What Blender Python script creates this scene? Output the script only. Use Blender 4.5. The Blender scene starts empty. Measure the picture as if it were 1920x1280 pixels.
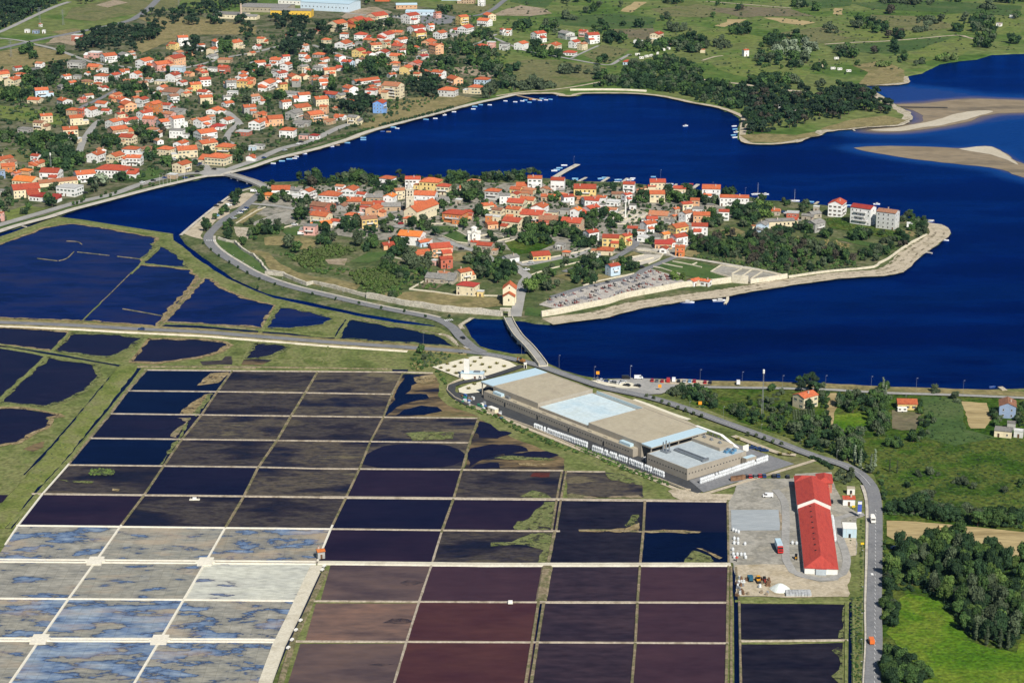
import bpy, math, random
import numpy as np
from mathutils import Vector, noise
random.seed(7)
S = bpy.context.scene
COL = S.collection
# ---------------------------------------------------------------- camera
TH = math.radians(16.8); F = 3908.35; HC = 354.03      # pitch, focal length in photo pixels, height (m)
cam = bpy.data.objects.new('camera', bpy.data.cameras.new('camera'))
COL.objects.link(cam); S.camera = cam
cam.location = (0, 0, HC); cam.rotation_euler = (math.pi/2-TH, 0, 0)
cam.data.sensor_width = 36; cam.data.lens = F/1920*36
cam.data.clip_start = 5; cam.data.clip_end = 20000
# ---------------------------------------------------------------- sky, sun, exposure
LIGHT = Vector((-0.40, 0.92, -1.0)).normalized()
SUN_EL = math.asin(-LIGHT.z); SUN_AZ = math.atan2(-LIGHT.x, -LIGHT.y)
w = bpy.data.worlds.new('World'); S.world = w; w.use_nodes = True
nt = w.node_tree; nt.nodes.clear()
sky = nt.nodes.new('ShaderNodeTexSky'); sky.sky_type = 'NISHITA'; sky.sun_disc = False
sky.sun_elevation = SUN_EL; sky.sun_rotation = SUN_AZ; sky.air_density = 1.0; sky.dust_density = 0.4; sky.ozone_density = 2.0
bg = nt.nodes.new('ShaderNodeBackground'); bg.inputs['Strength'].default_value = 0.06
wo = nt.nodes.new('ShaderNodeOutputWorld')
nt.links.new(sky.outputs[0], bg.inputs[0]); nt.links.new(bg.outputs[0], wo.inputs[0])
sl = bpy.data.lights.new('sun', 'SUN'); sl.energy = 5.0; sl.angle = math.radians(0.5); sl.color = (1.0, 0.95, 0.86)
so = bpy.data.objects.new('sun', sl); COL.objects.link(so)
so.rotation_euler = LIGHT.to_track_quat('-Z', 'Y').to_euler(); so.location = (300, -200, 900)
S.view_settings.view_transform = 'Standard'; S.view_settings.look = 'None'
S.view_settings.exposure = 0.22; S.view_settings.gamma = 1.0
try: S.view_settings.use_curve_mapping = False
except Exception: pass
S.cycles.max_bounces = 6; S.cycles.diffuse_bounces = 2; S.cycles.glossy_bounces = 2; S.cycles.transparent_max_bounces = 6
# ---------------------------------------------------------------- surveying: photo pixel -> point at height z
CT, ST = math.cos(TH), math.sin(TH)
def G(x, y, z=0.0):
    dx = (x-960)/F; dy = -(y-640)/F
    d = Vector((dx, CT+dy*ST, -ST+dy*CT)); t = (z-HC)/d.z
    return Vector((d.x*t, d.y*t, z))
def PX(p):                                   # point -> photo pixel
    q = Vector(p)-Vector((0, 0, HC)); dz = q.y*CT-q.z*ST
    return 960+F*q.x/dz, 640-F*(q.y*ST+q.z*CT)/dz
def MPP(p):                                  # metres per photo pixel at a point
    q = Vector(p)-Vector((0, 0, HC)); return (q.y*CT-q.z*ST)/F
def Zm(x0, y0, k): return lambda x, y: (x0+x/k, y0+y/k)
def zp(x0, y0, k, s):                        # "x,y x,y" in a magnified view -> photo pixels
    return [(x0+float(a.split(',')[0])/k, y0+float(a.split(',')[1])/k) for a in s.split()]
def pp(s): return zp(0, 0, 1, s)
# ---------------------------------------------------------------- materials
MATS = {}
def mat(name, cols, s1=.05, s2=.7, rough=.9, spec=.08, bump=0., bs=2., mixv=.22, stretch=(1,1,1), pos=None, rnd=0., coord='w', detail=6, metal=0):
    if name in MATS: return MATS[name]
    m = bpy.data.materials.new(name); m.use_nodes = True; MATS[name] = m
    n = m.node_tree.nodes; l = m.node_tree.links
    b = n['Principled BSDF']; b.inputs['Roughness'].default_value = rough
    b.inputs['Specular IOR Level'].default_value = spec; b.inputs['Metallic'].default_value = metal
    if coord == 'w': src = n.new('ShaderNodeNewGeometry').outputs['Position']
    else: src = n.new('ShaderNodeTexCoord').outputs['Object']
    mp = n.new('ShaderNodeMapping'); mp.inputs['Scale'].default_value = stretch; l.new(src, mp.inputs[0])
    n1 = n.new('ShaderNodeTexNoise'); n1.inputs['Scale'].default_value = s1; n1.inputs['Detail'].default_value = detail; n1.inputs['Roughness'].default_value = .62
    l.new(mp.outputs[0], n1.inputs['Vector'])
    r = n.new('ShaderNodeValToRGB'); e = r.color_ramp.elements
    k = len(cols); ps = pos or [.36+.28*i/max(1, k-1) for i in range(k)]
    while len(e) < k: e.new(.5)
    for i, c in enumerate(cols): e[i].position = ps[i]; e[i].color = (*c, 1)
    l.new(n1.outputs[0], r.inputs[0])
    n2 = n.new('ShaderNodeTexNoise'); n2.inputs['Scale'].default_value = s2; n2.inputs['Detail'].default_value = 4
    l.new(mp.outputs[0], n2.inputs['Vector'])
    mr = n.new('ShaderNodeMapRange'); mr.inputs[1].default_value = .3; mr.inputs[2].default_value = .7
    mr.inputs[3].default_value = 1-mixv; mr.inputs[4].default_value = 1+mixv; l.new(n2.outputs[0], mr.inputs[0])
    mu = n.new('ShaderNodeVectorMath'); mu.operation = 'SCALE'; l.new(r.outputs[0], mu.inputs[0]); l.new(mr.outputs[0], mu.inputs['Scale'])
    out = mu.outputs[0]
    if rnd:
        oi = n.new('ShaderNodeObjectInfo'); m2 = n.new('ShaderNodeMapRange'); m2.inputs[3].default_value = 1-rnd; m2.inputs[4].default_value = 1+rnd
        l.new(oi.outputs['Random'], m2.inputs[0]); u = n.new('ShaderNodeVectorMath'); u.operation = 'SCALE'
        l.new(out, u.inputs[0]); l.new(m2.outputs[0], u.inputs['Scale']); out = u.outputs[0]
    l.new(out, b.inputs['Base Color'])
    if bump:
        nb = n.new('ShaderNodeTexNoise'); nb.inputs['Scale'].default_value = bs; nb.inputs['Detail'].default_value = 4; l.new(mp.outputs[0], nb.inputs['Vector'])
        bn = n.new('ShaderNodeBump'); bn.inputs['Strength'].default_value = min(1, bump); bn.inputs['Distance'].default_value = max(.3, bump)
        l.new(nb.outputs[0], bn.inputs['Height']); l.new(bn.outputs[0], b.inputs['Normal'])
    return m
def flat(name, c, rough=.6, spec=.4, metal=0, mixv=.1, rnd=0., s2=.8, coord='w'):
    return mat(name, [c, c], rough=rough, spec=spec, mixv=mixv, s2=s2, rnd=rnd, coord=coord, metal=metal)
def water(name, deep, mid, s1=.01, rough=.14, wave=.35, wscale=.55, stretch=(1,2.5,1), pos=None, cols=None, s2=.25, mixv=.1, spec=0., tint=(.3,.5,.9), ior=1.12):
    m = mat(name, cols or [deep, mid], s1=s1, s2=s2, rough=rough, spec=spec, mixv=mixv, bump=wave, bs=wscale, stretch=stretch, pos=pos)
    n = m.node_tree.nodes; l = m.node_tree.links; b = n['Principled BSDF']; b.inputs['Specular IOR Level'].default_value = 0; b.inputs['Roughness'].default_value = 1
    gl = n.new('ShaderNodeBsdfGlossy'); gl.inputs['Color'].default_value = (*tint, 1); gl.inputs['Roughness'].default_value = rough   # sky glint, dimmed as through a polariser
    fr = n.new('ShaderNodeFresnel'); fr.inputs['IOR'].default_value = ior; mxs = n.new('ShaderNodeMixShader')
    if b.inputs['Normal'].is_linked:
        src = b.inputs['Normal'].links[0].from_socket; l.new(src, gl.inputs['Normal']); l.new(src, fr.inputs['Normal'])
    l.new(fr.outputs[0], mxs.inputs[0]); l.new(b.outputs[0], mxs.inputs[1]); l.new(gl.outputs[0], mxs.inputs[2]); l.new(mxs.outputs[0], n['Material Output'].inputs['Surface'])
    return m
# ---------------------------------------------------------------- meshes
def tag(o, label=None, cat=None, group=None, kind=None):
    if label: o['label'] = label
    if cat: o['category'] = cat
    if group: o['group'] = group
    if kind: o['kind'] = kind
    return o
def empty(name, loc, rz=0.):
    o = bpy.data.objects.new(name, None); COL.objects.link(o); o.location = loc; o.rotation_euler = (0, 0, rz); o.empty_display_size = .5
    return o
def link(name, me, parent=None, loc=None, rz=0., sc=None):
    o = bpy.data.objects.new(name, me); COL.objects.link(o)
    if parent: o.parent = parent
    if loc is not None: o.location = loc
    if rz: o.rotation_euler = (0, 0, rz)
    if sc is not None: o.scale = sc
    return o
class MB:
    def __init__(s): s.v = []; s.f = []; s.m = []
    def face(s, pts, mi=0):
        k = len(s.v); s.v += [tuple(p) for p in pts]; s.f.append(tuple(range(k, k+len(pts)))); s.m.append(mi)
    def box(s, x0, x1, y0, y1, z0, z1, mi=0, rz=0., c=(0,0)):
        k = len(s.v); ca, sa = math.cos(rz), math.sin(rz)
        for z in (z0, z1):
            for x, y in ((x0,y0),(x1,y0),(x1,y1),(x0,y1)):
                s.v.append((c[0]+x*ca-y*sa, c[1]+x*sa+y*ca, z))
        for f in ((3,2,1,0),(4,5,6,7),(0,1,5,4),(1,2,6,5),(2,3,7,6),(3,0,4,7)):
            s.f.append(tuple(k+i for i in f)); s.m.append(mi)
        return s
    def prism(s, pts, z0, z1, mi=0):         # pts ccw in xy
        k = len(s.v); n = len(pts)
        s.v += [(p[0], p[1], z0) for p in pts]+[(p[0], p[1], z1) for p in pts]
        s.f.append(tuple(k+n+i for i in range(n))); s.f.append(tuple(k+i for i in reversed(range(n)))); s.m += [mi, mi]
        for i in range(n):
            j = (i+1) % n; s.f.append((k+i, k+j, k+n+j, k+n+i)); s.m.append(mi)
        return s
    def cyl(s, p0, p1, r0, r1, n=6, mi=0, cap=True):
        p0, p1 = Vector(p0), Vector(p1); d = (p1-p0).normalized()
        a = d.orthogonal().normalized(); b = d.cross(a); k = len(s.v)
        for p, r in ((p0, r0), (p1, r1)):
            for i in range(n):
                t = 2*math.pi*i/n; s.v.append(tuple(p+a*(r*math.cos(t))+b*(r*math.sin(t))))
        for i in range(n):
            j = (i+1) % n; s.f.append((k+i, k+j, k+n+j, k+n+i)); s.m.append(mi)
        if cap: s.f.append(tuple(k+n+i for i in range(n))); s.m.append(mi); s.f.append(tuple(k+i for i in reversed(range(n)))); s.m.append(mi)
        return s
    def lathe(s, prof, n=10, mi=0, c=(0,0,0)):  # prof: (r,z)
        k = len(s.v)
        for r, z in prof:
            for i in range(n):
                t = 2*math.pi*i/n; s.v.append((c[0]+r*math.cos(t), c[1]+r*math.sin(t), c[2]+z))
        for q in range(len(prof)-1):
            for i in range(n):
                j = (i+1) % n; s.f.append((k+q*n+i, k+q*n+j, k+q*n+n+j, k+q*n+n+i)); s.m.append(mi)
        s.f.append(tuple(k+(len(prof)-1)*n+i for i in range(n))); s.m.append(mi)
        return s
    def mesh(s, name, mats):
        me = bpy.data.meshes.new(name); me.from_pydata(s.v, [], s.f)
        for m in (mats if isinstance(mats, (list, tuple)) else [mats]): me.materials.append(m)
        if any(s.m): me.polygons.foreach_set('material_index', s.m)
        me.update(); return me
    def build(s, name, mats, parent=None, loc=None, rz=0.): return link(name, s.mesh(name, mats), parent, loc, rz)
def catmull(pts, step=6.0, closed=False):
    P = [Vector((p[0], p[1])) for p in pts]; out = []; n = len(P)
    for i in range(n if closed else n-1):
        p1, p2 = P[i], P[(i+1) % n]
        p0 = P[i-1] if (closed or i > 0) else p1*2-p2
        p3 = P[(i+2) % n] if (closed or i+2 < n) else p2*2-p1
        k = max(1, int((p2-p1).length/step))
        for j in range(k):
            t = j/k; out.append(.5*((2*p1)+(p2-p0)*t+(2*p0-5*p1+4*p2-p3)*t*t+(3*p1-p0-3*p2+p3)*t**3))
    if not closed: out.append(P[-1])
    return out
def jagged(P, amp, step, closed=True, seed=0):
    out = []; n = len(P)
    for i in range(n if closed else n-1):
        a, b = P[i], P[(i+1) % n]; L = (b-a).length; k = max(1, int(L/step)); nn = Vector((-(b-a).y, (b-a).x))/max(L, 1e-6)
        for j in range(k):
            p = a.lerp(b, j/k); q = noise.noise(Vector((p.x/step/2.3, p.y/step/2.3, seed)))*amp+noise.noise(Vector((p.x/step*1.1, p.y/step*1.1, seed+9)))*amp*.5
            out.append(p+nn*q)
    if not closed: out.append(P[-1])
    return out
LAYER = [0]
def poly(name, px, z, m, kind='structure', jag=0., step=4., smooth=False, label=None, cat=None, parent=None):
    P = [G(x, y, z).to_2d() for x, y in px]
    if smooth: P = catmull(P, step=max(step, 5), closed=True)
    if jag: P = jagged(P, jag, step, seed=len(name)*1.7+px[0][0])
    LAYER[0] += 1; zz = z+.0006*(LAYER[0] % 64)
    me = bpy.data.meshes.new(name); me.from_pydata([(p.x, p.y, zz) for p in P], [], [tuple(range(len(P)))])
    if me.polygons[0].normal.z < 0: me.flip_normals()
    me.materials.append(m); o = link(name, me, parent); tag(o, label, cat, None, kind); return o
def offsets(P, closed=False):
    N = []
    for i in range(len(P)):
        a = P[i-1] if (i > 0 or closed) else P[i]; b = P[(i+1) % len(P)] if (i+1 < len(P) or closed) else P[i]
        t = (b-a); t = t/max(t.length, 1e-6); N.append(Vector((-t.y, t.x)))
    return N
def world2(px, z=0.): return [G(x, y, z).to_2d() for x, y in px]
def ribbon(name, px, width, z, m, step=6., kind='structure', jag=0., off=0., world=False, label=None, cat=None, smooth=True, parent=None):
    P = [Vector(p) for p in px] if world else world2(px, z)
    if smooth: P = catmull(P, step)
    N = offsets(P); v = []; f = []; LAYER[0] += 1; zz = z+.0006*(LAYER[0] % 64)
    for i, (p, nn) in enumerate(zip(P, N)):
        j1 = noise.noise(Vector((p.x*.13, p.y*.13, 3)))*jag; j2 = noise.noise(Vector((p.x*.13, p.y*.13, 8)))*jag
        a = p+nn*(width/2+off+j1); b = p-nn*(width/2-off+j2); v += [(a.x, a.y, zz), (b.x, b.y, zz)]
        if i: f.append((2*i-2, 2*i-1, 2*i+1, 2*i))
    me = bpy.data.meshes.new(name); me.from_pydata(v, [], f); me.materials.append(m)
    o = link(name, me, parent); tag(o, label, cat, None, kind); return o
def bank(name, px, width, z0, z1, m, top=.6, step=5., kind='structure', jag=0., jz=0., smooth=True, world=False, parent=None, off=0., label=None, cat=None):
    P = [Vector(p) for p in px] if world else world2(px, z0)
    P = catmull(P, step) if smooth else jagged(P, 0, step, closed=False)
    N = offsets(P); v = []; f = []
    for i, (p, nn) in enumerate(zip(P, N)):
        g = 1+noise.noise(Vector((p.x*.21, p.y*.21, 5)))*jag; h = z1+noise.noise(Vector((p.x*.17, p.y*.17, 1)))*jz
        for o_, z in ((width/2*g, z0), (width/2*top*g, h), (-width/2*top*g, h), (-width/2*g, z0)):
            a = p+nn*(o_+off); v.append((a.x, a.y, z))
        if i:
            k = 4*i
            for q in range(3): f.append((k-4+q, k-3+q, k+1+q, k+q))
    n = len(P); f.append((0, 3, 2, 1)); k = 4*(n-1); f.append((k, k+1, k+2, k+3))
    me = bpy.data.meshes.new(name); me.from_pydata(v, [], f); me.materials.append(m)
    o = link(name, me, parent); tag(o, label, cat, None, kind); return o
def land(name, px, z, m, skirt=3., jag=1., step=6., zlow=-.6):
    P = catmull(world2(px, 0), step, closed=True) if jag > 5 else [Vector(p) for p in world2(px, 0)]
    P = jagged(P, jag, step, seed=len(px))
    a = sum(P[i].x*P[(i+1) % len(P)].y-P[(i+1) % len(P)].x*P[i].y for i in range(len(P)))
    if a < 0: P.reverse()
    N = offsets(P, True); n = len(P)
    v = [(p.x, p.y, z) for p in P]+[((p-q*skirt).x, (p-q*skirt).y, zlow) for p, q in zip(P, N)]
    # normal from offsets points left of travel (inside for ccw), so minus is outwards
    f = [tuple(range(n))]+[(i, n+i, n+(i+1) % n, (i+1) % n) for i in range(n)]
    me = bpy.data.meshes.new(name); me.from_pydata(v, [], f); me.materials.append(m)
    o = link(name, me); tag(o, kind='structure'); return o
def inside(x, y, poly_):
    c = False; j = len(poly_)-1
    for i in range(len(poly_)):
        xi, yi = poly_[i]; xj, yj = poly_[j]
        if (yi > y) != (yj > y) and x < (xj-xi)*(y-yi)/(yj-yi)+xi: c = not c
        j = i
    return c
# ================================================================ ground, water, roads
m_grass = mat('grass_fields', [(.052,.098,.018),(.085,.135,.030),(.135,.16,.052),(.10,.125,.038)], s1=.012, s2=.12, mixv=.3, bump=.5, bs=.4)
m_town = mat('town_ground', [(.04,.06,.022),(.07,.085,.035),(.15,.14,.09),(.08,.09,.04)], s1=.045, s2=.3, mixv=.3, bump=.4, bs=.5)
m_isl = mat('island_ground', [(.05,.075,.025),(.085,.105,.04),(.15,.14,.08)], s1=.05, s2=.4, mixv=.3, bump=.4, bs=.6)
m_marsh = mat('marsh_grass', [(.075,.095,.028),(.12,.145,.045),(.165,.17,.068),(.095,.12,.032)], s1=.04, s2=.5, mixv=.35, bump=.5, bs=.5)
m_meadow = mat('meadow', [(.024,.060,.006),(.042,.086,.009),(.085,.105,.022),(.030,.066,.008),(.055,.095,.012)], s1=.022, s2=.45, mixv=.5, bump=1., bs=.6)
m_meadow2 = mat('lush_meadow', [(.046,.115,.007),(.078,.15,.011),(.12,.165,.02),(.06,.13,.009)], s1=.03, s2=.6, mixv=.42, bump=.9, bs=.6)
m_lawn = mat('lawn', [(.045,.085,.025),(.065,.11,.03),(.085,.12,.04)], s1=.06, s2=.6, mixv=.2)
m_dry = mat('dry_grass', [(.16,.14,.06),(.23,.19,.09),(.13,.125,.05)], s1=.05, s2=.4, mixv=.3, bump=.4, bs=.6)
m_straw = mat('straw_field', [(.30,.23,.11),(.37,.29,.15),(.25,.19,.09)], s1=.03, s2=.5, mixv=.25, stretch=(.3,2,1), bump=.3, bs=1)
m_bare = mat('bare_soil', [(.24,.19,.13),(.31,.25,.18),(.20,.17,.10)], s1=.06, s2=.5, mixv=.25)
m_oliv = mat('olive_field', [(.11,.12,.05),(.15,.145,.065),(.10,.12,.04)], s1=.03, s2=.3, mixv=.28, bump=.4, bs=.5)
m_lgreen = mat('light_green_field', [(.09,.135,.03),(.14,.17,.045),(.11,.13,.045)], s1=.03, s2=.25, mixv=.28, bump=.4, bs=.5)
m_dgreen = mat('crop_field', [(.045,.085,.025),(.06,.10,.03),(.08,.11,.04)], s1=.03, s2=.3, mixv=.25, bump=.4, bs=.5)
m_brownf = mat('fallow_field', [(.12,.11,.065),(.16,.135,.085),(.11,.115,.05)], s1=.03, s2=.3, mixv=.25, bump=.3, bs=.5)
m_asph = mat('asphalt', [(.155,.158,.165),(.195,.196,.20),(.175,.177,.185)], s1=.08, s2=.9, mixv=.14, rough=.85)
m_asphd = mat('new_asphalt', [(.05,.052,.056),(.065,.067,.07)], s1=.1, s2=.9, mixv=.15, rough=.85)
m_asphl = mat('worn_asphalt', [(.26,.255,.24),(.33,.32,.30)], s1=.08, s2=.8, mixv=.14)
m_pave = mat('pale_paving', [(.42,.39,.33),(.5,.46,.39),(.36,.33,.28)], s1=.15, s2=1., mixv=.15)
m_gravel = mat('pale_gravel', [(.38,.325,.24),(.46,.395,.295),(.31,.265,.185)], s1=.1, s2=1.2, mixv=.22, bump=.1, bs=3)
m_cream = mat('cream_gravel', [(.60,.56,.44),(.66,.61,.48)], s1=.2, s2=1.5, mixv=.1)
m_conc = mat('yard_concrete', [(.27,.26,.23),(.33,.31,.265),(.22,.21,.18),(.31,.285,.23)], s1=.06, s2=.7, mixv=.18)
m_concb = mat('blue_grey_slab', [(.28,.31,.33),(.33,.355,.365)], s1=.05, s2=.6, mixv=.1, stretch=(.4,2,1))
m_sandy = mat('sandy_yard', [(.37,.31,.215),(.43,.37,.275),(.30,.25,.165)], s1=.06, s2=.8, mixv=.18)
m_sand = mat('tidal_sand', [(.19,.148,.095),(.255,.20,.13),(.155,.125,.085)], s1=.02, s2=.2, mixv=.14, rough=.6, stretch=(.6,1.6,1))
m_dsand = mat('dry_sand', [(.42,.37,.28),(.48,.43,.34)], s1=.03, s2=.4, mixv=.1)
m_rock = mat('shore_rock', [(.36,.31,.23),(.48,.43,.34),(.26,.22,.15),(.42,.37,.28)], s1=.25, s2=1.2, mixv=.3, bump=.6, bs=1.2)
m_dyke = mat('pale_dyke', [(.30,.25,.19),(.39,.335,.26),(.23,.19,.14)], s1=.2, s2=1., mixv=.2)
m_dykeb = mat('earth_dyke', [(.17,.135,.085),(.25,.20,.13),(.11,.11,.05),(.20,.165,.10)], s1=.12, s2=.9, mixv=.3, bump=.3, bs=1.5)
m_dykeg = mat('grass_dyke', [(.12,.145,.045),(.175,.185,.075),(.095,.125,.032)], s1=.1, s2=.8, mixv=.3, bump=.4, bs=1.5)
m_track = mat('cream_track', [(.50,.46,.36),(.56,.52,.42),(.44,.40,.31)], s1=.12, s2=1., mixv=.12)
m_salt = mat('white_salt_dyke', [(.62,.58,.48),(.68,.64,.54)], s1=.2, s2=1., mixv=.1)
m_mud = mat('marsh_mud', [(.008,.010,.028),(.045,.035,.028),(.125,.09,.05),(.19,.135,.07),(.11,.095,.042)], s1=.045, s2=.7, mixv=.35, stretch=(.45,1.5,1), rough=.7, pos=[.38,.44,.5,.58,.68])
m_paint = flat('road_paint', (.72,.72,.70), mixv=.12)
m_stone = mat('old_stone', [(.42,.38,.30),(.52,.48,.40),(.34,.31,.24)], s1=.3, s2=1.4, mixv=.25, bump=.5, bs=1.6)
m_stonep = mat('limestone', [(.55,.49,.37),(.62,.56,.43),(.48,.43,.32)], s1=.2, s2=1.2, mixv=.16, bump=.35, bs=1.4)
# ---- sea
sand_a = zp(1380,0,3.5556,'1050,700 1250,690 1400,672 1560,660 1750,664 1990,672 2300,690 2300,770 1990,752 1850,752 1750,757 1650,775 1560,805 1450,832 1300,855 1180,872 1080,880 960,880 870,874 900,862 1000,850 1110,835 1230,818 1250,795 1225,760 1180,735')
sand_b = zp(1380,0,3.5556,'785,986 870,978 950,975 1120,976 1300,978 1480,990 1540,985 1600,977 1660,973 1710,978 1760,1000 1850,1060 1920,1090 2100,1160 2100,1230 1920,1185 1830,1160 1780,1130 1600,1105 1450,1090 1300,1075 1080,1045 960,1025 870,1008')
shal_a = zp(1380,0,3.5556,'820,575 1000,572 1140,575 1400,600 1600,632 1800,650 2100,665 2100,770 1300,870 880,880 1000,640')
shal_c = zp(1380,0,3.5556,'1300,880 1500,840 1900,780 2100,800 2100,1080 1800,960 1500,930')
def samples(px, step=4.):
    P = world2(px); return np.array([(p.x, p.y) for p in jagged(P, 0, step)])
def lines(a, b, lo, hi, st):
    L = list(np.arange(lo, hi+.1, st)); g = st
    x = lo
    while x > a: g *= 1.6; x -= g; L.insert(0, x)
    x = hi; g = st
    while x < b: g *= 1.6; x += g; L.append(x)
    return np.array(L)
gx = lines(-9000, 9000, -320, 560, 11); gy = lines(-500, 16000, 900, 2300, 12)
XX, YY = np.meshgrid(gx, gy); pts = np.stack([XX.ravel(), YY.ravel()], 1)
dep = np.zeros(len(pts)); near = (np.abs(pts[:,0]-300) < 900) & (pts[:,1] > 1100) & (pts[:,1] < 2600)
idx = np.where(near)[0]
for pol, rng, amp in ((sand_a, 60, .95), (sand_b, 30, .75), (shal_a, 35, .62), (shal_c, 110, .42)):
    sm = samples(pol); W2 = [(p.x, p.y) for p in world2(pol)]
    for i in range(0, len(idx), 2000):
        q = pts[idx[i:i+2000]]; d = np.sqrt(((q[:,None,:]-sm[None])**2).sum(2)).min(1)
        ins = np.array([inside(a[0], a[1], W2) for a in q]); d[ins] = 0
        dep[idx[i:i+2000]] = np.maximum(dep[idx[i:i+2000]], amp*np.clip(1-d/rng, 0, 1)**1.6)
nx, ny = len(gx), len(gy)
fa = [(j*nx+i, j*nx+i+1, (j+1)*nx+i+1, (j+1)*nx+i) for j in range(ny-1) for i in range(nx-1)]
me = bpy.data.meshes.new('sea'); me.from_pydata([(a, b, 0.) for a, b in pts], [], fa)
at = me.attributes.new('shallow', 'FLOAT', 'POINT'); at.data.foreach_set('value', dep.astype(np.float32))
m_sea = water('sea_water', None, None, s1=.008, rough=.2, wave=.55, wscale=.4, mixv=.3, s2=.02, cols=[(.0000,.0010,.023),(.0000,.0025,.036),(.0002,.0078,.058),(.0000,.0017,.030)], stretch=(.45,1.3,1), tint=(.0,.15,.8), ior=1.2)
n = m_sea.node_tree.nodes; l = m_sea.node_tree.links; b = n['Principled BSDF']
src = b.inputs['Base Color'].links[0].from_socket
aa = n.new('ShaderNodeAttribute'); aa.attribute_name = 'shallow'
mx = n.new('ShaderNodeMix'); mx.data_type = 'RGBA'; l.new(src, mx.inputs['A']); mx.inputs['B'].default_value = (.006,.04,.15,1)
def ramp2(lo, hi):
    q = n.new('ShaderNodeMapRange'); q.interpolation_type = 'SMOOTHSTEP'; q.inputs[1].default_value = lo; q.inputs[2].default_value = hi; l.new(aa.outputs['Fac'], q.inputs[0]); return q.outputs[0]
l.new(ramp2(0., .55), mx.inputs['Factor'])
mx2 = n.new('ShaderNodeMix'); mx2.data_type = 'RGBA'; l.new(ramp2(.55, .95), mx2.inputs['Factor']); l.new(mx.outputs['Result'], mx2.inputs['A']); mx2.inputs['B'].default_value = (.17,.135,.09,1)
l.new(mx2.outputs['Result'], b.inputs['Base Color'])
me.materials.append(m_sea); tag(link('sea', me), kind='structure')
# ---- land masses
north_shore = pp('-700,640 -200,500 0,437 40,424 107,406 140,395 215,375 290,355 350,341 390,332 422,330 440,324 480,314 530,297 600,280 660,262 700,247 780,225 846,208 900,194 934,187 973,178 1035,176 1049,180 1066,181 1080,180 1094,176 1181,176 1237,181 1294,193 1339,201 1372,212 1389,222 1387,240 1386,261 1405,270 1450,271 1492,267 1520,257 1540,253 1549,247 1596,242 1627,239 1660,237 1692,235 1709,222 1703,211 1678,197 1652,180 1633,169 1611,161 1661,160 1700,156 1699,143 1726,138 1760,121 1796,115 1830,112 1858,103 1920,101 2100,98 2600,110')
land('mainland_ground', north_shore+pp('2600,-380 -700,-380'), 1.0, m_grass, skirt=2.5, jag=1.2, step=7)
isl_px = pp('340,441 438,364 446,359 480,350 497,343 512,344 540,343 600,340 700,336 850,334 960,334 1060,338 1080,342 1170,344 1247,353 1315,359 1404,371 1433,378 1480,380 1552,388 1620,395 1690,408 1727,416 1767,425 1780,438 1759,457 1729,476 1702,499 1689,511 1653,518 1590,521 1548,526 1463,538 1352,557 1284,565 1193,580 1125,597 1080,602 1030,608 1005,606 985,602 940,598 885,596 868,608 880,632 905,656 912,668 880,668 862,655 850,628 815,609 740,597 665,584 590,567 502,550 440,522 390,487 350,457')
land('islet_ground', isl_px, 1.0, m_isl, skirt=2., jag=.8, step=6)
south_px = pp('-700,690 -200,520 0,445 107,407 140,411 225,424 322,439 325,450 375,490 425,522 480,547 515,560 590,576 665,592 740,606 815,613 848,622 862,645 890,648 920,656 960,664 995,665 1027,682 1055,695 1092,706 1130,711 1205,710 1305,714 1392,716 1480,720 1560,722 1665,727 1790,733 1875,731 1920,729 2400,735 7000,900 7000,2700 -5000,2700 -5000,1900')
land('salt_marsh_ground', south_px, .40, m_marsh, skirt=1.5, jag=.8, step=6)
ZS, ZI, ZN = .40, 1.0, 1.0
poly('tidal_sand_bar', sand_a, .10, m_sand, jag=2.5, step=8, smooth=True)
poly('tidal_sand_bank', sand_b, .10, m_sand, jag=2, step=8, smooth=True)
poly('dry_sand_crest', zp(1380,0,3.5556,'1480,992 1540,986 1600,978 1660,975 1700,978 1760,1005 1840,1060 1880,1100 1790,1060 1700,1030 1600,1015'), .25, m_dsand, jag=1.5, step=6, smooth=True)
poly('dry_sand_ridge', zp(1380,0,3.5556,'900,868 1050,852 1200,828 1350,795 1500,752 1620,738 1720,742 1560,790 1400,830 1250,850 1100,872'), .25, m_dsand, jag=2, step=6, smooth=True)
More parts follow.
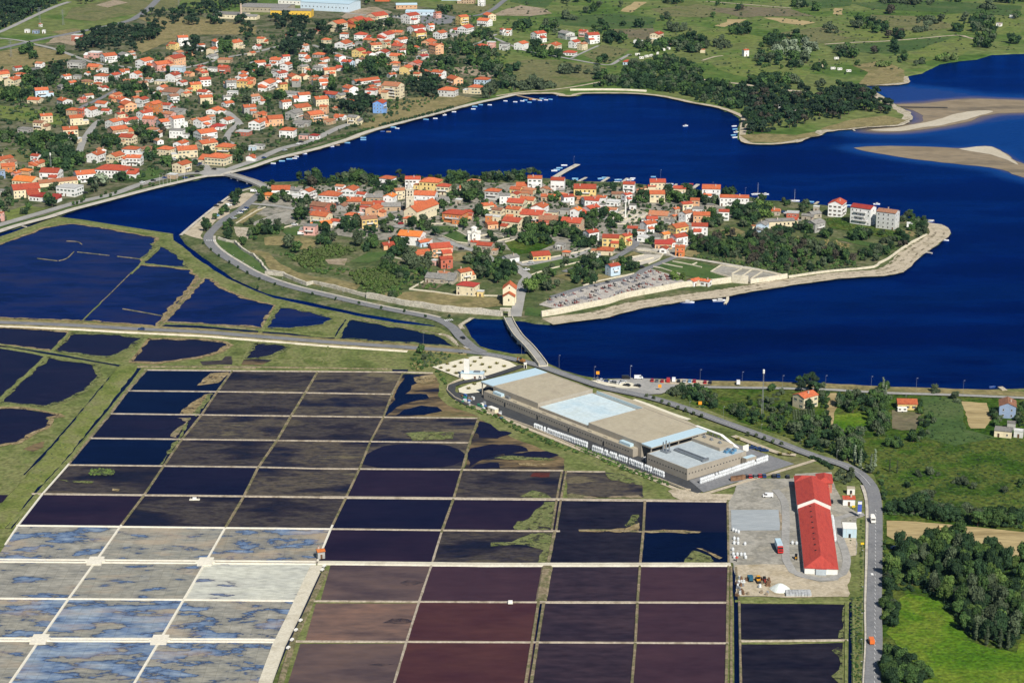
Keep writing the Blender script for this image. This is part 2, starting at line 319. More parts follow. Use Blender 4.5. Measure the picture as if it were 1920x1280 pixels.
# ---- fields on the mainland (views are magnified copies of the photograph)
f5 = lambda s: zp(900,0,3.5556,s); f6 = lambda s: zp(1380,0,3.5556,s); f1 = lambda s: zp(0,0,4,s); f2 = lambda s: zp(400,0,3.4286,s); f3 = lambda s: zp(0,190,4,s); f4 = lambda s: zp(480,200,4,s)
poly('town_ground', pp('-60,470 0,425 110,398 220,368 350,335 425,326 480,308 600,274 700,242 850,203 930,180 930,150 880,120 900,70 880,30 700,-5 480,30 300,20 150,70 -20,100 -60,300'), ZN+.05, m_town, jag=8, step=25)
FIELDS = [
 (m_straw, f5('930,75 1030,12 1112,15 1010,85')), (m_straw, f5('1560,172 1720,130 1780,132 1630,182')), (m_bare, f5('80,105 180,60 270,35 430,60 480,92 330,108')),
 (m_dgreen, f5('200,-30 520,-30 440,55 200,15')), (m_oliv, f5('690,370 820,300 1000,330 860,422 780,410')), (m_oliv, f5('150,430 300,400 500,400 850,450 760,540 520,585 230,560 140,500')),
 (m_brownf, f5('860,195 1150,190 1240,270 1000,262')), (m_lgreen, f5('1540,425 1700,372 1920,420 1920,540 1700,500 1600,470')), (m_lgreen, f5('1240,235 1600,200 1900,250 1800,312 1500,290')),
 (m_dgreen, f5('430,120 900,90 1180,120 1150,185 860,190 560,170')), (m_oliv, f5('1130,60 1450,30 1700,60 1500,120 1250,110')), (m_brownf, f5('1500,60 1800,50 1930,100 1760,120')),
 (m_straw, f6('180,118 300,120 420,135 530,150 440,170 300,152')), (m_straw, f6('650,55 712,58 708,100 648,96')), (m_straw, f6('-60,130 70,130 0,165 -60,170')), (m_lgreen, f6('-20,400 300,440 500,480 420,560 250,530 -20,500')),
 (m_dry, f6('780,440 980,400 1120,470 1120,550 900,570 820,560 880,480')), (m_lgreen, f6('1100,380 1300,300 1480,250 1640,275 1500,372 1300,405 1150,430')), (m_dgreen, f6('600,300 1000,285 1440,250 1300,300 1100,360 850,352 650,330')),
 (m_oliv, f6('200,235 560,180 900,240 600,290 300,285')), (m_lgreen, f6('1200,120 1500,90 1900,140 1900,230 1500,230')), (m_dgreen, f6('760,20 1400,10 1900,40 1900,110 1300,80 900,60')), (m_brownf, f6('0,40 350,60 520,110 180,112')),
 (m_dgreen, f6('300,-20 780,0 760,40 560,60')), (m_oliv, f6('900,100 1250,110 1500,180 1100,230 920,170')), (m_lgreen, f6('650,230 1000,180 1300,230 900,280')),
 (m_oliv, f1('540,60 900,-20 1400,-40 1320,60 1040,100 700,160 480,140')), (m_dry, f1('-40,395 240,345 420,380 560,420 480,470 250,500 60,540 -40,480')), (m_dry, f1('1000,130 1500,130 1920,200 1920,260 1500,260 1250,320 1060,400 1000,330 1240,210')), (m_bare, f1('340,330 430,270 560,250 620,320 560,345 450,320')),
 (m_bare, f1('720,40 860,0 960,20 800,60')), (m_dry, f1('380,240 560,215 640,230 470,260')), (m_lgreen, f1('0,660 200,640 260,720 100,760 -30,730')), (m_lgreen, f3('-20,30 220,50 500,110 480,180 200,160 -20,120')),
 (m_oliv, f3('-20,360 250,370 560,330 520,420 240,460 120,450 -20,400')), (m_lgreen, f3('40,830 200,780 340,800 420,780 200,860 60,900')), (m_lawn, f3('1040,520 1180,505 1300,530 1120,590 1010,580')),
 (m_lgreen, f2('1640,380 1900,350 1900,440 1700,410')), (m_bare, f2('1500,440 1720,420 1860,470 1800,500 1600,480')), (m_dry, f2('930,820 1200,640 1500,600 1700,640 1200,790 1000,840')), (m_oliv, f2('1450,30 1800,30 1740,90 1500,80')),
 (m_bare, f2('820,110 900,60 1040,45 1150,80 1080,110 900,140')), (m_oliv, f2('1560,240 1700,210 1800,230 1660,280')), (m_dry, f6('560,860 760,800 1000,770 1130,800 1160,790 1080,830 880,845 640,865')), (m_dry, f6('20,900 200,890 400,900 520,880 560,900 300,950 100,950')),
]
FN = {'straw_field':'straw_field','bare_soil':'bare_field','crop_field':'crop_field','olive_field':'pasture','fallow_field':'fallow_field','light_green_field':'meadow_field','dry_grass':'dry_grass_field','lawn':'lawn'}
for k, (m, p) in enumerate(FIELDS): poly(FN[m.name], p, ZN+.08+.004*k, m, jag=1.8, step=7)
# ---- mainland roads, promenade, beach
def road(px, wd, z, m=None, name='road', **k): return ribbon(name, px, wd, z+.26, m or m_asph, **k)
road(f1('-80,385 0,365 200,318 500,258 800,198 960,158 1040,120 1120,60 1200,-20'), 9, ZN)
road(f1('-60,260 0,240 100,195 300,100 430,45 520,15'), 7, ZN, m_asphl)
road(f1('200,320 380,360 500,400 640,452 760,482 880,495 1000,510'), 5.5, ZN, m_asphl)
road(f1('580,830 640,790 720,755 830,700 900,660'), 5.5, ZN)
road(f1('1000,510 1200,540 1480,490 1700,432 1920,392 2080,350 2300,300'), 5.5, ZN, m_asphl)
road(f1('-40,285 100,298 240,320'), 5, ZN, m_asphl)
road(f3('760,140 720,165 660,240 610,330 585,430'), 6, ZN, m_asphl)
road(f3('1690,90 1750,120 1790,160 1740,210 1710,250 1700,300 1760,320'), 6, ZN, m_asphl)
road(f3('1290,430 1400,450 1500,430 1540,480 1570,530'), 6, ZN, m_asphl)
road(f2('640,290 780,340 900,380 1040,395 1200,400 1330,420 1480,380 1520,360'), 5, ZN, m_asphl)
road(f2('700,0 800,60 900,90 1150,110 1300,140'), 6, ZN, m_asphl)
road(f2('1960,-40 1870,5 1800,60 1720,95 1640,105'), 7, ZN)
road(f2('0,700 90,720 140,760 180,800'), 5, ZN, m_asphl)
road(f2('1820,220 1700,280 1600,310 1450,300'), 4, ZN, m_asphl)
poly('car_park', f2('1330,110 1400,80 1560,110 1530,150 1400,165 1310,140'), ZN+.2, m_asph)
road(f5('-20,270 60,245 200,300 330,345 540,382 780,426 870,432 930,400 1000,362'), 4.5, ZN, m_asphl, 'lane')
road(f5('610,388 700,345 790,305'), 3.5, ZN, m_asphl, 'lane')
road(f5('1450,515 1530,540 1750,560 1920,592 2100,610'), 4, ZN, m_gravel, 'lane'); road(f6('-30,553 120,575 340,600 480,612'), 4, ZN, m_gravel, 'lane')
road(f6('590,296 800,283 1000,275 1250,255 1480,236 1560,255 1650,268'), 4, ZN, m_gravel, 'lane'); road(f6('-200,10 0,25 200,42 370,55'), 4, ZN, m_gravel, 'lane')
road(f5('1480,405 1560,380 1620,372'), 3, ZN, m_gravel, 'lane'); road(f5('110,640 300,612 470,600 620,580 760,555 830,540'), 3.5, ZN, m_gravel, 'lane')
road(f6('1500,245 1700,270'), 3, ZN, m_bare, 'lane')
prom = north_shore[1:22]
road(f3('-900,1180 -300,1010 0,925 300,838 600,752 840,698 1050,622 1250,570 1420,540 1560,532 1680,520 1800,480 1920,440'), 8, ZN, m_asphl)
road(f4('0,398 200,312 400,262 550,190 640,150 720,125'), 8, ZN, m_asphl)
poly('bridge_forecourt', f3('1480,540 1560,500 1680,500 1760,530 1690,555 1560,565'), ZN+.3, m_asphl)
ribbon('promenade', prom, 6.5, ZN+.36, m_pave, off=4.4, step=8)
ribbon('promenade_verge', north_shore[2:16], 3., ZN+.2, m_lawn, off=10., step=8)
ribbon('beach_strip', north_shore[13:24], 7, ZN+.05, m_gravel, off=3.6, jag=1.5)
ribbon('bay_shore_path', north_shore[23:38], 6, ZN+.1, m_gravel, off=3.2, jag=1.2)
ribbon('rocky_shore', north_shore[37:54], 9, ZN+.06, m_rock, off=3.5, jag=3)
bank('harbour_breakwater', f5('600,604 800,602 960,604 1110,612'), 2.5, ZN, ZN+1.6, m_stonep)
# ---- islet ground cover
i3 = lambda s: zp(340,320,4.5714,s); i7 = lambda s: zp(720,310,4.415,s); i8 = lambda s: zp(1080,310,4.415,s); i4 = lambda s: zp(1400,330,4.74,s)
s7 = lambda s: zp(780,560,4,s); s8 = lambda s: zp(1080,680,4,s); sy = lambda s: zp(1360,840,4.266,s); se = lambda s: zp(1440,680,4,s); sb = lambda s: zp(1440,960,4,s)
z5 = lambda s: zp(0,400,4,s); z6 = lambda s: zp(0,640,4,s); z7 = lambda s: zp(440,520,4,s); z8 = lambda s: zp(600,660,4,s); z9 = lambda s: zp(920,880,4,s); zA = lambda s: zp(0,960,4,s); zB = lambda s: zp(440,960,4,s)
m_oldtown = mat('old_town_paving', [(.05,.065,.03),(.20,.19,.16),(.30,.275,.23),(.10,.105,.06)], s1=.09, s2=.5, mixv=.25)
poly('old_town_paving', pp('497,352 560,350 700,345 860,343 1000,343 1180,350 1320,366 1420,380 1420,400 1370,410 1330,420 1300,450 1280,480 1220,478 1180,470 1120,480 1060,470 980,470 900,470 820,470 760,450 700,450 620,440 560,440 520,410 470,400 490,375'), ZI+.05, m_oldtown, jag=5, step=18)
ISL = [(m_gravel, i3('20,540 300,310 440,215 560,190 640,200 560,290 420,330 400,400 300,420 250,480 190,500 170,560 190,590 120,575 55,555')), (m_lawn, i3('320,560 470,640 640,740 740,870 700,880 560,820 420,740 330,660 290,610')),
 (m_dry, i3('640,680 740,700 850,800 1000,870 1130,905 1300,920 1540,980 1500,1020 1300,1000 1080,970 880,890 760,850 700,740 560,680')), (m_dry, i3('710,575 800,560 1000,560 1170,600 1150,650 1050,680 900,640 720,640')),
 (m_conc, i3('620,440 700,410 800,370 940,345 935,410 850,460 760,475 620,470')), (m_lawn, i3('860,520 960,480 1040,470 1020,560 900,550')), (m_dry, i3('460,430 620,320 700,330 520,455')), (m_rock, i3('450,480 600,490 620,530 560,590 470,560')),
 (m_lawn, i3('1440,780 1600,700 1800,690 1790,740 1600,790')), (m_bare, i3('1230,760 1420,750 1400,810 1260,800')),
 (m_dry, i7('-20,1060 300,1040 600,1070 960,1100 985,1160 700,1190 350,1160 -20,1110')), (m_lawn, i7('380,500 540,500 600,530 470,560')), (m_lawn, i7('480,580 600,540 700,590 690,640 560,620')), (m_brownf, i7('250,1000 340,960 480,990 420,1030')),
 (m_meadow, i7('1000,640 1180,590 1340,600 1440,640 1250,720 1080,740')), (m_dry, i7('500,740 700,710 780,740 640,800 520,780')), (m_asphl, i7('1090,800 1340,770 1620,720 1700,690 1720,700 1600,760 1350,830 1150,830')), (m_lawn, i7('1200,830 1500,770 1720,770 1640,810 1400,870 1250,860')),
 (m_dry, i7('1400,920 1600,860 1766,900 1766,960 1560,960')), (m_lawn, i7('1160,1240 1180,1170 1380,1200 1300,1250')), (m_dry, i8('-20,900 100,880 300,920 200,980 60,990')),
 (m_lawn, i8('640,845 800,780 1000,800 1170,840 1110,880 1280,940 1240,970 1000,930 800,890')), (m_conc, i8('1120,880 1200,830 1500,870 1740,920 1690,945 1440,975 1420,960 1290,930')), (m_dry, i8('290,800 480,715 530,735 330,800')), (m_pave, i8('360,800 560,735 720,745 640,790 520,830 400,830')),
 (m_dry, i8('880,740 920,700 1030,710 1020,740 950,760')), (m_lawn, i8('330,440 420,395 580,410 480,470 380,470')), (m_pave, i8('270,450 380,380 480,370 590,400 560,440 420,490 330,490')), (m_dry, i8('1190,540 1300,510 1400,550 1330,590 1230,580')),
 (m_meadow, i4('690,380 870,360 1000,420 1250,470 1490,500 1400,560 1180,540 900,480 740,460')), (m_lawn, i4('780,560 900,550 1250,620 1340,650 1300,660 1000,610')), (m_dry, i4('1200,440 1400,480 1500,500 1480,540 1300,490')), (m_dry, i4('580,560 800,590 910,620 900,660 700,620'))]
IN = {'pale_gravel':'gravel_lot','lawn':'lawn','dry_grass':'dry_grass_plot','yard_concrete':'paved_court','shore_rock':'stony_plot','bare_soil':'bare_plot','fallow_field':'garden_bed','meadow':'overgrown_garden','worn_asphalt':'lane','pale_paving':'paved_plot'}
for k, (m, p) in enumerate(ISL): poly(IN[m.name], p, ZI+.10+.004*k, m, jag=.7, step=4)
ring = i3('720,150 620,240 500,340 380,410 280,500 232,560 235,610 275,660 350,720 480,800 620,880 800,950 1000,1010 1300,1080 1600,1150 1900,1210')+s7('60,128 150,150 230,185 290,230 335,285 420,360 500,400')
road(ring, 6.5, ZI+.05); ribbon('pavement', ring[5:-5], 1.8, ZI+.40, m_pave, off=4.2)
road(i3('560,280 700,290 840,305 960,325 1100,330'), 5, ZI, m_asphl); road(i3('1100,330 1250,400 1400,440'), 4, ZI, m_asphl)
road(i7('1090,1250 1110,1150 1130,1050 1160,960 1190,920 1140,880 1080,830'), 7, ZI, m_asphl); road(i7('460,600 600,660 740,705 860,750 900,790 1000,810'), 5.5, ZI, m_asphl)
road(i7('-20,440 60,390 150,375'), 4, ZI, m_asphl); road(i7('80,500 160,510'), 8, ZI, m_asphl)
road(i8('-100,880 100,820 300,770 400,720 490,660 505,620 600,570 650,540'), 5, ZI, m_asph); road(i8('830,755 740,790 620,840 550,870 490,910 300,960 60,1010 -200,1090'), 5, ZI, m_asph); road(i8('640,690 740,720 830,755 960,770 1200,810 1500,860 1740,915'), 4, ZI, m_pave, 'lane')
road(i8('390,370 300,410 240,450'), 4, ZI, m_asphl); road(i8('500,690 640,700 760,720'), 5, ZI, m_pave, 'lane')
ribbon('pebble_beach', i4('1560,420 1690,440 1750,480 1740,520 1640,590 1500,680 1390,790 1300,840 1180,865 900,885 700,905 300,960 0,1010')+i8('1400,1030 1200,1065 900,1105 500,1165 200,1245')+s7('1200,150 1000,178'), 15, ZI+.2, m_gravel, jag=1.6, off=-2.5)
ribbon('stony_shore', i4('1730,440 1790,505 1700,590 1560,682 1430,795 1370,850 1200,880 900,897 700,922 300,977 0,1028')+i8('1200,1085 900,1120 500,1185 200,1265'), 3.5, ZI+.12, m_rock, jag=1.6)
ribbon('quay_edge', i3('-5,552 130,435 290,308 430,206 480,184 600,150'), 2.4, ZI+.3, m_pave, off=0)
ribbon('inlet_shore', s7('425,140 330,200 350,225'), 3, ZI+.3, m_rock)
def patchy(m, sc, lo, hi):
    n = m.node_tree.nodes; l = m.node_tree.links; g = n.new('ShaderNodeNewGeometry'); q = n.new('ShaderNodeTexNoise'); q.inputs['Scale'].default_value = sc; q.inputs['Detail'].default_value = 6; q.inputs['Roughness'].default_value = .7; l.new(g.outputs['Position'], q.inputs['Vector'])
    r = n.new('ShaderNodeMapRange'); r.inputs[1].default_value = lo; r.inputs[2].default_value = hi; l.new(q.outputs[0], r.inputs[0]); l.new(r.outputs[0], n['Principled BSDF'].inputs['Alpha'])
m_weed = mat('dry_seaweed', [(.13,.105,.06),(.09,.08,.04),(.17,.14,.09)], s1=.3, s2=1.2, mixv=.3); patchy(m_weed, .3, .50, .64)
m_vline = mat('verge_weeds', [(.09,.10,.04),(.13,.13,.06)], s1=.3, s2=1.2, mixv=.3); patchy(m_vline, .25, .44, .56)
beach = i4('1690,470 1720,500 1640,575 1500,665 1395,775 1300,825 1180,855 900,875 700,897 300,952 0,1000')+i8('1400,1022 1200,1056 900,1096 500,1156 200,1236')
ribbon('seaweed_line', beach, 2.2, ZI+.29, m_weed, jag=1.5, off=-3.0); ribbon('seaweed_line', beach, 1.6, ZI+.29, m_weed, jag=1.2, off=3.2); ribbon('beach_verge', beach, 2., ZI+.3, m_vline, jag=1.2, off=-7.5)
# ---- causeway road, coast road, country road
cause = pp('-200,594 0,604 125,609 250,616 375,622 440,627 530,634 615,641 765,651 852,657 905,662 955,671 1005,683 1055,700 1117,721 1142,728 1217,744 1280,763 1355,790 1430,817 1505,846 1543,859 1583,871 1613,888 1632,909 1640,935 1642,971 1641,1051 1639,1140 1640,1200 1636,1280 1632,1400 1625,1700 1618,2400')
bank('causeway_embankment', cause[:11], 13, ZS, ZS+.7, m_dry, top=.8, jag=.2)
bank('stone_revetment', [(x, y+7) for x, y in cause[:9]], 3.0, ZS, ZS+.5, m_stonep, top=.6, jag=.5, off=-1.)
ribbon('road', cause, 6.2, ZS+.76, m_asph)
ribbon('centre_line', cause[10:25], .16, ZS+.86, m_paint)
for i in range(44):
    a = Vector(G(1641, 960, 0).to_2d()).lerp(G(1638.5, 1290, 0).to_2d(), i/44)
    ribbon('lane_dash', [a, a+Vector((0, -2.2))], .15, ZS+.86, m_paint, world=True, smooth=False)
ribbon('footpath', [(x-15.5+(y-900)*0.002, y) for x, y in cause[24:]], 1.7, ZS+.5, m_pave); ribbon('verge_strip', [(x-10.5, y) for x, y in cause[25:]], 1.0, ZS+.5, m_gravel)
coast = s8('560,215 700,180 900,180 1300,186')+se('0,188 450,200 900,225 1400,240 1920,262 2300,280')
ribbon('coast_road', coast, 3.6, ZS+.5, m_asphl); ribbon('coast_verge', [(x, y-7) for x, y in coast], 9, ZS+.12, m_dry, jag=2)
poly('car_park', s8('270,125 420,112 560,118 700,140 900,172 720,200 640,232 500,238 300,190'), ZS+.55, m_asphl); poly('gravel_parking', s8('540,128 800,120 1000,135 1010,165 860,165 680,160'), ZS+.6, m_gravel, jag=.6)
poly('gravel_bays', s8('110,130 300,135 420,150 480,190 350,190 200,165'), ZS+.66, m_cream)
poly('traffic_island', s7('350,355 430,365 445,372 380,375'), ZS+.9, m_pave)
for i in range(5):   # zebra crossings
    t = i/4; a = G(1441.5-1080+1080+0, 0+734, 0); 
    p = G(833+t*13, 603.5-1.5*t, 0).to_2d(); ribbon('zebra_stripe', [p, p+Vector((1.2,-3.2))], .55, ZI+.5, m_paint, world=True, smooth=False)
    q = G(388+t*16, 453.5+.3*t, 0).to_2d(); ribbon('zebra_stripe', [q, q+Vector((.5,-3.))], .5, ZI+.5, m_paint, world=True, smooth=False)
    q = G(1633+t*5, 1079, 0).to_2d()
    if i < 3: ribbon('zebra_stripe', [q, q+Vector((0,-2.2))], .5, ZS+.88, m_paint, world=True, smooth=False)
# ---- south-east meadows
poly('meadow', pp('1255,725 1560,733 1920,748 2300,760 6500,920 6500,2500 1640,2500 1656,1280 1655,1140 1656,935 1640,890 1600,862 1520,835 1400,795 1300,757'), ZS+.05, m_meadow, jag=1, step=6)
poly('lush_meadow', sb('1050,610 1250,650 1380,790 1500,960 1820,1040 1960,880 1960,1500 900,1500 1000,1080 880,900 980,700'), ZS+.14, m_meadow2, jag=3, step=6)
poly('ploughed_field', sb('890,62 1100,68 1300,85 1920,150 2200,180 2200,420 1820,400 1700,250 1300,190 1000,228 890,175'), ZS+.14, m_straw, jag=.8)
poly('dry_reed_strip', se('440,225 530,225 540,300 500,380 480,460 440,470'), ZS+.14, m_straw, jag=1); poly('dry_grass_plot', se('1450,290 1640,300 1675,420 1630,492 1520,490'), ZS+.15, m_straw, jag=1.2)
poly('bare_plot', se('930,352 1150,372 1110,500 1000,505 930,490'), ZS+.16, m_brownf, jag=.3); poly('lawn', se('500,390 740,370 740,500 640,540 490,470'), ZS+.14, m_meadow2, jag=.8)
poly('lawn', s8('640,210 900,200 1500,200 1600,260 1560,420 1200,400 1000,300'), ZS+.14, m_meadow, jag=.8); poly('grass_field', s8('1330,860 1640,700 1920,800 1850,900 1640,860 1330,850'), ZS+.14, m_oliv, jag=.6)
poly('meadow_field', se('820,640 1200,560 1920,600 2200,620 2200,900 1500,860 870,880'), ZS+.13, m_meadow, jag=2); poly('meadow_field', se('840,900 1500,880 1900,900 2200,950 2200,1120 1300,1060 850,960'), ZS+.14, m_meadow, jag=2)
poly('pasture', se('1150,250 1450,270 1480,500 1700,560 1400,620 1200,560'), ZS+.15, m_dgreen, jag=1.5)
# ---- salt yard
poly('yard_concrete', sy('60,380 100,262 180,242 540,240 560,205 850,190 880,320 950,440 1060,520 1110,545 1050,560 1052,850 990,870 1000,1000 962,1182 100,1185 62,920 20,905 20,440'), ZS+.2, m_conc, jag=.5, step=3)
poly('sandy_yard', sy('82,935 300,925 500,930 560,1020 760,1070 900,1055 1000,960 980,1182 500,1190 90,1180'), ZS+.29, m_sandy, jag=1., step=3); poly('sandy_apron', sy('900,720 1045,710 1045,855 965,860'), ZS+.3, m_sandy, jag=.2)
poly('storage_slab', sy('45,492 425,490 442,655 50,658'), ZS+.29, m_concb); poly('ochre_sand', sy('425,500 455,540 470,650 440,655'), ZS+.32, m_bare, jag=.6)
ribbon('yard_road', sy('1110,525 1000,530 900,560 905,680 950,800 972,900 940,1000 850,1045 740,1045 620,1020 540,985 490,900 480,760 485,560 470,420 400,330'), 3.6, ZS+.38, m_asphl)
poly('gravel_apron', s8('690,960 740,940 840,955 1000,985 1180,985 1215,1000 1150,1030 800,1025 720,1000'), ZS+.18, m_gravel, jag=1.5, step=3)
# ================================================================ salt pans
w_navy = water('navy_brine', (.0010,.0032,.018), (.0016,.005,.026), s1=.02, rough=.2, wave=.12, s2=.1)
w_blue = water('blue_brine', None, None, s1=.02, rough=.2, wave=.15, s2=.06, cols=[(.0006,.0035,.036),(.0016,.0075,.062),(.009,.012,.058),(.014,.013,.045)], pos=[.36,.47,.58,.68])
w_viol = water('violet_brine', (.006,.006,.020), (.011,.009,.023), s1=.02, rough=.2, wave=.1, s2=.1)
w_purp = water('purple_brine', (.012,.008,.020), (.022,.013,.025), s1=.025, rough=.22, wave=.1, s2=.12)
w_plum = water('plum_brine', (.036,.019,.028), (.054,.028,.036), s1=.02, rough=.22, wave=.1, s2=.12)
w_mix = water('grey_plum_brine', (.024,.017,.026), (.042,.027,.034), s1=.03, rough=.22, wave=.1, s2=.12, mixv=.2)
w_red = water('red_brine', (.048,.019,.024), (.074,.031,.029), s1=.02, rough=.22, wave=.1, s2=.12)
w_brown = water('brown_brine', (.052,.030,.030), (.095,.052,.042), s1=.025, rough=.25, wave=.1, s2=.1, cols=[(.075,.052,.052),(.135,.088,.072),(.19,.112,.082)], pos=[.34,.5,.66])
w_char = water('charcoal_brine', (.009,.008,.016), (.019,.016,.023), s1=.03, rough=.22, wave=.1, s2=.12, mixv=.25)
m_mudw = mat('muddy_brine', [(.006,.008,.026),(.026,.022,.030),(.085,.070,.052),(.035,.030,.036),(.125,.105,.064)], s1=.034, s2=.9, rough=.6, mixv=.4, stretch=(.55,1.4,1), pos=[.38,.45,.53,.57,.64])
m_mudd = mat('dark_mud', [(.007,.008,.022),(.022,.018,.026),(.055,.046,.042),(.026,.022,.030),(.075,.062,.045)], s1=.036, s2=.9, rough=.6, mixv=.4, stretch=(.55,1.4,1), pos=[.38,.46,.53,.58,.65])
def crust(name, blue, base, seed, tan=.38):
    hi = blue
    m = mat(name, [base[0], base[1], base[2], (.022,.034,.08), (.07,.115,.215), (.13,.19,.30), (.25,.305,.37)], s1=.07+.017*(seed % 4), s2=.6, rough=.45, spec=.2, mixv=.2, detail=10,  # blue stops paint the sky's reflection in the thin water film
            stretch=(.42+.05*(seed % 4),1.1+.12*(seed % 3),1), pos=[hi-.22, hi-.12, hi-.012, hi+.002, hi+.016, hi+.05, hi+.16])
    n = m.node_tree.nodes; l = m.node_tree.links; b = n['Principled BSDF']
    mp = [q for q in n if q.type == 'MAPPING'][0]; mp.inputs['Location'].default_value = (seed*37.1, seed*11.3, seed*5)
    # joints of the wooden/clay floor cells
    g = n.new('ShaderNodeNewGeometry'); m2 = n.new('ShaderNodeMapping'); m2.inputs['Rotation'].default_value = (0,0,0); l.new(g.outputs['Position'], m2.inputs[0])
    br = n.new('ShaderNodeTexBrick'); br.inputs['Scale'].default_value = .22; br.inputs['Mortar Size'].default_value = .02; br.inputs['Color1'].default_value = (1,1,1,1); br.inputs['Color2'].default_value = (.82,.82,.81,1); br.inputs['Mortar'].default_value = (.6,.59,.56,1)
    br.offset = .0; br.inputs['Brick Width'].default_value = 1.0; br.inputs['Row Height'].default_value = .6; l.new(m2.outputs[0], br.inputs['Vector'])
    src = b.inputs['Base Color'].links[0].from_socket; mu = n.new('ShaderNodeMix'); mu.data_type = 'RGBA'; mu.blend_type = 'MULTIPLY'; mu.inputs['Factor'].default_value = .8 if tan > .2 else .25
    l.new(src, mu.inputs['A']); l.new(br.outputs['Color'], mu.inputs['B'])
    tn = n.new('ShaderNodeTexNoise'); tn.inputs['Scale'].default_value = .07; tn.inputs['Detail'].default_value = 3; l.new(mp.outputs[0], tn.inputs['Vector'])
    tr = n.new('ShaderNodeMapRange'); tr.inputs[1].default_value = .54; tr.inputs[2].default_value = .68; tr.inputs[4].default_value = tan; l.new(tn.outputs[0], tr.inputs[0])
    tm = n.new('ShaderNodeMix'); tm.data_type = 'RGBA'; l.new(tr.outputs[0], tm.inputs['Factor']); l.new(mu.outputs['Result'], tm.inputs['A']); tm.inputs['B'].default_value = (.46,.34,.22,1)
    l.new(tm.outputs['Result'], b.inputs['Base Color']); return m
BG = [(.25,.245,.21),(.30,.285,.235),(.20,.20,.185)]; BW = [(.37,.35,.295),(.30,.285,.24),(.22,.215,.19)]; BT = [(.31,.25,.175),(.28,.255,.20),(.21,.205,.19)]; BC = [(.52,.52,.44),(.49,.49,.42),(.40,.41,.37)]
CR = {'a': crust('salt_crust_pale', .56, BW, 1), 'b': crust('salt_crust_grey', .60, BG, 2), 'c': crust('salt_crust_tan', .545, BT, 3), 'd': crust('salt_crust_cream', .63, BC, 4, .1), 'e': crust('salt_crust_blue', .45, BG, 5), 'f': crust('salt_crust_mixed', .53, BW, 6), 'g': crust('salt_crust_wet', .52, BG, 7)}
ROW = [pp('276,694 480,696 755,698 815,700'), pp('240,733 480,735.5 737,739.5 760,740'), pp('207,776 480,779.5 600,781 897,784.5'), pp('170,822 480,825.5 600,827 880,830.5'), pp('130,872 480,876 600,879 1050,882.5 1135,884'), pp('55,926 480,931 600,932.5 1080,937 1362,940'),
       pp('-20,985 32,985.5 480,990.5 620,992 920,995.5 1365,997.5'), pp('-20,1051 480,1054.5 615,1055.5 920,1059 1365,1058.7'), pp('-20,1122 345,1124.5 590,1127 920,1129 1365,1130'), pp('-20,1199 480,1201 557,1202.5 920,1204 1365,1206'), pp('-60,1285 600,1287 1365,1290'), pp('-160,1378 600,1380 1365,1384')]
CC = [pp('275,694 237,734 207,776 169,822 125,875 80,926 34,985 -10,1051 -60,1122 -110,1199 -165,1285'), pp('435,696 406,736 377,779 340,825 306,875 269,930 225,988 179,1053 129,1122 74,1200 15,1286'), pp('595,698 572,737 545,781 519,826 483,878 457,931 422,990 386,1053 344,1125 300,1200 248,1287'),
      pp('755,700 735,739 719,782 694,829 674,879 649,932 620,992 594,1055'), pp('916,739 897,785 880,830 866,881 850,936 829,994 809,1059 786,1127 762,1203 737,1287'), pp('1080,830 1059,883 1049,937 1040,995 1027,1058 1014,1129 1002,1204 989,1288'), pp('1215,880 1209,939 1206,996 1200,1058 1195,1130 1191,1206 1184,1289'), pp('1363,930 1364,940 1365,997 1366,1058 1364,1130 1363,1206 1361,1290')]
def ev(pl, t, ax):
    a = 0 if ax == 'x' else 1; q = sorted(pl, key=lambda p: p[a])
    for i in range(len(q)-1):
        if t <= q[i+1][a] or i == len(q)-2:
            u = (t-q[i][a])/(q[i+1][a]-q[i][a]); return q[i][1-a]+(q[i+1][1-a]-q[i][1-a])*u
def X(r, c):
    y = ROW[r][len(ROW[r])//2][1]
    for _ in range(8): x = ev(CC[c], y, 'y'); y = ev(ROW[r], x, 'x')
    return x, y
GRID = {0: [w_navy, m_mudd, m_mudw], 1: [w_navy, m_mudd, m_mudw], 2: [w_viol, m_mudw, m_mudd, m_mudw], 3: [w_navy, m_mudd, m_mudw], 4: [m_mudd, w_viol, m_mudw, w_purp, m_mudd], 5: [w_purp, m_mudd, m_mudd, w_viol, w_purp, w_char, w_viol],
        6: ['f', 'b', 'c', w_purp, m_mudd, w_char, w_navy], 7: ['a', 'b', 'd', None, w_plum, w_mix, w_plum], 8: ['g', 'e', 'f', None, w_red, w_mix, w_plum], 9: ['b', 'e', 'g', None, w_red, w_mix, w_plum], 10: ['a', 'g', 'b', None, w_plum, w_mix, w_plum]}
ZW = ZS+.05
for r, row in GRID.items():
    for c, m in enumerate(row):
        if m is None: continue
        q = [X(r, c), X(r, c+1), X(r+1, c+1), X(r+1, c)]
        nm = 'salt_crystallising_pan' if isinstance(m, str) else ('mud_pan' if 'mud' in m.name else 'brine_pan')
        poly(nm, q, ZW, CR[m] if isinstance(m, str) else m)
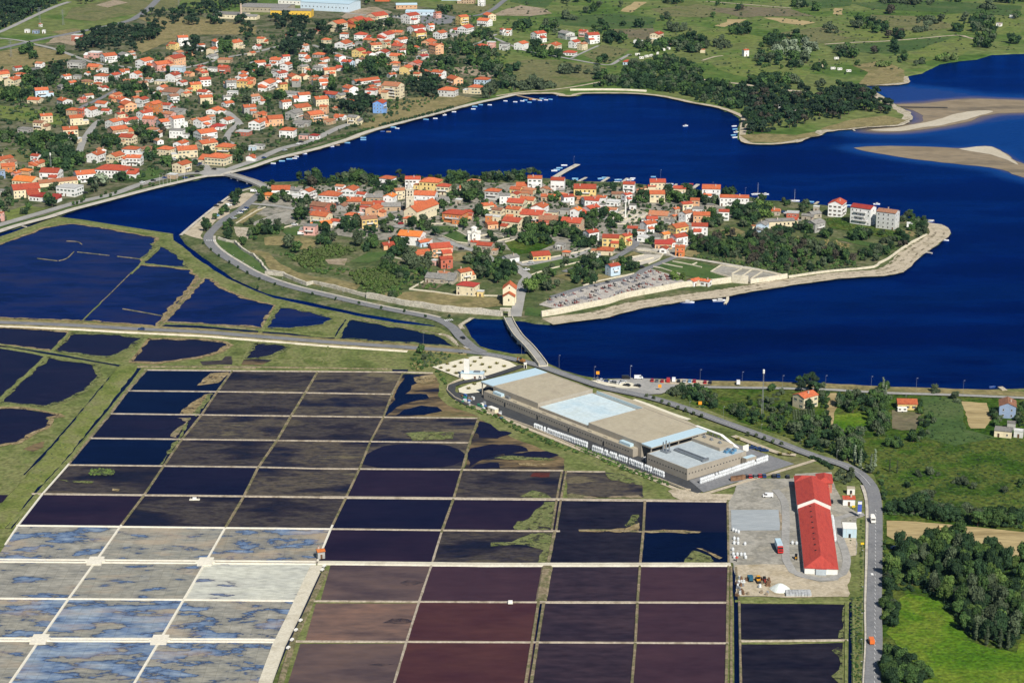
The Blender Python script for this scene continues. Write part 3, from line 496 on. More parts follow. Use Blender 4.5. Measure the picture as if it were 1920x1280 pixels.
# brown pans right of the service road
SR = pp('590,1068 553,1204 510,1290')
w_brown2 = water('grey_brown_brine', None, None, s1=.02, rough=.25, wave=.1, s2=.1, cols=[(.05,.036,.042),(.095,.066,.062),(.125,.082,.068)], pos=[.36,.52,.66])
m_plume = flat('dark_plume', (.03,.022,.03), rough=.4, mixv=.2); patchy(m_plume, .09, .38, .66)
for px_ in (zB('1240,530 1290,512 1350,512 1425,525 1350,545 1280,550'), zB('1110,830 1180,795 1260,790 1330,815 1290,830 1200,840'), zB('1000,1145 1080,1125 1225,1132 1130,1152')): poly('brine_plume', px_, ZW+.05, m_plume, jag=1.5, step=2.5)
for a, b, m in ((0, 7, w_brown2), (1, 8, w_brown), (2, 9, w_brown2), (3, 10, w_brown)):
    lx = [622-.385*(y-1060) for y in (ROW[b][2][1]+5, ROW[b+1][2][1]-4)]
    q = [(lx[0]-2, ev(ROW[b], 650, 'x')+3), (X(b, 4)[0], ev(ROW[b], 800, 'x')+2), (X(b+1, 4)[0], ev(ROW[b+1], 780, 'x')), (lx[1]+3, ev(ROW[b+1], 560, 'x'))]
    poly('brine_pan', q, ZW, m)
m_blu = flat('dark_brine', (.006,.007,.016), rough=.25, mixv=.2)
for r, c, mm in ((3, 3, w_viol),):
    poly('oval_pond', z8('320,840 345,770 400,735 480,705 600,690 800,688 960,698 1050,730 1092,770 1085,810 1000,845 850,865 600,870 430,865'), ZW+.06, mm, jag=.6, smooth=True)
poly('mud_pan', [X(3, 3), X(3, 4), X(4, 4), X(4, 3)], ZW, m_mudw)
poly('mud_flat', z8('1200,505 1300,560 1440,640 1600,700 1830,800 1830,880 1080,880 1130,690'), ZW, m_mud, jag=.8)
poly('mud_flat', z8('630,162 850,162 900,240 880,330 960,400 1190,480 470,484 545,310'), ZW, m_mud, jag=.8)
poly('mud_pan', z9('560,20 860,20 980,30 1130,100 1150,210 580,210'), ZW, m_mudw, jag=.6)
for s in ('640,170 690,168 740,230 690,250 660,300 620,320 545,345 570,300', '570,330 650,310 800,315 820,345 700,370 600,400 500,470 480,480 520,400', '640,430 760,400 880,410 920,440 780,470 560,475'): poly('marsh_pool', z8(s), ZW+.08, w_navy, jag=1.4, step=3)
for s in ('1190,520 1280,540 1330,590 1430,600 1330,650 1200,640 1170,600', '1130,720 1290,690 1500,700 1560,740 1330,770 1180,830 1110,860', '1380,760 1700,740 1800,770 1700,800 1400,810', '1180,840 1330,830 1350,870 1120,875'): poly('marsh_pool', z8(s), ZW+.08, w_viol, jag=1.6, step=3)
poly('pan_shallows', z8('1600,900 1720,900 1720,935 1560,930'), ZW+.1, mat('red_algae', [(.10,.02,.015),(.06,.02,.015)], rough=.5), jag=1.5, step=3)
# vegetation mats at pan edges
m_matg = mat('algae_mat', [(.10,.125,.042),(.155,.165,.068),(.08,.10,.032)], s1=.15, s2=.9, mixv=.35)
m_matb = mat('reed_mat', [(.28,.21,.11),(.20,.155,.08),(.33,.26,.15)], s1=.15, s2=.9, mixv=.3)
patchy(m_matg, .22, .38, .5); patchy(m_matb, .22, .36, .48)
VEG = [(m_matb, z6('1480,330 1520,290 1580,240 1720,225 1690,270 1640,310 1580,315')), (m_matb, z6('1340,545 1400,490 1450,450 1530,400 1590,385 1540,440 1480,520 1440,555')), (m_matg, z6('1440,545 1500,470 1560,395 1600,390 1510,520 1480,560')), (m_dykeb, z6('1270,710 1340,640 1400,600 1330,570 1430,570 1390,630 1320,720')), (m_matg, z6('1190,925 1250,850 1290,770 1340,720 1400,600 1420,600 1350,735 1260,850 1215,935')),
 (m_matg, z9('180,450 200,390 280,370 400,240 500,240 460,450')), (m_matg, z9('0,545 150,540 340,470 470,480 440,700 340,700 400,600 250,560 100,570 0,575')), (m_matb, z9('1010,440 1090,405 1120,400 1110,470 660,465 660,455 850,450')), (m_matg, z9('1010,430 1060,340 1110,335 1110,400 1050,420')), (m_matg, z9('1450,700 1500,600 1560,620 1650,650 1700,690 1690,705')), (m_matb, z9('1540,585 1600,590 1740,660 1720,670 1620,620')),
 (m_matb, z9('1580,465 1300,452 1160,458 1160,472 1560,474')), (m_dykeb, z9('570,190 600,180 820,205 1120,190 1140,212 580,212')), (m_matg, z9('860,30 960,25 1130,95 1130,120 980,90 900,80')), (m_matg, z8('1500,1080 1590,1035 1700,1060 1740,1095 1600,1105')), (m_matg, z8('1300,790 1400,775 1600,790 1820,800 1700,812 1400,805')), (m_matb, z8('700,190 860,165 880,200 780,240 720,230')), (m_matb, z8('1480,830 1700,840 1650,855 1500,845')),
 (m_matb, z6('840,1105 890,1108 890,1118 850,1116')), (m_matg, z6('420,1030 520,1040 700,1048 690,1060 520,1055')), (m_matg, z8('640,610 800,590 1000,600 1000,650 700,660')), (m_matg, sb('470,1030 520,1010 560,1040 570,1290 520,1280 490,1230 540,1180 540,1080')), (m_matg, sb('545,760 575,690 575,960 540,940 520,950 550,850'))]
for k, (m, p) in enumerate(VEG): poly('reed_mat' if m is m_matb else 'algae_mat' if m is m_matg else 'mud_bank', p, ZW+.12+.004*k, m, jag=1.3, step=2.5)
# lakes left of the grid
LAKES = [(w_blue, z5('-900,500 0,232 190,165 330,110 540,77 880,128 1180,187 1160,225 1165,270 1080,345 1050,388 1240,402 1425,425 1450,450 1485,485 1170,848 900,825 620,806 300,795 0,785 -900,760'), 1.0), (w_blue, z5('1130,300 1180,255 1215,250 1260,268 1330,310 1380,365 1412,408 1240,395 1072,380'), .8),
 (w_blue, z5('1540,488 1590,495 1640,550 1760,600')+z7('60,155 160,180 305,210 250,300 205,378 0,362')+z5('1500,828 1232,813 1500,520'), .8), (w_navy, z5('1210,848 1240,832 1500,842 1920,880 1930,898 1500,882'), .5), (w_navy, z7('-10,384 180,402 170,424 60,410 -10,402'), .4),
 (w_blue, z7('330,226 400,228 520,255 640,275 735,312 680,352 500,376 300,386 230,380'), 1.0), (w_navy, z7('210,405 400,418 600,446 760,452 740,462 560,458 200,428'), .4), (w_navy, z7('840,330 880,318 1000,335 1200,372 1500,428 1600,472 1655,522 1300,492 780,462 800,400'), .7),
 (w_viol, z5('-900,800 0,857 300,872 530,892 390,1030 0,983 -900,900'), .6), (w_viol, z5('540,897 900,910 1072,937 1000,1000 900,1052 800,1078 620,1062 410,1030'), 1.), (w_viol, z5('1110,940 1500,945 1690,966 1725,990 1650,1040 1500,1080 1200,1122 980,1116 1000,1080'), .6), (w_viol, z7('150,495 300,500 400,520 350,560 280,590 180,606 75,612'), 1.),
 (w_viol, z6('-900,-60 0,32 330,112 20,405 0,430 -900,700'), .5), (w_viol, z6('360,118 700,172 745,200 720,232 752,255 700,312 650,372 550,420 430,462 350,490 0,462 20,420'), 1.2), (w_viol, z6('-900,520 0,492 200,502 440,547 465,560 350,572 400,602 340,660 250,692 150,760 0,780 -900,860'), 1.2),
 (w_navy, z5('0,972 400,1040 700,1090 1000,1158 990,1166 680,1108 380,1058 0,990'), .2), (w_navy, z6('1010,198 1062,200 965,330 805,520 625,730 405,1000 170,1280 90,1400 40,1400 100,1290 340,990 560,720 740,520 900,330'), .3), (w_navy, z6('845,235 868,240 600,560 400,790 185,1000 170,1000 380,780 580,550'), .3), (w_navy, z7('1180,690 1300,690 1290,712 1190,712'), .4),
 (w_navy, z7('740,455 790,370 830,315 845,320 800,400 770,460'), .3), (w_purp, z6('-400,1050 -20,1150 90,1150 60,1190 -20,1220 -400,1300'), .5), (m_mudd, z6('1500,150 1660,140 1690,110 1740,110 1740,170 1520,178'), .5), (m_mud, z6('170,805 250,770 330,745 320,790 250,825'), .5), (m_mud, z7('60,620 150,610 280,620 200,655 40,655'), .5)]
for k, (m, p, j) in enumerate(LAKES): poly('brine_lake' if m in (w_blue, w_viol) else 'ditch_water' if m is w_navy else 'mud_flat', p, ZW+.004*k, m, jag=j*1.6, step=4)
for a in ('1385,1131 1480,1131 1583,1133 1582,1198 1480,1199 1386,1198', '1387,1207 1480,1207 1580,1204 1578,1300 1388,1300'): poly('brine_pan', pp(a), ZW, w_char, jag=.3)
poly('ditch_water', pp('1370,1063 1379,1063 1384,1130 1386,1290 1377,1290 1376,1130'), ZW, w_navy); poly('ditch_water', pp('1592,1128 1597,1128 1597,1290 1590,1290'), ZW, w_navy); poly('ditch_water', pp('1052,890 1058,890 1047,995 1036,995'), ZW+.01, w_navy)
poly('ditch_water', pp('1012,1131 1018,1131 998,1290 991,1290'), ZW+.01, w_navy); poly('ditch_water', zB('630,440 660,470 400,1000 280,1290 255,1290 430,880 590,500'), ZW+.01, m_blu)
for k, (m, p, j) in enumerate(LAKES):
    if j < .6 or m is m_mud: continue
    P = world2(p, ZW); P.append(P[0]); ribbon('lake_margin', jagged(P, j*1.2, 3., closed=False), 3.2 if m is w_viol else 2.6, ZW+.2, m_matg if k % 2 else m_matb, world=True, smooth=False, jag=2.2)
for s_ in ('1160,225 1165,270 1080,345', ): ribbon('lake_margin', z5(s_), 6, ZW+.22, m_matg, jag=2)
# dykes
def dyke(px, wd, h, m, jag=.15, name='salt_pan_dyke', **k): return bank(name, px, wd*(.78 if m in (m_dyke, m_dykeb) else .9), ZS, ZS+h, m, top=.7, jag=jag, jz=.06, smooth=False, step=4., **k)
def seg(pl, ax, a, b): 
    i = 0 if ax == 'x' else 1; q = [p for p in pl if a < p[i] < b]
    e = (lambda t: (t, ev(pl, t, 'x'))) if ax == 'x' else (lambda t: (ev(pl, t, 'y'), t)); q = [e(a)]+sorted(q, key=lambda p: p[i])+[e(b)]; return q
dyke(seg(ROW[0], 'x', 270, 812), 1.7, .5, m_dyke); dyke(z7('-180,672 0,672 600,680 1180,690'), 2.0, .5, m_dykeb)
for r, a, b in ((1, 238, 737), (2, 205, 899), (3, 168, 881), (4, 128, 1056)): dyke(seg(ROW[r], 'x', a, b), 1.5, .5, m_dyke, .3)
dyke(pp('1062,884 1135,884.5'), 1.2, .4, m_dyke); dyke(seg(ROW[5], 'x', 55, 600), 2.2, .5, m_dyke); dyke(seg(ROW[5], 'x', 600, 1363), 3.2, .55, m_dyke)
dyke(seg(ROW[6], 'x', 31, 620), 1.4, .5, m_salt, .1); dyke(seg(ROW[6], 'x', 620, 1050), 1.6, .5, m_dyke, .3); dyke(z9('660,457 850,455 1120,468 1160,466 1560,472'), 1.5, .4, m_dykeb, .4)
for d in (-2.2, 2.2): dyke([(x, y+d) for x, y in seg(ROW[7], 'x', -20, 592)], 1.3, .5, m_salt, .05)
dyke([(x, y) for x, y in seg(ROW[7], 'x', -20, 592)], 1.2, .12, m_mud, .05, name='brine_channel')
dyke(seg(ROW[7], 'x', 596, 1370), 4.6, .6, m_track, .1, name='service_track')
dyke(seg(ROW[8], 'x', -20, 560), 1.3, .5, m_salt, .05); dyke(seg(ROW[8], 'x', 585, 1020), 1.4, .5, m_dyke, .3); dyke(seg(ROW[8], 'x', 1012, 1192), 2.4, .5, m_dyke, .1); dyke(seg(ROW[8], 'x', 1192, 1366), 1.6, .5, m_dyke, .2)
for d in (-2.3, 2.3): dyke([(x, y+d) for x, y in seg(ROW[9], 'x', -20, 520)], 1.3, .5, m_salt, .05)
dyke(seg(ROW[9], 'x', 555, 1000), 1.5, .5, m_dyke, .3); dyke(seg(ROW[9], 'x', 1000, 1366), 1.4, .5, m_dyke, .2); dyke(pp('1386,1202 1480,1201.5 1590,1200'), 1.6, .5, m_dyke, .3); dyke(pp('1378,1127 1480,1129 1592,1129'), 1.6, .5, m_dykeg, .3)
for c, a, b, m, wd in ((0, 694, 870, m_dykeb, 1.6), (0, 870, 1021, m_salt, 1.1), (1, 696, 985, m_dykeb, 1.7), (1, 985, 1380, m_salt, 1.2), (2, 698, 990, m_dykeb, 1.8), (2, 990, 1380, m_salt, 1.2), (3, 700, 985, m_dykeb, 1.6), (3, 985, 1052, m_salt, 1.2), (4, 784, 1000, m_dykeb, 1.7), (4, 1000, 1380, m_dyke, 1.4), (6, 939, 1056, m_dykeb, 1.8), (6, 1060, 1380, m_dykeb, 1.6), (7, 941, 1056, m_dykeb, 1.5), (7, 1060, 1380, m_dykeb, 1.5)):
    dyke(seg(CC[c], 'y', a, b), wd, .5, m, .3 if m is not m_salt else .05)
for d in (-5.5, 2.5): dyke([(x+d, y) for x, y in seg(CC[5], 'y', 884, 995)], 1.5, .5, m_dykeb, .3)
dyke(seg(CC[5], 'y', 995, 1056), 2.2, .5, m_dykeb, .3); dyke(seg(CC[5], 'y', 1060, 1128), 6., .55, m_dykeb, .2)
for d in (-4.5, 5.5): dyke([(x+d, y) for x, y in seg(CC[5], 'y', 1128, 1380)], 1.8, .5, m_dykeb, .25)
for pl in ('1371,1062 1371,1290', '1380,1064 1386,1130 1389,1290', '1586,1130 1586,1290', '1600,1130 1601,1290'): dyke(pp(pl), 1.4, .5, m_dykeg if pl[:2] == '15' or pl[:2] == '16' else m_dykeb, .35)
dyke(seg(ROW[10], 'x', -60, 1366), 1.5, .5, m_dyke, .2); dyke(seg(ROW[11], 'x', -160, 1366), 2.5, .5, m_dykeg, .2)
bank('service_track', zB('615,405 560,520 430,800 330,1000 225,1290 60,1680'), 5.6, ZS, ZS+.55, m_track, top=.9, smooth=False); dyke(zB('680,440 520,790 440,960 340,1290'), 3.4, .5, m_dykeb, .15)
for p, wd, m in ((z6('1100,215 960,370 825,545 670,725'), 1.6, m_dykeb), (z6('1090,208 940,372 790,560 640,745 380,1030 300,1120 60,1400'), 2.2, m_dykeg), (z6('1030,190 1300,190 1600,192 1920,200'), 2.4, m_dykeb), (z6('220,1148 130,1260 60,1340'), 2., m_dykeb), (z6('0,25 400,85 700,140 1000,190'), 1.6, m_dykeg), (z6('0,48 340,105 640,160 700,175'), 2., m_dykeg),
                 (z6('350,112 180,270 0,430'), 2.2, m_dykeg), (z6('0,478 200,492 440,540'), 2., m_dykeg), (z6('460,5 390,80'), 1.8, m_dykeg), (z5('530,888 440,980 385,1032'), 1.8, m_dykeg), (z5('1100,930 1040,1010 970,1095'), 2.4, m_dykeg), (z5('1500,490 1370,640 1240,775 1170,850'), 1.5, m_dykeb), (z5('1525,490 1390,645 1260,790 1200,845'), 1.5, m_dykeb), (z5('1230,813 1500,830 1920,872'), 1.6, m_dykeb),
                 (z5('1072,378 1240,398 1425,422'), 1.7, m_dykeg), (z5('1180,262 1080,350 1040,400 980,455'), 1.8, m_dykeg), (z5('880,325 1000,338 1070,348'), .9, m_dykeb), (z5('920,718 1080,745 1225,772'), .9, m_dykeb), (z5('500,210 580,215 615,235'), .8, m_dykeb), (z5('555,290 500,340 440,358'), .7, m_dykeb), (z5('760,665 740,690 700,725 620,805'), .9, m_dykeg), (z5('580,292 820,318'), .7, m_dykeb), (z5('430,358 280,340'), .7, m_dykeb), (z7('315,215 215,380 190,430'), 2., m_dykeg), (z7('860,305 800,400 760,460'), 2.2, m_dykeg), (z7('0,372 200,395 480,420 760,452'), 1.4, m_dykeg),
                 (z5('0,200 200,130 430,45'), 5, m_dykeg), (z5('430,45 560,60 900,112 1290,165'), 3.5, m_dykeg), (z7('1540,425 1600,440 1650,480 1690,510'), 3, m_rock), (z7('860,310 1000,325 1200,362 1400,400 1560,430'), 2., m_dykeb), (z7('700,520 680,590 660,650'), 1.2, m_dykeg), (z5('980,450 900,530 820,610 760,665'), .6, m_dykeb), (z5('1890,980 1840,1060 1800,1140'), 1.4, m_dykeg)): dyke(p, wd, .45, m, .4, smooth_=None) if False else bank('marsh_dyke', p, wd, ZS, ZS+.45, m, top=.6, jag=.5, jz=.12, step=2.5)
bank('grass_bank', z6('960,190 900,270 740,470 560,690 360,930 180,1120 40,1290 -60,1400'), 12, ZS, ZS+.7, mat('green_bank', [(.10,.13,.03),(.15,.17,.05),(.17,.17,.075)], s1=.06, s2=.7, mixv=.3, bump=.4), top=.8, jag=.2)
# stone caps where salt-pan dykes cross
for r in (7, 9):
    for c in (1, 2):
        x, y = X(r, c); p = G(x, y, ZS); MB().box(-4.2,4.2,-1.2,1.2,0,.75).box(-3.2,3.2,-4.2,4.2,0,.72).build('sluice_platform', m_salt, None, (p.x, p.y, ZS))['kind'] = 'structure'
# ================================================================ houses
WALLC = {'W': ('white', (.80,.79,.76)), 'C': ('cream', (.72,.62,.42)), 'G': ('grey', (.40,.39,.36)), 'P': ('peach', (.72,.42,.24)), 'Y': ('yellow', (.72,.54,.22)), 'O': ('orange', (.58,.22,.08)), 'B': ('pale blue', (.52,.64,.74)),
         'K': ('pink', (.68,.38,.32)), 'S': ('stone', (.42,.37,.29)), 'R': ('brick red', (.46,.14,.09)), 'D': ('sky blue', (.20,.36,.68)), 'T': ('tan', (.48,.35,.23)), 'L': ('light grey', (.58,.58,.55)), 'N': ('slate blue', (.28,.36,.50))}
ROOFC = {'o': ('orange', [(.43,.105,.045),(.50,.14,.06),(.36,.09,.045)]), 'r': ('red', [(.36,.068,.038),(.41,.085,.046),(.31,.06,.038)]), 'b': ('brown', [(.24,.11,.07),(.30,.15,.09),(.20,.10,.07)]), 'g': ('grey', [(.19,.18,.17),(.25,.24,.22),(.15,.145,.14)]), 'w': ('white flat', [(.6,.6,.58),(.52,.52,.5)]),
         't': ('weathered orange', [(.42,.17,.08),(.36,.17,.10),(.46,.15,.06)]), 'v': ('bright orange', [(.58,.16,.04),(.62,.20,.055)]), 'c': ('crimson', [(.34,.05,.04),(.30,.045,.035)])}
def roof_mat(k):
    m = mat('roof_tiles_'+k, ROOFC[k][1], s1=.45, s2=2.2, mixv=.22, rnd=.2, coord='o', rough=.85)
    n = m.node_tree.nodes; l = m.node_tree.links; b = n['Principled BSDF']
    if not b.inputs['Normal'].is_linked:
        tc = n.new('ShaderNodeTexCoord'); wv = n.new('ShaderNodeTexWave'); wv.bands_direction = 'X'; wv.inputs['Scale'].default_value = 1.6; l.new(tc.outputs['Object'], wv.inputs['Vector'])
        bu = n.new('ShaderNodeBump'); bu.inputs['Strength'].default_value = .5; bu.inputs['Distance'].default_value = .08; l.new(wv.outputs[0], bu.inputs['Height']); l.new(bu.outputs[0], b.inputs['Normal'])
    return m
def wall_mat(k):
    c = WALLC[k][1]; d = tuple(x*.86 for x in c)
    return mat('plaster_'+k, [c, c, d], s1=.35, s2=1.3, mixv=.08 if k != 'S' else .25, rnd=.07, coord='o', rough=.9)
m_pane = flat('window_glass', (.025,.03,.038), rough=.15, spec=.5); m_frame = flat('window_frame', (.55,.53,.48)); m_shut = flat('brown_shutter', (.11,.06,.035)); m_shutg = flat('green_shutter', (.04,.11,.07)); m_door = flat('wooden_door', (.12,.06,.03)); m_chim = flat('chimney_plaster', (.5,.42,.35)); m_rail = flat('white_rail', (.7,.7,.68)); m_solar = flat('solar_panel', (.012,.014,.03), rough=.2)
def window_mesh(mf, w=1.0, h=1.25, shut=None):
    b = MB(); t = .09
    b.box(-w/2,-w/2+t,-.06,.05,0,h,0).box(w/2-t,w/2,-.06,.05,0,h,0).box(-w/2+t,w/2-t,-.06,.05,0,t,0).box(-w/2+t,w/2-t,-.06,.05,h-t,h,0).box(-w/2+t,w/2-t,-.02,.05,t,h-t,1).box(-w/2-.08,w/2+.08,-.14,.05,-.08,0,0)
    if shut:
        for s in (-1, 1): b.box(s*(w/2+.27)-.25, s*(w/2+.27)+.25,-.07,.05,.02,h-.02,2)
    return b.mesh('window', [mf, m_pane]+([shut] if shut else []))
WIN = [window_mesh(m_frame), window_mesh(m_frame, shut=m_shut), window_mesh(m_frame, shut=m_shutg), window_mesh(m_shut, 1.1, 1.3), window_mesh(m_frame, .9, 1.1)]
DOOR = MB().box(-.5,.5,-.07,.05,0,2.1,0).box(-.62,-.5,-.1,.05,0,2.2,1).box(.5,.62,-.1,.05,0,2.2,1).box(-.5,.5,-.1,.05,2.1,2.2,1).mesh('door', [m_door, m_frame])
CHIM = MB().box(-.35,.35,-.3,.3,-1.2,1.1,0).box(-.45,.45,-.4,.4,1.1,1.22,0).box(-.2,.2,-.2,.2,1.22,1.45,1).mesh('chimney', [m_chim, flat('chimney_pot', (.35,.12,.06))])
AERIAL = MB().box(-.03,.03,-.03,.03,0,2.2).box(-.7,.7,-.02,.02,1.6,1.65).box(-.5,.5,-.02,.02,2.0,2.05).mesh('aerial', flat('aerial_metal', (.25,.25,.25)))
HOUSES = []; FOOT = []          # FOOT: footprints to keep trees out of
LAND = [(20,150,'at the far left edge of the town'),(60,345,'at the left end of the promenade'),(215,320,'near the silvery tree by the promenade'),(330,310,'behind the promenade flagpoles'),(130,235,'beside the left-hand lane'),(270,250,'in the middle of the lower town'),(390,270,'by the junction before the low bridge'),(200,150,'below the left pine wood'),(330,120,'in the upper left town'),(460,180,'in the heart of the mainland town'),(480,260,'above the promenade bend'),(560,130,'among the houses of the middle town'),(560,220,'near the shore road'),(700,90,'in the upper mainland town'),(680,150,'below the long orange roof'),(760,170,'by the waterfront hotel'),(870,70,'near the upper car park'),(860,150,'at the right end of the bay houses'),
        (1000,90,'in the hamlet above the bay'),(1180,90,'beside the caravan plots'),(1400,120,'near the field wood'),(560,380,'at the western tip of the islet'),(680,370,'left of the bell tower'),(640,430,'by the paved court on the islet'),(800,350,'behind the bell tower'),(840,400,'right of the parish church'),(950,380,'in the middle of the old town'),(1000,430,'behind the round white chapel'),(1080,345,'by the long stone pier'),(1060,400,'left of the white column'),(1180,360,'behind the white column'),(1240,420,'right of the white column'),(1290,370,'by the islet east jetties'),(1130,460,'above the cemetery lane'),(1260,470,'at the corner above the ruins'),(1480,430,'at the east end of the islet'),(1620,400,'on the eastern point of the islet'),(790,460,'left of the small round chapel'),(870,510,'near the gate church'),(960,490,'beside the street to the old gate'),(1290,520,'inside the cemetery wall'),(1510,750,'above the vine rows'),(1700,760,'on the south shore road'),(1890,780,'at the right edge by the south shore')]
def locus(x, y): return min(LAND, key=lambda q: (q[0]-x)**2+((q[1]-y)*1.8)**2)[2]
STN = {1: 'low', 2: 'two-storey', 3: 'three-storey', 4: 'four-storey'}
ANG = {'a': -20, 'b': 22, 'g': 68, 'h': -18, 'f': -15, 's': -4, 'k': 110, 'j': 40, 'i': 40}
def house(x, y, wpx, T, wall, roof, st, base=1.0, ratio=.78, ang=None, label=None, cat='house', name='house', rng=None, zfloor=None, lift=0.):
    rg = random.Random(int(x*7+y*13)); he = {1: 3.4, 2: 6.6, 3: 9.5, 4: 12.4}[st]
    a0 = ANG[T] if ang is None else ang
    if ang is None and T == 'a' and y < 335: a0 = rg.choice((-20, -28, 38, 48, 56, -58, 62))
    a = math.radians(a0+rg.uniform(-6, 6))
    fl = roof == 'w' or T == 'f'; hip = T in 'hi'
    c, s = abs(math.cos(a)), abs(math.sin(a))
    p = G(x, y, base+he*.55+(0 if fl else 1.0)); wm = wpx*MPP(p)
    L = max(3.2, wm/(c+ratio*s)); Wd = max(3., L*ratio)
    rise = 0 if fl else Wd/2*math.tan(math.radians(rg.uniform(18, 24)))
    p = G(x, y, base+(he+rise)*.5); nm_ = name if name != 'house' else ('apartment_house' if st > 2 else 'outbuilding' if (st == 1 and fl) else 'cottage' if st == 1 else 'house'); o = empty(nm_, (p.x, p.y, base-.05+lift), a)
    if cat == 'house': cat = {'apartment_house': 'apartment house', 'outbuilding': 'outbuilding', 'cottage': 'cottage'}.get(nm_, 'house')
    lx, ly = L/2, Wd/2
    wm_, rm = wall_mat(wall), roof_mat(roof)
    b = MB()
    if fl:
        b.box(-lx, lx, -ly, ly, 0, he); b.build('wall', wm_, o)
        r = MB().box(-lx-.15, lx+.15, -ly-.15, ly+.15, he, he+.18)
        for q in ((-lx-.15,lx+.15,-ly-.15,-ly+.05),(-lx-.15,lx+.15,ly-.05,ly+.15),(-lx-.15,-lx+.05,-ly+.05,ly-.05),(lx-.05,lx+.15,-ly+.05,ly-.05)): r.box(*q, he+.18, he+.5)
        ro = r.build('roof', rm, o)
    elif hip:
        b.box(-lx, lx, -ly, ly, 0, he); b.build('wall', wm_, o)
        v = .5; d = max(.3, lx-ly*.92); e = he-.05; r = MB()
        A = [(-lx-v,-ly-v,e),(lx+v,-ly-v,e),(lx+v,ly+v,e),(-lx-v,ly+v,e)]; R0, R1 = (-d,0,he+rise+.1), (d,0,he+rise+.1)
        r.face([A[0],A[1],R1,R0]); r.face([A[2],A[3],R0,R1]); r.face([A[1],A[2],R1]); r.face([A[3],A[0],R0]); r.face([A[3],A[2],A[1],A[0]])
        ro = r.build('roof', rm, o)
    else:
        k = [(-lx,-ly,0),(lx,-ly,0),(lx,ly,0),(-lx,ly,0),(-lx,-ly,he),(lx,-ly,he),(lx,ly,he),(-lx,ly,he),(-lx,0,he+rise),(lx,0,he+rise)]
        for f in ((0,1,5,4),(2,3,7,6),(1,2,6,9,5),(3,0,4,8,7)): b.face([k[i] for i in f])
        b.build('wall', wm_, o)
        v = .35; g = .25; sl = rise/ly; t = .2; r = MB()
        for sg in (-1, 1):
            e = [(-lx-g, sg*(ly+v), he-sl*v+.03), (lx+g, sg*(ly+v), he-sl*v+.03), (lx+g, 0, he+rise+.03), (-lx-g, 0, he+rise+.03)]
            u = [(q[0], q[1], q[2]+t) for q in e]
            if sg > 0: e.reverse(); u.reverse()
            r.face(u); r.face(list(reversed(e))); r.face([e[0], e[1], u[1], u[0]]); r.face([e[1], e[2], u[2], u[1]]); r.face([e[3], e[0], u[0], u[3]])
        ro = r.build('roof', rm, o)
        if rg.random() < .7: link('chimney', CHIM, ro, (rg.uniform(-.5,.5)*lx, rg.choice((-.4,.4))*ly, he+rise*.6+.4))
        if rg.random() < .25: link('aerial', AERIAL, ro, (rg.uniform(-.6,.6)*lx, 0, he+rise))
    if rg.random() < (.5 if st > 1 else .3) and L > 6 and name == 'house':
        h2 = he*(.52 if st > 1 else .75); w2, d2 = L*rg.uniform(.32,.5), Wd*rg.uniform(.5,.8); sx = rg.choice((-1, 1)); x0 = sx*lx if sx > 0 else -lx-w2; y0 = -ly+rg.uniform(.1,.4)*(Wd-d2)
        if rg.random() < .45: x0 = rg.uniform(-lx, lx-w2); y0 = -ly-d2*.55; d2 = d2*.55
        MB().box(x0,x0+w2,y0,y0+d2-.002,0,h2).build('annex_wall', wm_, o); fl2 = rg.random() < .35
        if fl2: MB().box(x0-.12,x0+w2+.12,y0-.12,y0+d2+.1,h2,h2+.2).build('annex_roof', roof_mat(rg.choice('wgt')), o)
        else:
            q = MB(); e = .3; z0, z1 = h2-.02, h2+d2*.38
            A_ = [(x0-e,y0-e,z0),(x0+w2+e,y0-e,z0),(x0+w2+e,y0+d2,z1),(x0-e,y0+d2,z1)]; B_ = [(a,b_,c_+.18) for a, b_, c_ in A_]
            q.face(B_); q.face(A_[::-1]); q.face([A_[0],A_[1],B_[1],B_[0]]); q.face([A_[1],A_[2],B_[2],B_[1]]); q.face([A_[3],A_[0],B_[0],B_[3]])
            q.face([(x0,y0+d2-.01,h2),(x0,y0,h2),(x0,y0+d2-.01,z1)]); q.face([(x0+w2,y0,h2),(x0+w2,y0+d2-.01,h2),(x0+w2,y0+d2-.01,z1)]); q.build('annex_roof', rm, o)
        link('window', WIN[0], o, (x0+w2/2, y0-.01, 1.1))
    # windows and a door on the sides that look towards the water and the camera
    wn = WIN[rg.randrange(5)]; rel = Vector((-p.x, -p.y)).normalized()
    for ang_, ln, dd in ((0, L, ly), (math.pi/2, Wd, lx), (math.pi, L, ly), (-math.pi/2, Wd, lx)):
        nn = Vector((math.sin(ang_+a), -math.cos(ang_+a)))
        if nn.dot(rel) < .12: continue
        n = max(1, int((ln-.8)/2.7)); dn = rg.randrange(n); far = p.y > 1900
        for f in range(st):
            for i in range(n):
                if rg.random() < (.3 if far else .14): continue
                t = (i+.5)/n*ln-ln/2; z = f*3.0+1.1
                pos = (t*math.cos(ang_)+dd*math.sin(ang_), t*math.sin(ang_)-dd*math.cos(ang_), z)
                if f == 0 and i == dn and ang_ == 0: link('door', DOOR, o, (pos[0], pos[1], .05), ang_)
                else: link('window', wn, o, pos, ang_)
        if st > 1 and ang_ == 0 and rg.random() < .4 and ln > 6:
            for f in range(1, st):
                bl = ln*rg.uniform(.4, .8); z = f*3.0+.1; bb = MB().box(-bl/2,bl/2,-dd-1.2,-dd-.002,z,z+.16,0).box(-bl/2,bl/2,-dd-1.2,-dd-1.12,z+.16,z+1.0,1).box(-bl/2,-bl/2+.08,-dd-1.12,-dd-.002,z+.16,z+1.0,1).box(bl/2-.08,bl/2,-dd-1.12,-dd-.002,z+.16,z+1.0,1)
                bb.build('balcony', [m_chim, m_rail], o)
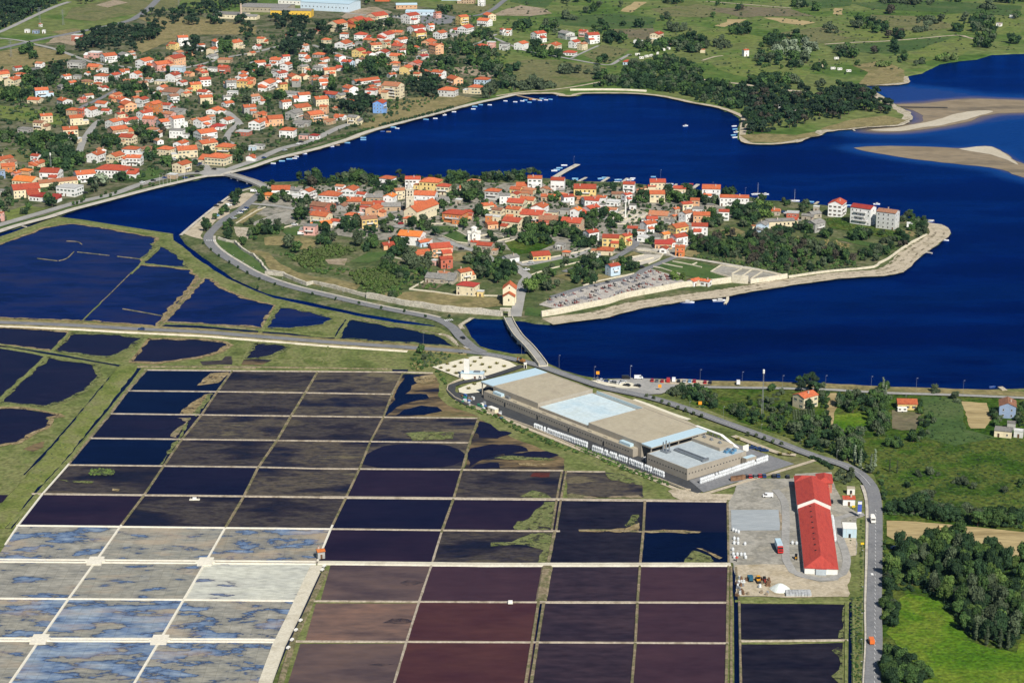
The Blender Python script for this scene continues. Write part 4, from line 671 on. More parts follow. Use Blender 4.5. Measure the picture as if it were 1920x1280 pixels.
    FOOT.append((p.x, p.y, max(lx, ly)+1.2))
    shape = 'flat' if fl else 'hipped' if hip else 'gable-fronted' if T in 'gk' else 'gabled'
    HOUSES.append((o, x, y, label, f"{STN[st]+' ' if st > 1 else ''}{WALLC[wall][0]} {cat} with {'flat grey roof' if fl and roof=='g' else 'white flat roof' if roof=='w' else shape+' '+ROOFC[roof][0]+' roof'}", cat))
    return o
def table(x0, y0, k, base, txt):
    for ln in txt.strip().split(';'):
        q = ln.split()
        if len(q) < 7: continue
        house(x0+float(q[0])/k, y0+float(q[1])/k, float(q[2])/k, q[3], q[4], q[5], int(q[6]), base)
table(0, 0, 4, 1.0, """20 570 110 a C o 2; 95 610 110 g C o 2; 305 190 26 a W r 1; 205 235 40 f W w 1; 330 240 24 f W w 1; 270 240 50 f N g 1; 580 285 80 f R w 2; 715 415 100 f K w 2; 815 430 130 a W o 2; 935 425 110 a W g 2; 1305 345 80 a Y o 2; 1370 305 90 b W o 3; 1630 325 90 a W o 2; 1760 330 120 a C o 2; 1590 425 90 a L g 1;
1085 478 130 a W o 3; 1205 492 140 a K o 2; 1315 455 150 a P r 3; 1335 525 110 f B w 2; 575 485 130 f G g 2; 710 500 110 a P o 1; 270 535 150 f G g 1; 790 530 80 f W w 1; 930 535 90 b W o 1; 1020 568 85 g W o 2; 655 555 42 g W o 1; 765 582 112 h W o 2; 580 580 60 f G g 1; 650 614 105 h Y b 1; 735 632 65 h P o 1; 535 625 85 a W o 1; 470 655 90 a G g 1;
965 612 110 b S t 1; 770 662 75 g W r 1; 1300 575 110 g W r 2; 1365 622 80 g W r 1; 1420 555 80 a P o 1; 1510 532 100 a P o 1; 1600 522 85 f W g 1; 1680 520 90 a R r 2; 1210 618 95 f C w 1; 1050 660 85 a G o 1; 1290 682 190 a G b 1; 1415 678 60 g C o 1; 1462 648 105 b Y o 2; 1535 612 100 b W r 2; 1528 692 100 a W r 1; 1542 745 115 b C o 2; 1300 738 92 a W b 2;
1730 635 90 b L g 2; 1812 578 95 g W o 1; 1825 622 95 h Y o 2; 1745 700 80 f W w 1; 1700 732 70 b W g 1; 1708 778 95 a W o 1; 310 690 118 b B o 2; 265 750 115 a C o 1; 485 768 125 a L o 2; 615 748 68 g K r 1; 770 778 112 a W o 1; 925 748 120 a W o 1; 960 792 140 a P o 2; 1015 740 62 a T o 1; 1155 805 122 a O o 3; 610 845 80 g R r 2; 1610 828 120 g W o 1; 1870 818 112 b G o 2; 1905 495 60 a W w 2; 1690 455 110 f T t 1; 1120 600 60 a W t 1; 860 600 50 f G g 1; 1180 700 60 g W o 1""")
table(400, 0, 3.4286, 1.0, """800 165 125 a C o 3; 925 142 112 a O r 3; 1055 122 140 a C r 4; 1268 115 122 a W r 3; 1440 97 52 a K o 2; 1725 15 50 f W w 3; 1600 128 85 a Y o 3; 1640 5 90 f T w 2; 310 262 60 a C o 2; 485 230 42 h T r 1; 668 202 62 h T r 1; 565 235 60 f G g 1; 1305 188 120 a W r 2; 1395 175 55 a W o 2; 1552 195 65 a W r 1; 1622 187 105 a W r 2; 1745 142 100 a W o 2; 1775 107 85 a C o 2;
950 232 88 h W r 2; 1112 230 105 g W r 2; 1187 210 80 a T o 1; 1322 222 98 a Y r 2; 1458 222 90 a W o 2; 1538 228 65 f L g 1; 1000 260 78 a T o 1; 1212 265 88 a W o 2; 1108 282 68 a C o 2; 838 287 112 g W o 2; 938 282 50 f G g 1; 1040 300 92 b C o 2; 1195 305 100 a T r 2; 1382 270 88 a P o 1; 1432 312 98 a P o 3; 1725 307 88 h W r 2; 1788 290 58 f K w 2; 1872 300 70 f L g 2; 1862 205 42 a W r 2; 1900 207 42 a W o 2; 935 337 88 a Y r 2;
1010 348 65 a W r 1; 1090 347 92 g W r 2; 1180 370 98 a C o 2; 682 352 88 h G o 1; 1345 364 82 a L c 1; 1300 407 92 a K r 1; 1085 417 76 b C t 1; 865 410 88 a B r 2; 1145 442 105 f W g 1; 1240 447 86 g Y o 2; 297 415 86 b W o 2; 408 397 90 a W o 2; 465 377 60 b W r 2; 468 428 75 g W o 2; 680 437 82 a L g 1; 822 437 76 a W r 1; 745 462 92 b C o 2; 278 462 80 a W o 1; 432 482 96 a W r 2; 205 475 46 a W o 1; 520 503 96 a C o 2; 588 492 72 a C o 1;
345 543 108 g W o 2; 445 557 66 a Y o 2; 505 603 112 a W g 1; 685 537 112 b W o 2; 580 622 92 b W o 2; 772 607 102 a N r 1; 880 577 106 a W o 2; 1155 578 145 a C t 4; 1018 562 62 a T o 1; 1450 477 96 a W o 2; 1552 517 108 a P o 2; 1730 522 108 h B o 2; 1510 588 130 h L o 2; 1688 572 98 h C o 2; 690 648 106 b C o 2; 875 657 105 h W o 1; 1010 643 82 a T o 1; 1070 683 86 g D r 3; 815 752 82 a W o 1; 902 768 82 a C g 2; 778 702 40 g T o 1; 560 688 140 a C o 1;
520 735 112 a G g 2; 648 745 130 a P o 2; 712 702 58 a P o 2; 300 737 88 a P o 1; 395 773 116 b P o 2; 280 797 100 g W o 2; 310 655 52 g W o 1; 748 782 80 f T t 1; 572 795 115 f G g 1; 730 600 50 a R r 1; 350 430 45 a T r 1; 600 455 46 g W o 1; 190 470 60 a W r 1; 640 470 50 a L g 1""")
house(400+980/3.4286, 520/3.4286, 178/3.4286, 'a', 'W', 'o', 1, 1.0, ratio=.3)
table(0, 190, 4, 1.0, """345 125 108 b C o 2; 300 177 102 a C b 2; 190 217 110 f G g 1; 568 138 118 b C o 2; 525 225 132 b C o 2; 440 292 122 h W o 1; 560 292 100 f C w 1; 1085 100 120 a W r 2; 985 142 112 a W r 1; 1125 145 110 a K o 2; 855 165 126 a L o 2; 885 222 160 j T o 2; 1240 165 140 j L o 2; 1325 155 120 a W o 3; 1270 97 100 a K t 1; 1340 72 130 a G g 1; 1518 158 132 a W o 2; 1640 187 112 h W c 1; 1700 142 106 a W o 1; 1900 172 60 a W o 1;
1540 245 180 j W o 2; 1550 325 170 j C o 2; 1692 352 150 h Y o 2; 1830 238 120 f R w 1; 1140 247 100 a L g 1; 1330 242 112 f W g 2; 960 282 132 a C r 2; 1358 330 112 g W o 2; 1110 357 132 h C b 1; 1245 372 132 h C o 2; 1400 373 175 b C o 2; 985 372 132 h W o 2; 1010 438 122 s W o 2; 720 412 128 g W o 2; 868 422 130 g C o 2; 635 557 178 b W o 2; 385 542 160 s W r 2; 195 523 102 h P v 1; 60 502 118 b O o 2; 35 432 130 a C o 1; 15 545 50 a N g 2;
200 588 205 a C v 1; 190 662 240 b C r 2; 525 668 195 f W w 2; 330 722 205 f W c 1; 20 682 66 f G g 1; 1365 487 138 g C o 2; 1638 428 200 h C o 2; 1296 562 78 f T w 1; 10 862 40 a K o 2; 1882 422 72 g W o 1; 1893 352 60 f B w 1; 120 545 70 a K o 1; 1190 300 80 a W t 1; 760 370 80 a W t 1""")
# further houses in the gaps of the mainland town
_rg = random.Random(4); _rd = [(v.co.x, v.co.y) for ob in bpy.data.objects if ob.type == 'MESH' and ob.name.split('.')[0] in ('road','lane','promenade') for v in ob.data.vertices]
_town = pp('0,135 90,120 200,112 330,92 480,88 560,72 700,62 850,75 870,120 800,150 700,190 600,222 500,262 420,282 300,300 200,300 100,330 0,345'); _n = 0
for _ in range(900):
    x, y = _rg.uniform(0, 900), _rg.uniform(60, 345)
    if _n >= 70: break
    if not inside(x, y, _town) or (x < 230 and y > 195 and y < 300 and x < 60+y*.3): continue
    p = G(x, y, 1.)
    if any((p.x-a)**2+(p.y-b)**2 < (c+6.5)**2 for a, b, c in FOOT) or any((p.x-a)**2+(p.y-b)**2 < 90 for a, b in _rd): continue
    house(x, y-4, _rg.uniform(8.5, 12.5)/MPP(p), _rg.choice('aaghj'), _rg.choice('WWWWCCLGPT'), _rg.choice('ooorrtbg'), _rg.choice((1, 2, 2)), 1.0); _n += 1
house(0+430/4, 190+602/4, 300/4, 'b', 'C', 't', 1, 1.0, ratio=.3); house(850/4, 190+517/4, 262/4, 'h', 'W', 'r', 2, 1.0, ratio=.6)
table(480, 200, 4, 1.0, "240 190 126 h W o 2; 362 225 80 f K g 1; 440 222 82 h W c 1; 25 302 85 f L g 1")
table(900, 0, 3.5556, 1.0, """390 242 106 j W r 3; 575 232 112 a L g 2; 690 222 66 a K r 2; 748 252 100 b W r 3; 630 292 82 a W r 2; 682 308 72 a C t 2; 490 312 112 a C o 2; 415 312 72 b W o 1; 275 302 98 a W o 2; 600 352 98 h W r 1; 990 415 76 h B r 1; 1178 247 96 a C r 3; 1055 283 66 f W w 1; 1770 352 46 b W o 2; 1485 342 36 f C t 1; 1250 287 54 f K t 1""")
table(1380, 0, 3.5556, 1.0, "565 432 60 a C b 1; 1755 165 46 f W g 1; 1840 112 36 f W w 1; 380 752 92 a L g 1; 1700 187 30 f K w 1; 300 710 40 a L g 1")
table(340, 320, 4.5714, 1.0, """755 212 132 h P v 1; 855 157 162 s W o 1; 985 172 122 a L g 1; 1085 197 120 g W o 2; 1000 228 140 f W w 1; 1280 222 200 h W o 2; 1365 160 90 a W t 2; 1450 182 145 g W o 2; 1550 207 100 a W r 1; 1660 227 150 s T g 1; 1790 242 115 g W v 2; 1470 257 170 s S o 1; 1600 292 120 s G o 1; 1690 285 110 s K r 1; 1800 302 165 s T g 1; 1385 307 100 g G b 1; 1195 317 182 a R b 2; 1655 342 150 g P o 2; 1568 347 76 f K r 2; 1200 402 190 a C o 2; 1215 457 160 b C v 1;
1110 507 120 f K g 2; 1355 442 100 a W r 1; 1465 402 132 h C o 2; 1600 432 170 b Y b 2; 1770 85 145 h W o 2; 1870 192 115 b C t 2; 1290 300 70 a R b 1; 1440 310 70 f G g 1; 1540 385 60 f G w 1""")
table(720, 310, 4.415, 1.0, """240 132 126 s W r 2; 390 147 195 h Y o 2; 495 192 122 h C r 2; 745 152 116 h C t 2; 685 192 120 s C o 1; 345 257 200 s W o 2; 300 322 110 s C o 1; 480 292 132 b G g 1; 905 232 142 h L o 2; 1000 272 90 s W g 2; 1085 262 92 g C r 2; 1250 142 122 s W o 3; 1170 167 150 s P o 1; 1095 202 112 a Y o 1; 1200 207 122 h C t 1; 1440 157 122 s W r 3; 1330 202 82 g S t 1; 1665 202 192 s Y r 2; 1475 252 102 h P o 1; 1350 262 102 s T o 1; 1190 287 140 a C o 1; 1100 322 170 a C r 2; 850 352 122 b C o 2;
945 392 112 a C b 2; 1080 382 150 a C o 2; 1290 362 150 g W o 2; 1235 417 215 a C r 2; 1070 478 190 a C r 2; 590 412 215 h O r 2; 710 392 90 s K r 1; 695 422 72 s P r 1; 890 492 112 b P o 1; 868 450 60 f O w 2; 1360 462 160 s R b 2; 1560 482 200 a T r 2; 1360 512 112 j C v 1; 1250 497 82 s P o 1; 1520 282 112 b W r 2; 1590 392 102 g W v 2; 1505 322 72 f S w 1; 1500 382 92 f G g 1; 1700 302 130 b W r 2; 1620 282 130 s T t 1; 1400 402 92 f C g 1; 230 592 232 a W v 2; 95 622 130 b P r 1; 30 662 120 b P r 1;
320 642 112 j B o 1; 460 692 200 b P r 2; 315 727 190 b P o 1; 540 692 62 b K o 1; 510 797 122 b R r 2; 840 682 150 a S r 2; 755 645 80 a S r 1; 1045 767 152 j W g 1; 1290 742 178 b Y r 1; 440 925 200 a S g 1; 655 902 152 j C o 2; 695 1012 190 h C c 2; 800 1062 62 f Y w 1; 1460 667 92 f G g 1; 1510 727 70 h S o 1; 420 805 52 f K w 1; 500 902 110 a S t 1; 1150 235 90 s T t 1; 1460 215 70 s S g 1; 1040 430 60 s C o 1; 930 440 80 f C w 1; 780 385 70 s G g 1; 620 300 60 f S w 1""")
table(1080, 310, 4.415, 1.0, """440 177 106 s W r 2; 675 172 130 s C r 3; 630 200 70 s C r 2; 860 212 116 s C r 2; 1120 222 162 s W o 3; 550 212 102 h T t 1; 670 252 126 s C o 2; 345 242 102 s S b 1; 420 267 92 j W r 2; 215 272 92 a W o 1; 310 312 122 f W w 1; 140 307 140 a W r 2; 125 372 152 j L r 2; 235 377 92 s W o 1; 300 372 102 a W t 1; 690 407 190 a S t 1; 825 370 72 j S o 1; 910 342 112 b C r 2; 985 312 82 s P o 2; 1010 372 100 f L g 1; 910 417 122 j W t 2; 1040 430 145 s P o 2;
1110 342 62 f S g 1; 1225 407 92 s W r 2; 630 447 92 s W r 1; 770 467 92 s G g 1; 700 482 82 s G g 1; 810 430 62 j T o 1; 600 502 142 j W o 2; 470 527 92 s G r 1; 845 527 172 j Y o 2; 735 577 92 j C v 1; 1025 522 142 s W r 2; 125 577 132 j W r 2; 290 617 150 s Y r 2; 410 607 112 j Y r 2; 245 702 152 h C o 1; 160 757 92 f W w 1; 560 607 112 f W w 1; 650 602 102 f G g 1; 725 647 150 s P c 1; 850 612 150 j W r 2; 840 642 92 s G g 1; 730 697 82 g W r 1; 862 702 86 s O o 2; 305 857 126 j B r 2; 980 962 120 j W o 1; 1075 967 100 a W o 1; 1650 387 76 s S o 1; 470 345 60 f W g 1; 540 560 70 f W t 1; 880 480 60 f C w 1""")
house(1080+1310/4.415, 310+287/4.415, 245/4.415, 's', 'W', 'o', 2, 1.0, ratio=.36, ang=-6)
table(1400, 330, 4.74, 1.0, """140 457 122 g B g 2; 610 437 180 j G g 2; 600 340 130 b S g 1; 265 312 82 a T t 1; 410 342 122 f R w 1; 410 390 110 a C r 1; 530 360 90 a S g 1; 1450 440 60 f W w 1; 620 290 60 f S w 1""")
house(1400+290/4.74, 330+425/4.74, 270/4.74, 's', 'C', 'g', 2, 1.0, ratio=.3, ang=12)
house(1400+805/4.74, 330+278/4.74, 178/4.74, 'g', 'W', 'r', 3, 1.0, ang=62); house(1400+1035/4.74, 330+338/4.74, 228/4.74, 'a', 'W', 'c', 4, 1.0, ang=-28, ratio=.62); house(1400+1255/4.74, 330+378/4.74, 208/4.74, 'a', 'L', 'b', 4, 1.0, ang=-30, ratio=.62)
# solar panels on the red roof of the big eastern block
_o = HOUSES[-2][0]
for k in range(3):
    ro = [c for c in _o.children if c.name.startswith('roof')][0]
    MB().box(-1.7,1.7,-1.2,1.2,0,.08).build('solar_panel', m_solar, ro, (-4.2+k*4.1, -2.8, 12.0)).rotation_euler = (math.radians(25), 0, 0)
table(1440, 680, 4, .4, "280 272 190 j C o 2; 1040 302 152 s Y o 1; 1765 522 150 f C g 1; 1825 470 70 f G g 1; 1880 530 80 f L w 1")
house(1440+1795/4, 680+335/4, 150/4, 'g', 'N', 'b', 2, .4, ang=82)
# labels: look + nearest landmark; ties are told apart by their order from the left
def ordinal(i, n):
    W = ['leftmost', 'second from left', 'third from left', 'fourth from left', 'fifth from left', 'sixth from left', 'seventh from left', 'eighth from left', 'ninth from left', 'tenth from left']
    if n == 2: return ('the left one', 'the right one')[i]
    if i == n-1: return 'rightmost'
    return W[i] if i < len(W) else f'{i+1}th from left'
def settle(items):           # items: (object, x, y, fixed label, description, category)
    d = {}
    for it in items:
        o, x, y, lab, desc, cat = it; tag(o, None, cat)
        d.setdefault(lab or f'{desc} {locus(x, y)}', []).append((x, y, o))
    for k, v in d.items():
        v.sort(key=lambda q: (q[0], q[1]))
        for i, (x, y, o) in enumerate(v):
            t = k if len(v) == 1 else f'{k}, {ordinal(i, len(v))}'
            for cut in (' gabled', ' hipped', ' gable-fronted', ' the', ' the', ' of'):
                if len(t.replace('-', ' ').split()) > 16: t = t.replace(cut, '', 1)
            o['label'] = t
# ================================================================ landmarks
def kids(o): return o
m_white = flat('white_plaster', (.76,.74,.68), mixv=.06); m_creamw = flat('cream_plaster', (.74,.66,.46), mixv=.08); m_dark = flat('dark_opening', (.015,.015,.017), rough=.5)
rm_o, rm_r, rm_t = roof_mat('o'), roof_mat('r'), roof_mat('t')
def gable_body(o, x0, x1, y0, y1, he, rise, wm_, rm, axis='y', name='wall', ov=.35):
    """gabled volume: ridge along axis"""
    b = MB(); r = MB(); t = .2
    if axis == 'y':
        cx = (x0+x1)/2; hw = (x1-x0)/2; q = lambda a, c, z: (cx+a, c, z); c0, c1 = y0, y1
    else:
        cx = (y0+y1)/2; hw = (y1-y0)/2; q = lambda a, c, z: (c, cx+a, z); c0, c1 = x0, x1
    for c, fl in ((c0, 0), (c1, 1)):
        f = [q(-hw,c,0), q(hw,c,0), q(hw,c,he), q(0,c,he+rise), q(-hw,c,he)]
        b.face(f if (fl == 0) == (axis == 'y') else f[::-1])
    for s in (-1, 1): b.face([q(s*hw,c0,0), q(s*hw,c1,0), q(s*hw,c1,he), q(s*hw,c0,he)])
    b.build(name, wm_, o); sl = rise/hw
    for s in (-1, 1):
        e = [q(s*(hw+ov),c0-.3,he-sl*ov+.03), q(s*(hw+ov),c1+.3,he-sl*ov+.03), q(0,c1+.3,he+rise+.03), q(0,c0-.3,he+rise+.03)]; u = [(a, c, z+t) for a, c, z in e]
        r.face(u); r.face(e[::-1])
        for i in range(4): j = (i+1) % 4; r.face([e[i], e[j], u[j], u[i]])
    return r.build('roof', rm, o)
def wins(o, pts, rz, me=None):
    for p in pts: link('window', me or WIN[4], o, p, rz)
# bell tower
p = G(768, 397, 1); o = empty('bell_tower', (p.x, p.y, 1), .2); tag(o, 'tall stone bell tower with pointed spire above the old town', 'tower')
b = MB().box(-2.9,2.9,-2.9,2.9,0,11.6)
b.build('shaft', m_stonep, o); MB().box(-2.75,2.75,-2.75,2.75,11.9,17).build('belfry', m_stonep, o)
MB().box(-3.15,3.15,-3.15,3.15,11.6,11.9).build('cornice', m_stonep, o); MB().box(-3.05,3.05,-3.05,3.05,17,17.35).build('cornice', m_stonep, o)
MB().lathe([(2.5,17.35),(2.2,18.4),(.12,23.2),(.06,24.2)], 8).build('spire', mat('spire_stone', [(.5,.48,.43),(.42,.4,.36)], s1=.5), o)
ARCHW = MB().box(-.55,.55,-.05,.1,0,1.5).lathe([(.55,1.5),(.01,1.95)], 8).mesh('window', m_dark)
for a in range(4):
    for z in (4.5, 8.2, 12.6, 14.8):
        for dx in ((-1,1) if z > 12 else (0,)):
            d = 2.93 if z < 12 else 2.78; x_, y_ = dx, -d; link('window', ARCHW, o, (x_*math.cos(a*math.pi/2)-y_*math.sin(a*math.pi/2), x_*math.sin(a*math.pi/2)+y_*math.cos(a*math.pi/2), z), a*math.pi/2, (.8,1,.8))
FOOT.append((p.x, p.y, 5))
# parish church
A = G(782, 418, 1).to_2d(); Bq = G(823, 402, 1).to_2d(); d = (Bq-A); ang = math.atan2(d.y, d.x); Ln = min(32, d.length)
c = A+d.normalized()*Ln/2+Vector((-d.y, d.x)).normalized()*5.5
o = empty('parish_church', (c.x, c.y, 1), ang-math.pi/2); tag(o, 'long cream parish church with orange roof beside the bell tower', 'church')
gable_body(o, -5.5, 5.5, -Ln/2, Ln/2, 8., 3.6, m_creamw, rm_o); wins(o, [(5.52, -Ln/2+3+i*4.5, 4.4) for i in range(6)], math.pi/2); wins(o, [(-1.5,-Ln/2-.02,5.5),(1.5,-Ln/2-.02,5.5)], 0); link('door', DOOR, o, (0,-Ln/2-.02,0), 0, (1.8,1,1.5)); FOOT.append((c.x, c.y, 14))
house(767.5, 411, 24, 'h', 'C', 'o', 1, 1.0, label='low cream porch house with hipped orange roof against the parish church front', cat='house')
# small round-domed church
p = G(888.5, 452, 1); o = empty('domed_chapel', (p.x, p.y+4, 1), .12); tag(o, 'small white cross-shaped chapel with a round drum among ruins', 'church')
rmw = mat('stone_slab_roof', [(.56,.54,.48),(.48,.46,.41)], s1=.4)
gable_body(o, -2., 2., -4.6, 4.6, 5.4, 1.3, m_white, rmw); gable_body(o, -4.4, 4.4, -1.9, 1.9, 5.2, 1.25, m_white, rmw, axis='x')
for k, a in enumerate((.25, .75, 1.25, 1.75)): MB().lathe([(1.7,0),(1.7,4.6),(.1,5.6)], 8, c=(2.3*math.cos(a*math.pi), 2.3*math.sin(a*math.pi), 0)).build('apse', m_white, o)
MB().lathe([(2.3,6.),(2.3,8.6),(2.45,8.6),(2.45,8.8),(.1,9.9)], 16).build('drum', m_white, o)
for a in range(6): link('window', ARCHW, o, (2.28*math.sin(a*1.047), -2.28*math.cos(a*1.047), 6.9), a*1.047, (.3,1,.6))
link('door', DOOR, o, (0, -4.62, 0)); wins(o, [(0,-4.62,3.6)], 0); FOOT.append((p.x, p.y+4, 7))
# gate church
p = G(954, 573, 1); o = empty('gate_church', (p.x, p.y, 1), -.06); tag(o, 'small cream church with stepped orange gables beside the street to the gate', 'church')
gable_body(o, -3.6, 3.6, 0, 5.5, 5.6, 2.2, m_creamw, rm_o); gable_body(o, -4.1, 4.1, 5.6, 13.5, 9.2, 3.2, m_creamw, rm_o)
link('window', ARCHW, o, (0,-.03,3.0), 0, (.6,1,.8)); link('window', ARCHW, o, (0,5.55,9.4), 0, (.5,1,.6)); link('door', DOOR, o, (3.62,3,0), math.pi/2)
MB().box(-.5,.5,5.5,6.2,12.3,13.8).face([(-.5,5.5,13.8),(.5,5.5,13.8),(0,5.85,14.6)]); FOOT.append((p.x, p.y+6, 9))
# column monument on its ruined platform
p = G(1172.5, 410, 1); o = empty('stone_column', (p.x, p.y, 1)); tag(o, 'tall white stone column standing on a ruined temple platform', 'column')
MB().box(-1.3,1.3,-1.3,1.3,0,.9).box(-1,1,-1,1,.9,1.3).build('pedestal', m_stonep, o); MB().lathe([(.72,1.3),(.62,1.7),(.6,6),(.52,11.2)], 12).build('shaft', m_white, o); MB().lathe([(.5,11.2),(.85,12.),(.9,12.4)], 8).box(-.95,.95,-.95,.95,12.4,12.8).build('capital', m_white, o)
def low_wall(name, px, wd, h, m, base, lab, cat='wall', top=.8, **k): return bank(name, px, wd, base-.1, base+h, m, top=top, kind=None, label=lab, cat=cat, **k)
for k, s in enumerate(('280,450 380,382 480,372 590,402', '590,402 560,440 425,492 330,488 280,450', '360,430 470,385', '400,462 520,410', '440,478 560,425')):
    low_wall('temple_ruin_wall', i8(s), .9, .7+.2*(k < 2), m_stonep, 1.0, 'low pale ruin wall '+['behind the white column','in front of the white column','left of the white column','through the platform before the white column','right of the white column'][k], smooth=False, step=3)
# excavated ruins
RU = [('i7','600,545 700,600 760,640','diagonal across the lawn left of the round chapel'),('i7','480,590 600,640 690,650','edging the street below the round chapel'),('i7','790,590 900,570 990,600','behind the round chapel to the right'),('i7','800,620 930,630 1040,610','right of the round chapel'),('i7','370,490 500,485 610,510','along the garden behind the chapel lawn'),
      ('i8','715,818 800,835 880,850','short pale strip on the big lawn'),('i8','800,800 880,815 960,830 1040,850','bent strip at the far side of the big lawn'),('i8','960,828 1000,812','stub on the far side of the big lawn'),('i8','510,708 600,715 720,740 690,780 600,820','around the ruin plot above the lawn'),('i8','340,800 440,770 560,745','crossing the paved ruin plot'),('i8','420,825 520,800 640,770','lowest line of the paved ruin plot'),
      ('i8','1115,885 1200,832 1500,872 1740,920','around the excavated floor by the sea'),('i8','1115,885 1290,935 1440,975','front of the excavated floor by the sea'),('i8','1290,905 1370,860','first divider of the excavated floor'),('i8','1370,925 1450,872','second divider of the excavated floor'),('i8','1450,945 1540,885','third divider of the excavated floor'),
      ('i3','470,455 560,400 640,350 720,318','long edge of the paved court'),('i3','840,505 920,480 1000,462','lower edge of the paved court'),('i7','60,760 180,790','below the long pink house'),('i7','210,1030 400,1050 600,1080 960,1085','garden wall behind the dry meadow'),('i7','210,1030 330,965','short garden wall by the stone ruin'),('i7','1140,810 1340,775 1620,720 1700,690','long wall along the eastern lane'),('i7','1220,910 1340,870 1640,800 1766,770','wall below the eastern lane'),('i7','600,500 605,540','corner of the chapel garden'),('i7','1000,640 1200,590','wall across the orchard meadow'),('i8','60,1000 200,960 480,900','upper edge of the cemetery'),('i8','640,845 700,855 860,905','between cemetery and big lawn')]
VW = {'i3': i3, 'i7': i7, 'i8': i8}
for v, s, w_ in RU: low_wall('ruin_wall', VW[v](s), .8, .8, m_stonep, 1.0, 'low pale stone wall, '+w_, smooth=False, step=3, jz=.25)
# town walls
low_wall('town_wall', i3('320,590 390,610 460,620 520,680 620,740 690,800 700,830 740,870 880,900'), 1.6, 1.8, m_stone, 1.0, 'broken rubble rampart inside the bend of the ring road', jz=1.0, jag=.4, smooth=False, step=2)
low_wall('town_wall', i3('720,890 880,905 1070,985 1130,970 1300,1008 1590,1085'), 1.5, 2.2, m_stone, 1.0, 'long low stretch of town wall above the ring road', jz=.6, jag=.25, smooth=False, step=3)
low_wall('town_wall', i3('1590,1090 1700,1108 1920,1155')+s7('60,70 200,95 400,110 560,122 640,132'), 2.2, 3.4, m_stone, 1.0, 'high rubble town wall running to the old gate', jz=.8, jag=.2, smooth=False, step=3, top=.75)
low_wall('town_wall', s7('940,135 1100,108 1300,66 1440,38')+i8('400,1100 640,1055 900,1008 1150,985 1290,968'), 1.8, 3.6, m_stonep, 1.0, 'smooth pale rampart below the cemetery', smooth=True, top=.5)
low_wall('town_wall', i8('1290,968 1360,975 1425,978'), 2.6, 5., m_stonep, 1.0, 'tall square bastion of the sea rampart', smooth=False); low_wall('town_wall', i8('1440,982 1600,960 1745,935'), 1.8, 3.2, m_stonep, 1.0, 'sea rampart right of the square bastion', top=.5)
low_wall('sea_wall', i4('370,905 700,858 900,840 1130,815 1180,780 1260,740 1400,640 1500,580 1600,530'), 1.2, 1.3, m_stonep, 1.0, 'low pale sea wall around the eastern point', jz=.3)
# gatehouse
p = G(948, 592, 1); o = empty('gatehouse', (p.x, p.y, .9), -.1); tag(o, 'small stone gate where the old bridge meets the rampart', 'gate'); MB().box(-3.2,-1.6,-1.2,1.2,0,4.6).build('pier', m_stone, o); MB().box(1.6,3.2,-1.2,1.2,0,4.6).build('pier', m_stone, o); MB().box(-1.6,1.6,-1.1,1.1,3.3,4.5).build('lintel', m_stone, o); MB().box(-3.4,3.4,-1.3,1.3,4.6,4.9).build('coping', m_stonep, o)
# bridges
def bridge(name, px, wd, z, lab, m, arches=5, par=.9):
    P = catmull(world2(px, z), 3.); N = offsets(P); o = empty(name, (P[0].x, P[0].y, 0)); tag(o, lab, 'bridge'); off = Vector((P[0].x, P[0].y))
    n = len(P); zz = lambda i: z+.9*math.sin(math.pi*i/(n-1))
    def strip(nm, a, c, lo, hi, mm):
        v = []; f = []
        for i in range(n):
            q = P[i]-off; e, g = q+N[i]*a, q+N[i]*c
            v += [(e.x,e.y,zz(i)+lo),(e.x,e.y,zz(i)+hi),(g.x,g.y,zz(i)+hi),(g.x,g.y,zz(i)+lo)]
            if i:
                k = 4*i; 
                for j in range(4): f.append((k-4+j, k-4+(j+1) % 4, k+(j+1) % 4, k+j))
        f += [(0,1,2,3), (4*n-1,4*n-2,4*n-3,4*n-4)]
        me = bpy.data.meshes.new(nm); me.from_pydata(v, [], f); me.materials.append(mm); me.validate(); link(nm, me, o)
    strip('deck', wd/2-.02, -wd/2+.02, -.5, 0, m_asphl); strip('parapet', wd/2+.4, wd/2, -.9, par, m); strip('parapet', -wd/2, -wd/2-.4, -.9, par, m)
    for k in range(arches+1):
        i = min(n-1, int(k*(n-1)/arches)); q = P[i]-off; t = math.atan2(N[i].y, N[i].x); L2 = wd/2+.3
        MB().box(-L2,L2,-.8,.8,-1.,z-.45).build('pier', m, o, (q.x, q.y, 0), t)
    return o
bridge('stone_bridge', s7('690,140 715,200 770,290 850,370 920,450 955,495'), 4.6, 1.9, 'curved pale stone footbridge crossing the inlet to the gate', m_stonep, 6)
bridge('low_bridge', zp(0,190,4,'1700,545 1760,562 1840,590 1900,608 1985,640'), 6.5, 1.6, 'low pale road bridge between promenade and islet', m_pave, 5, .7)
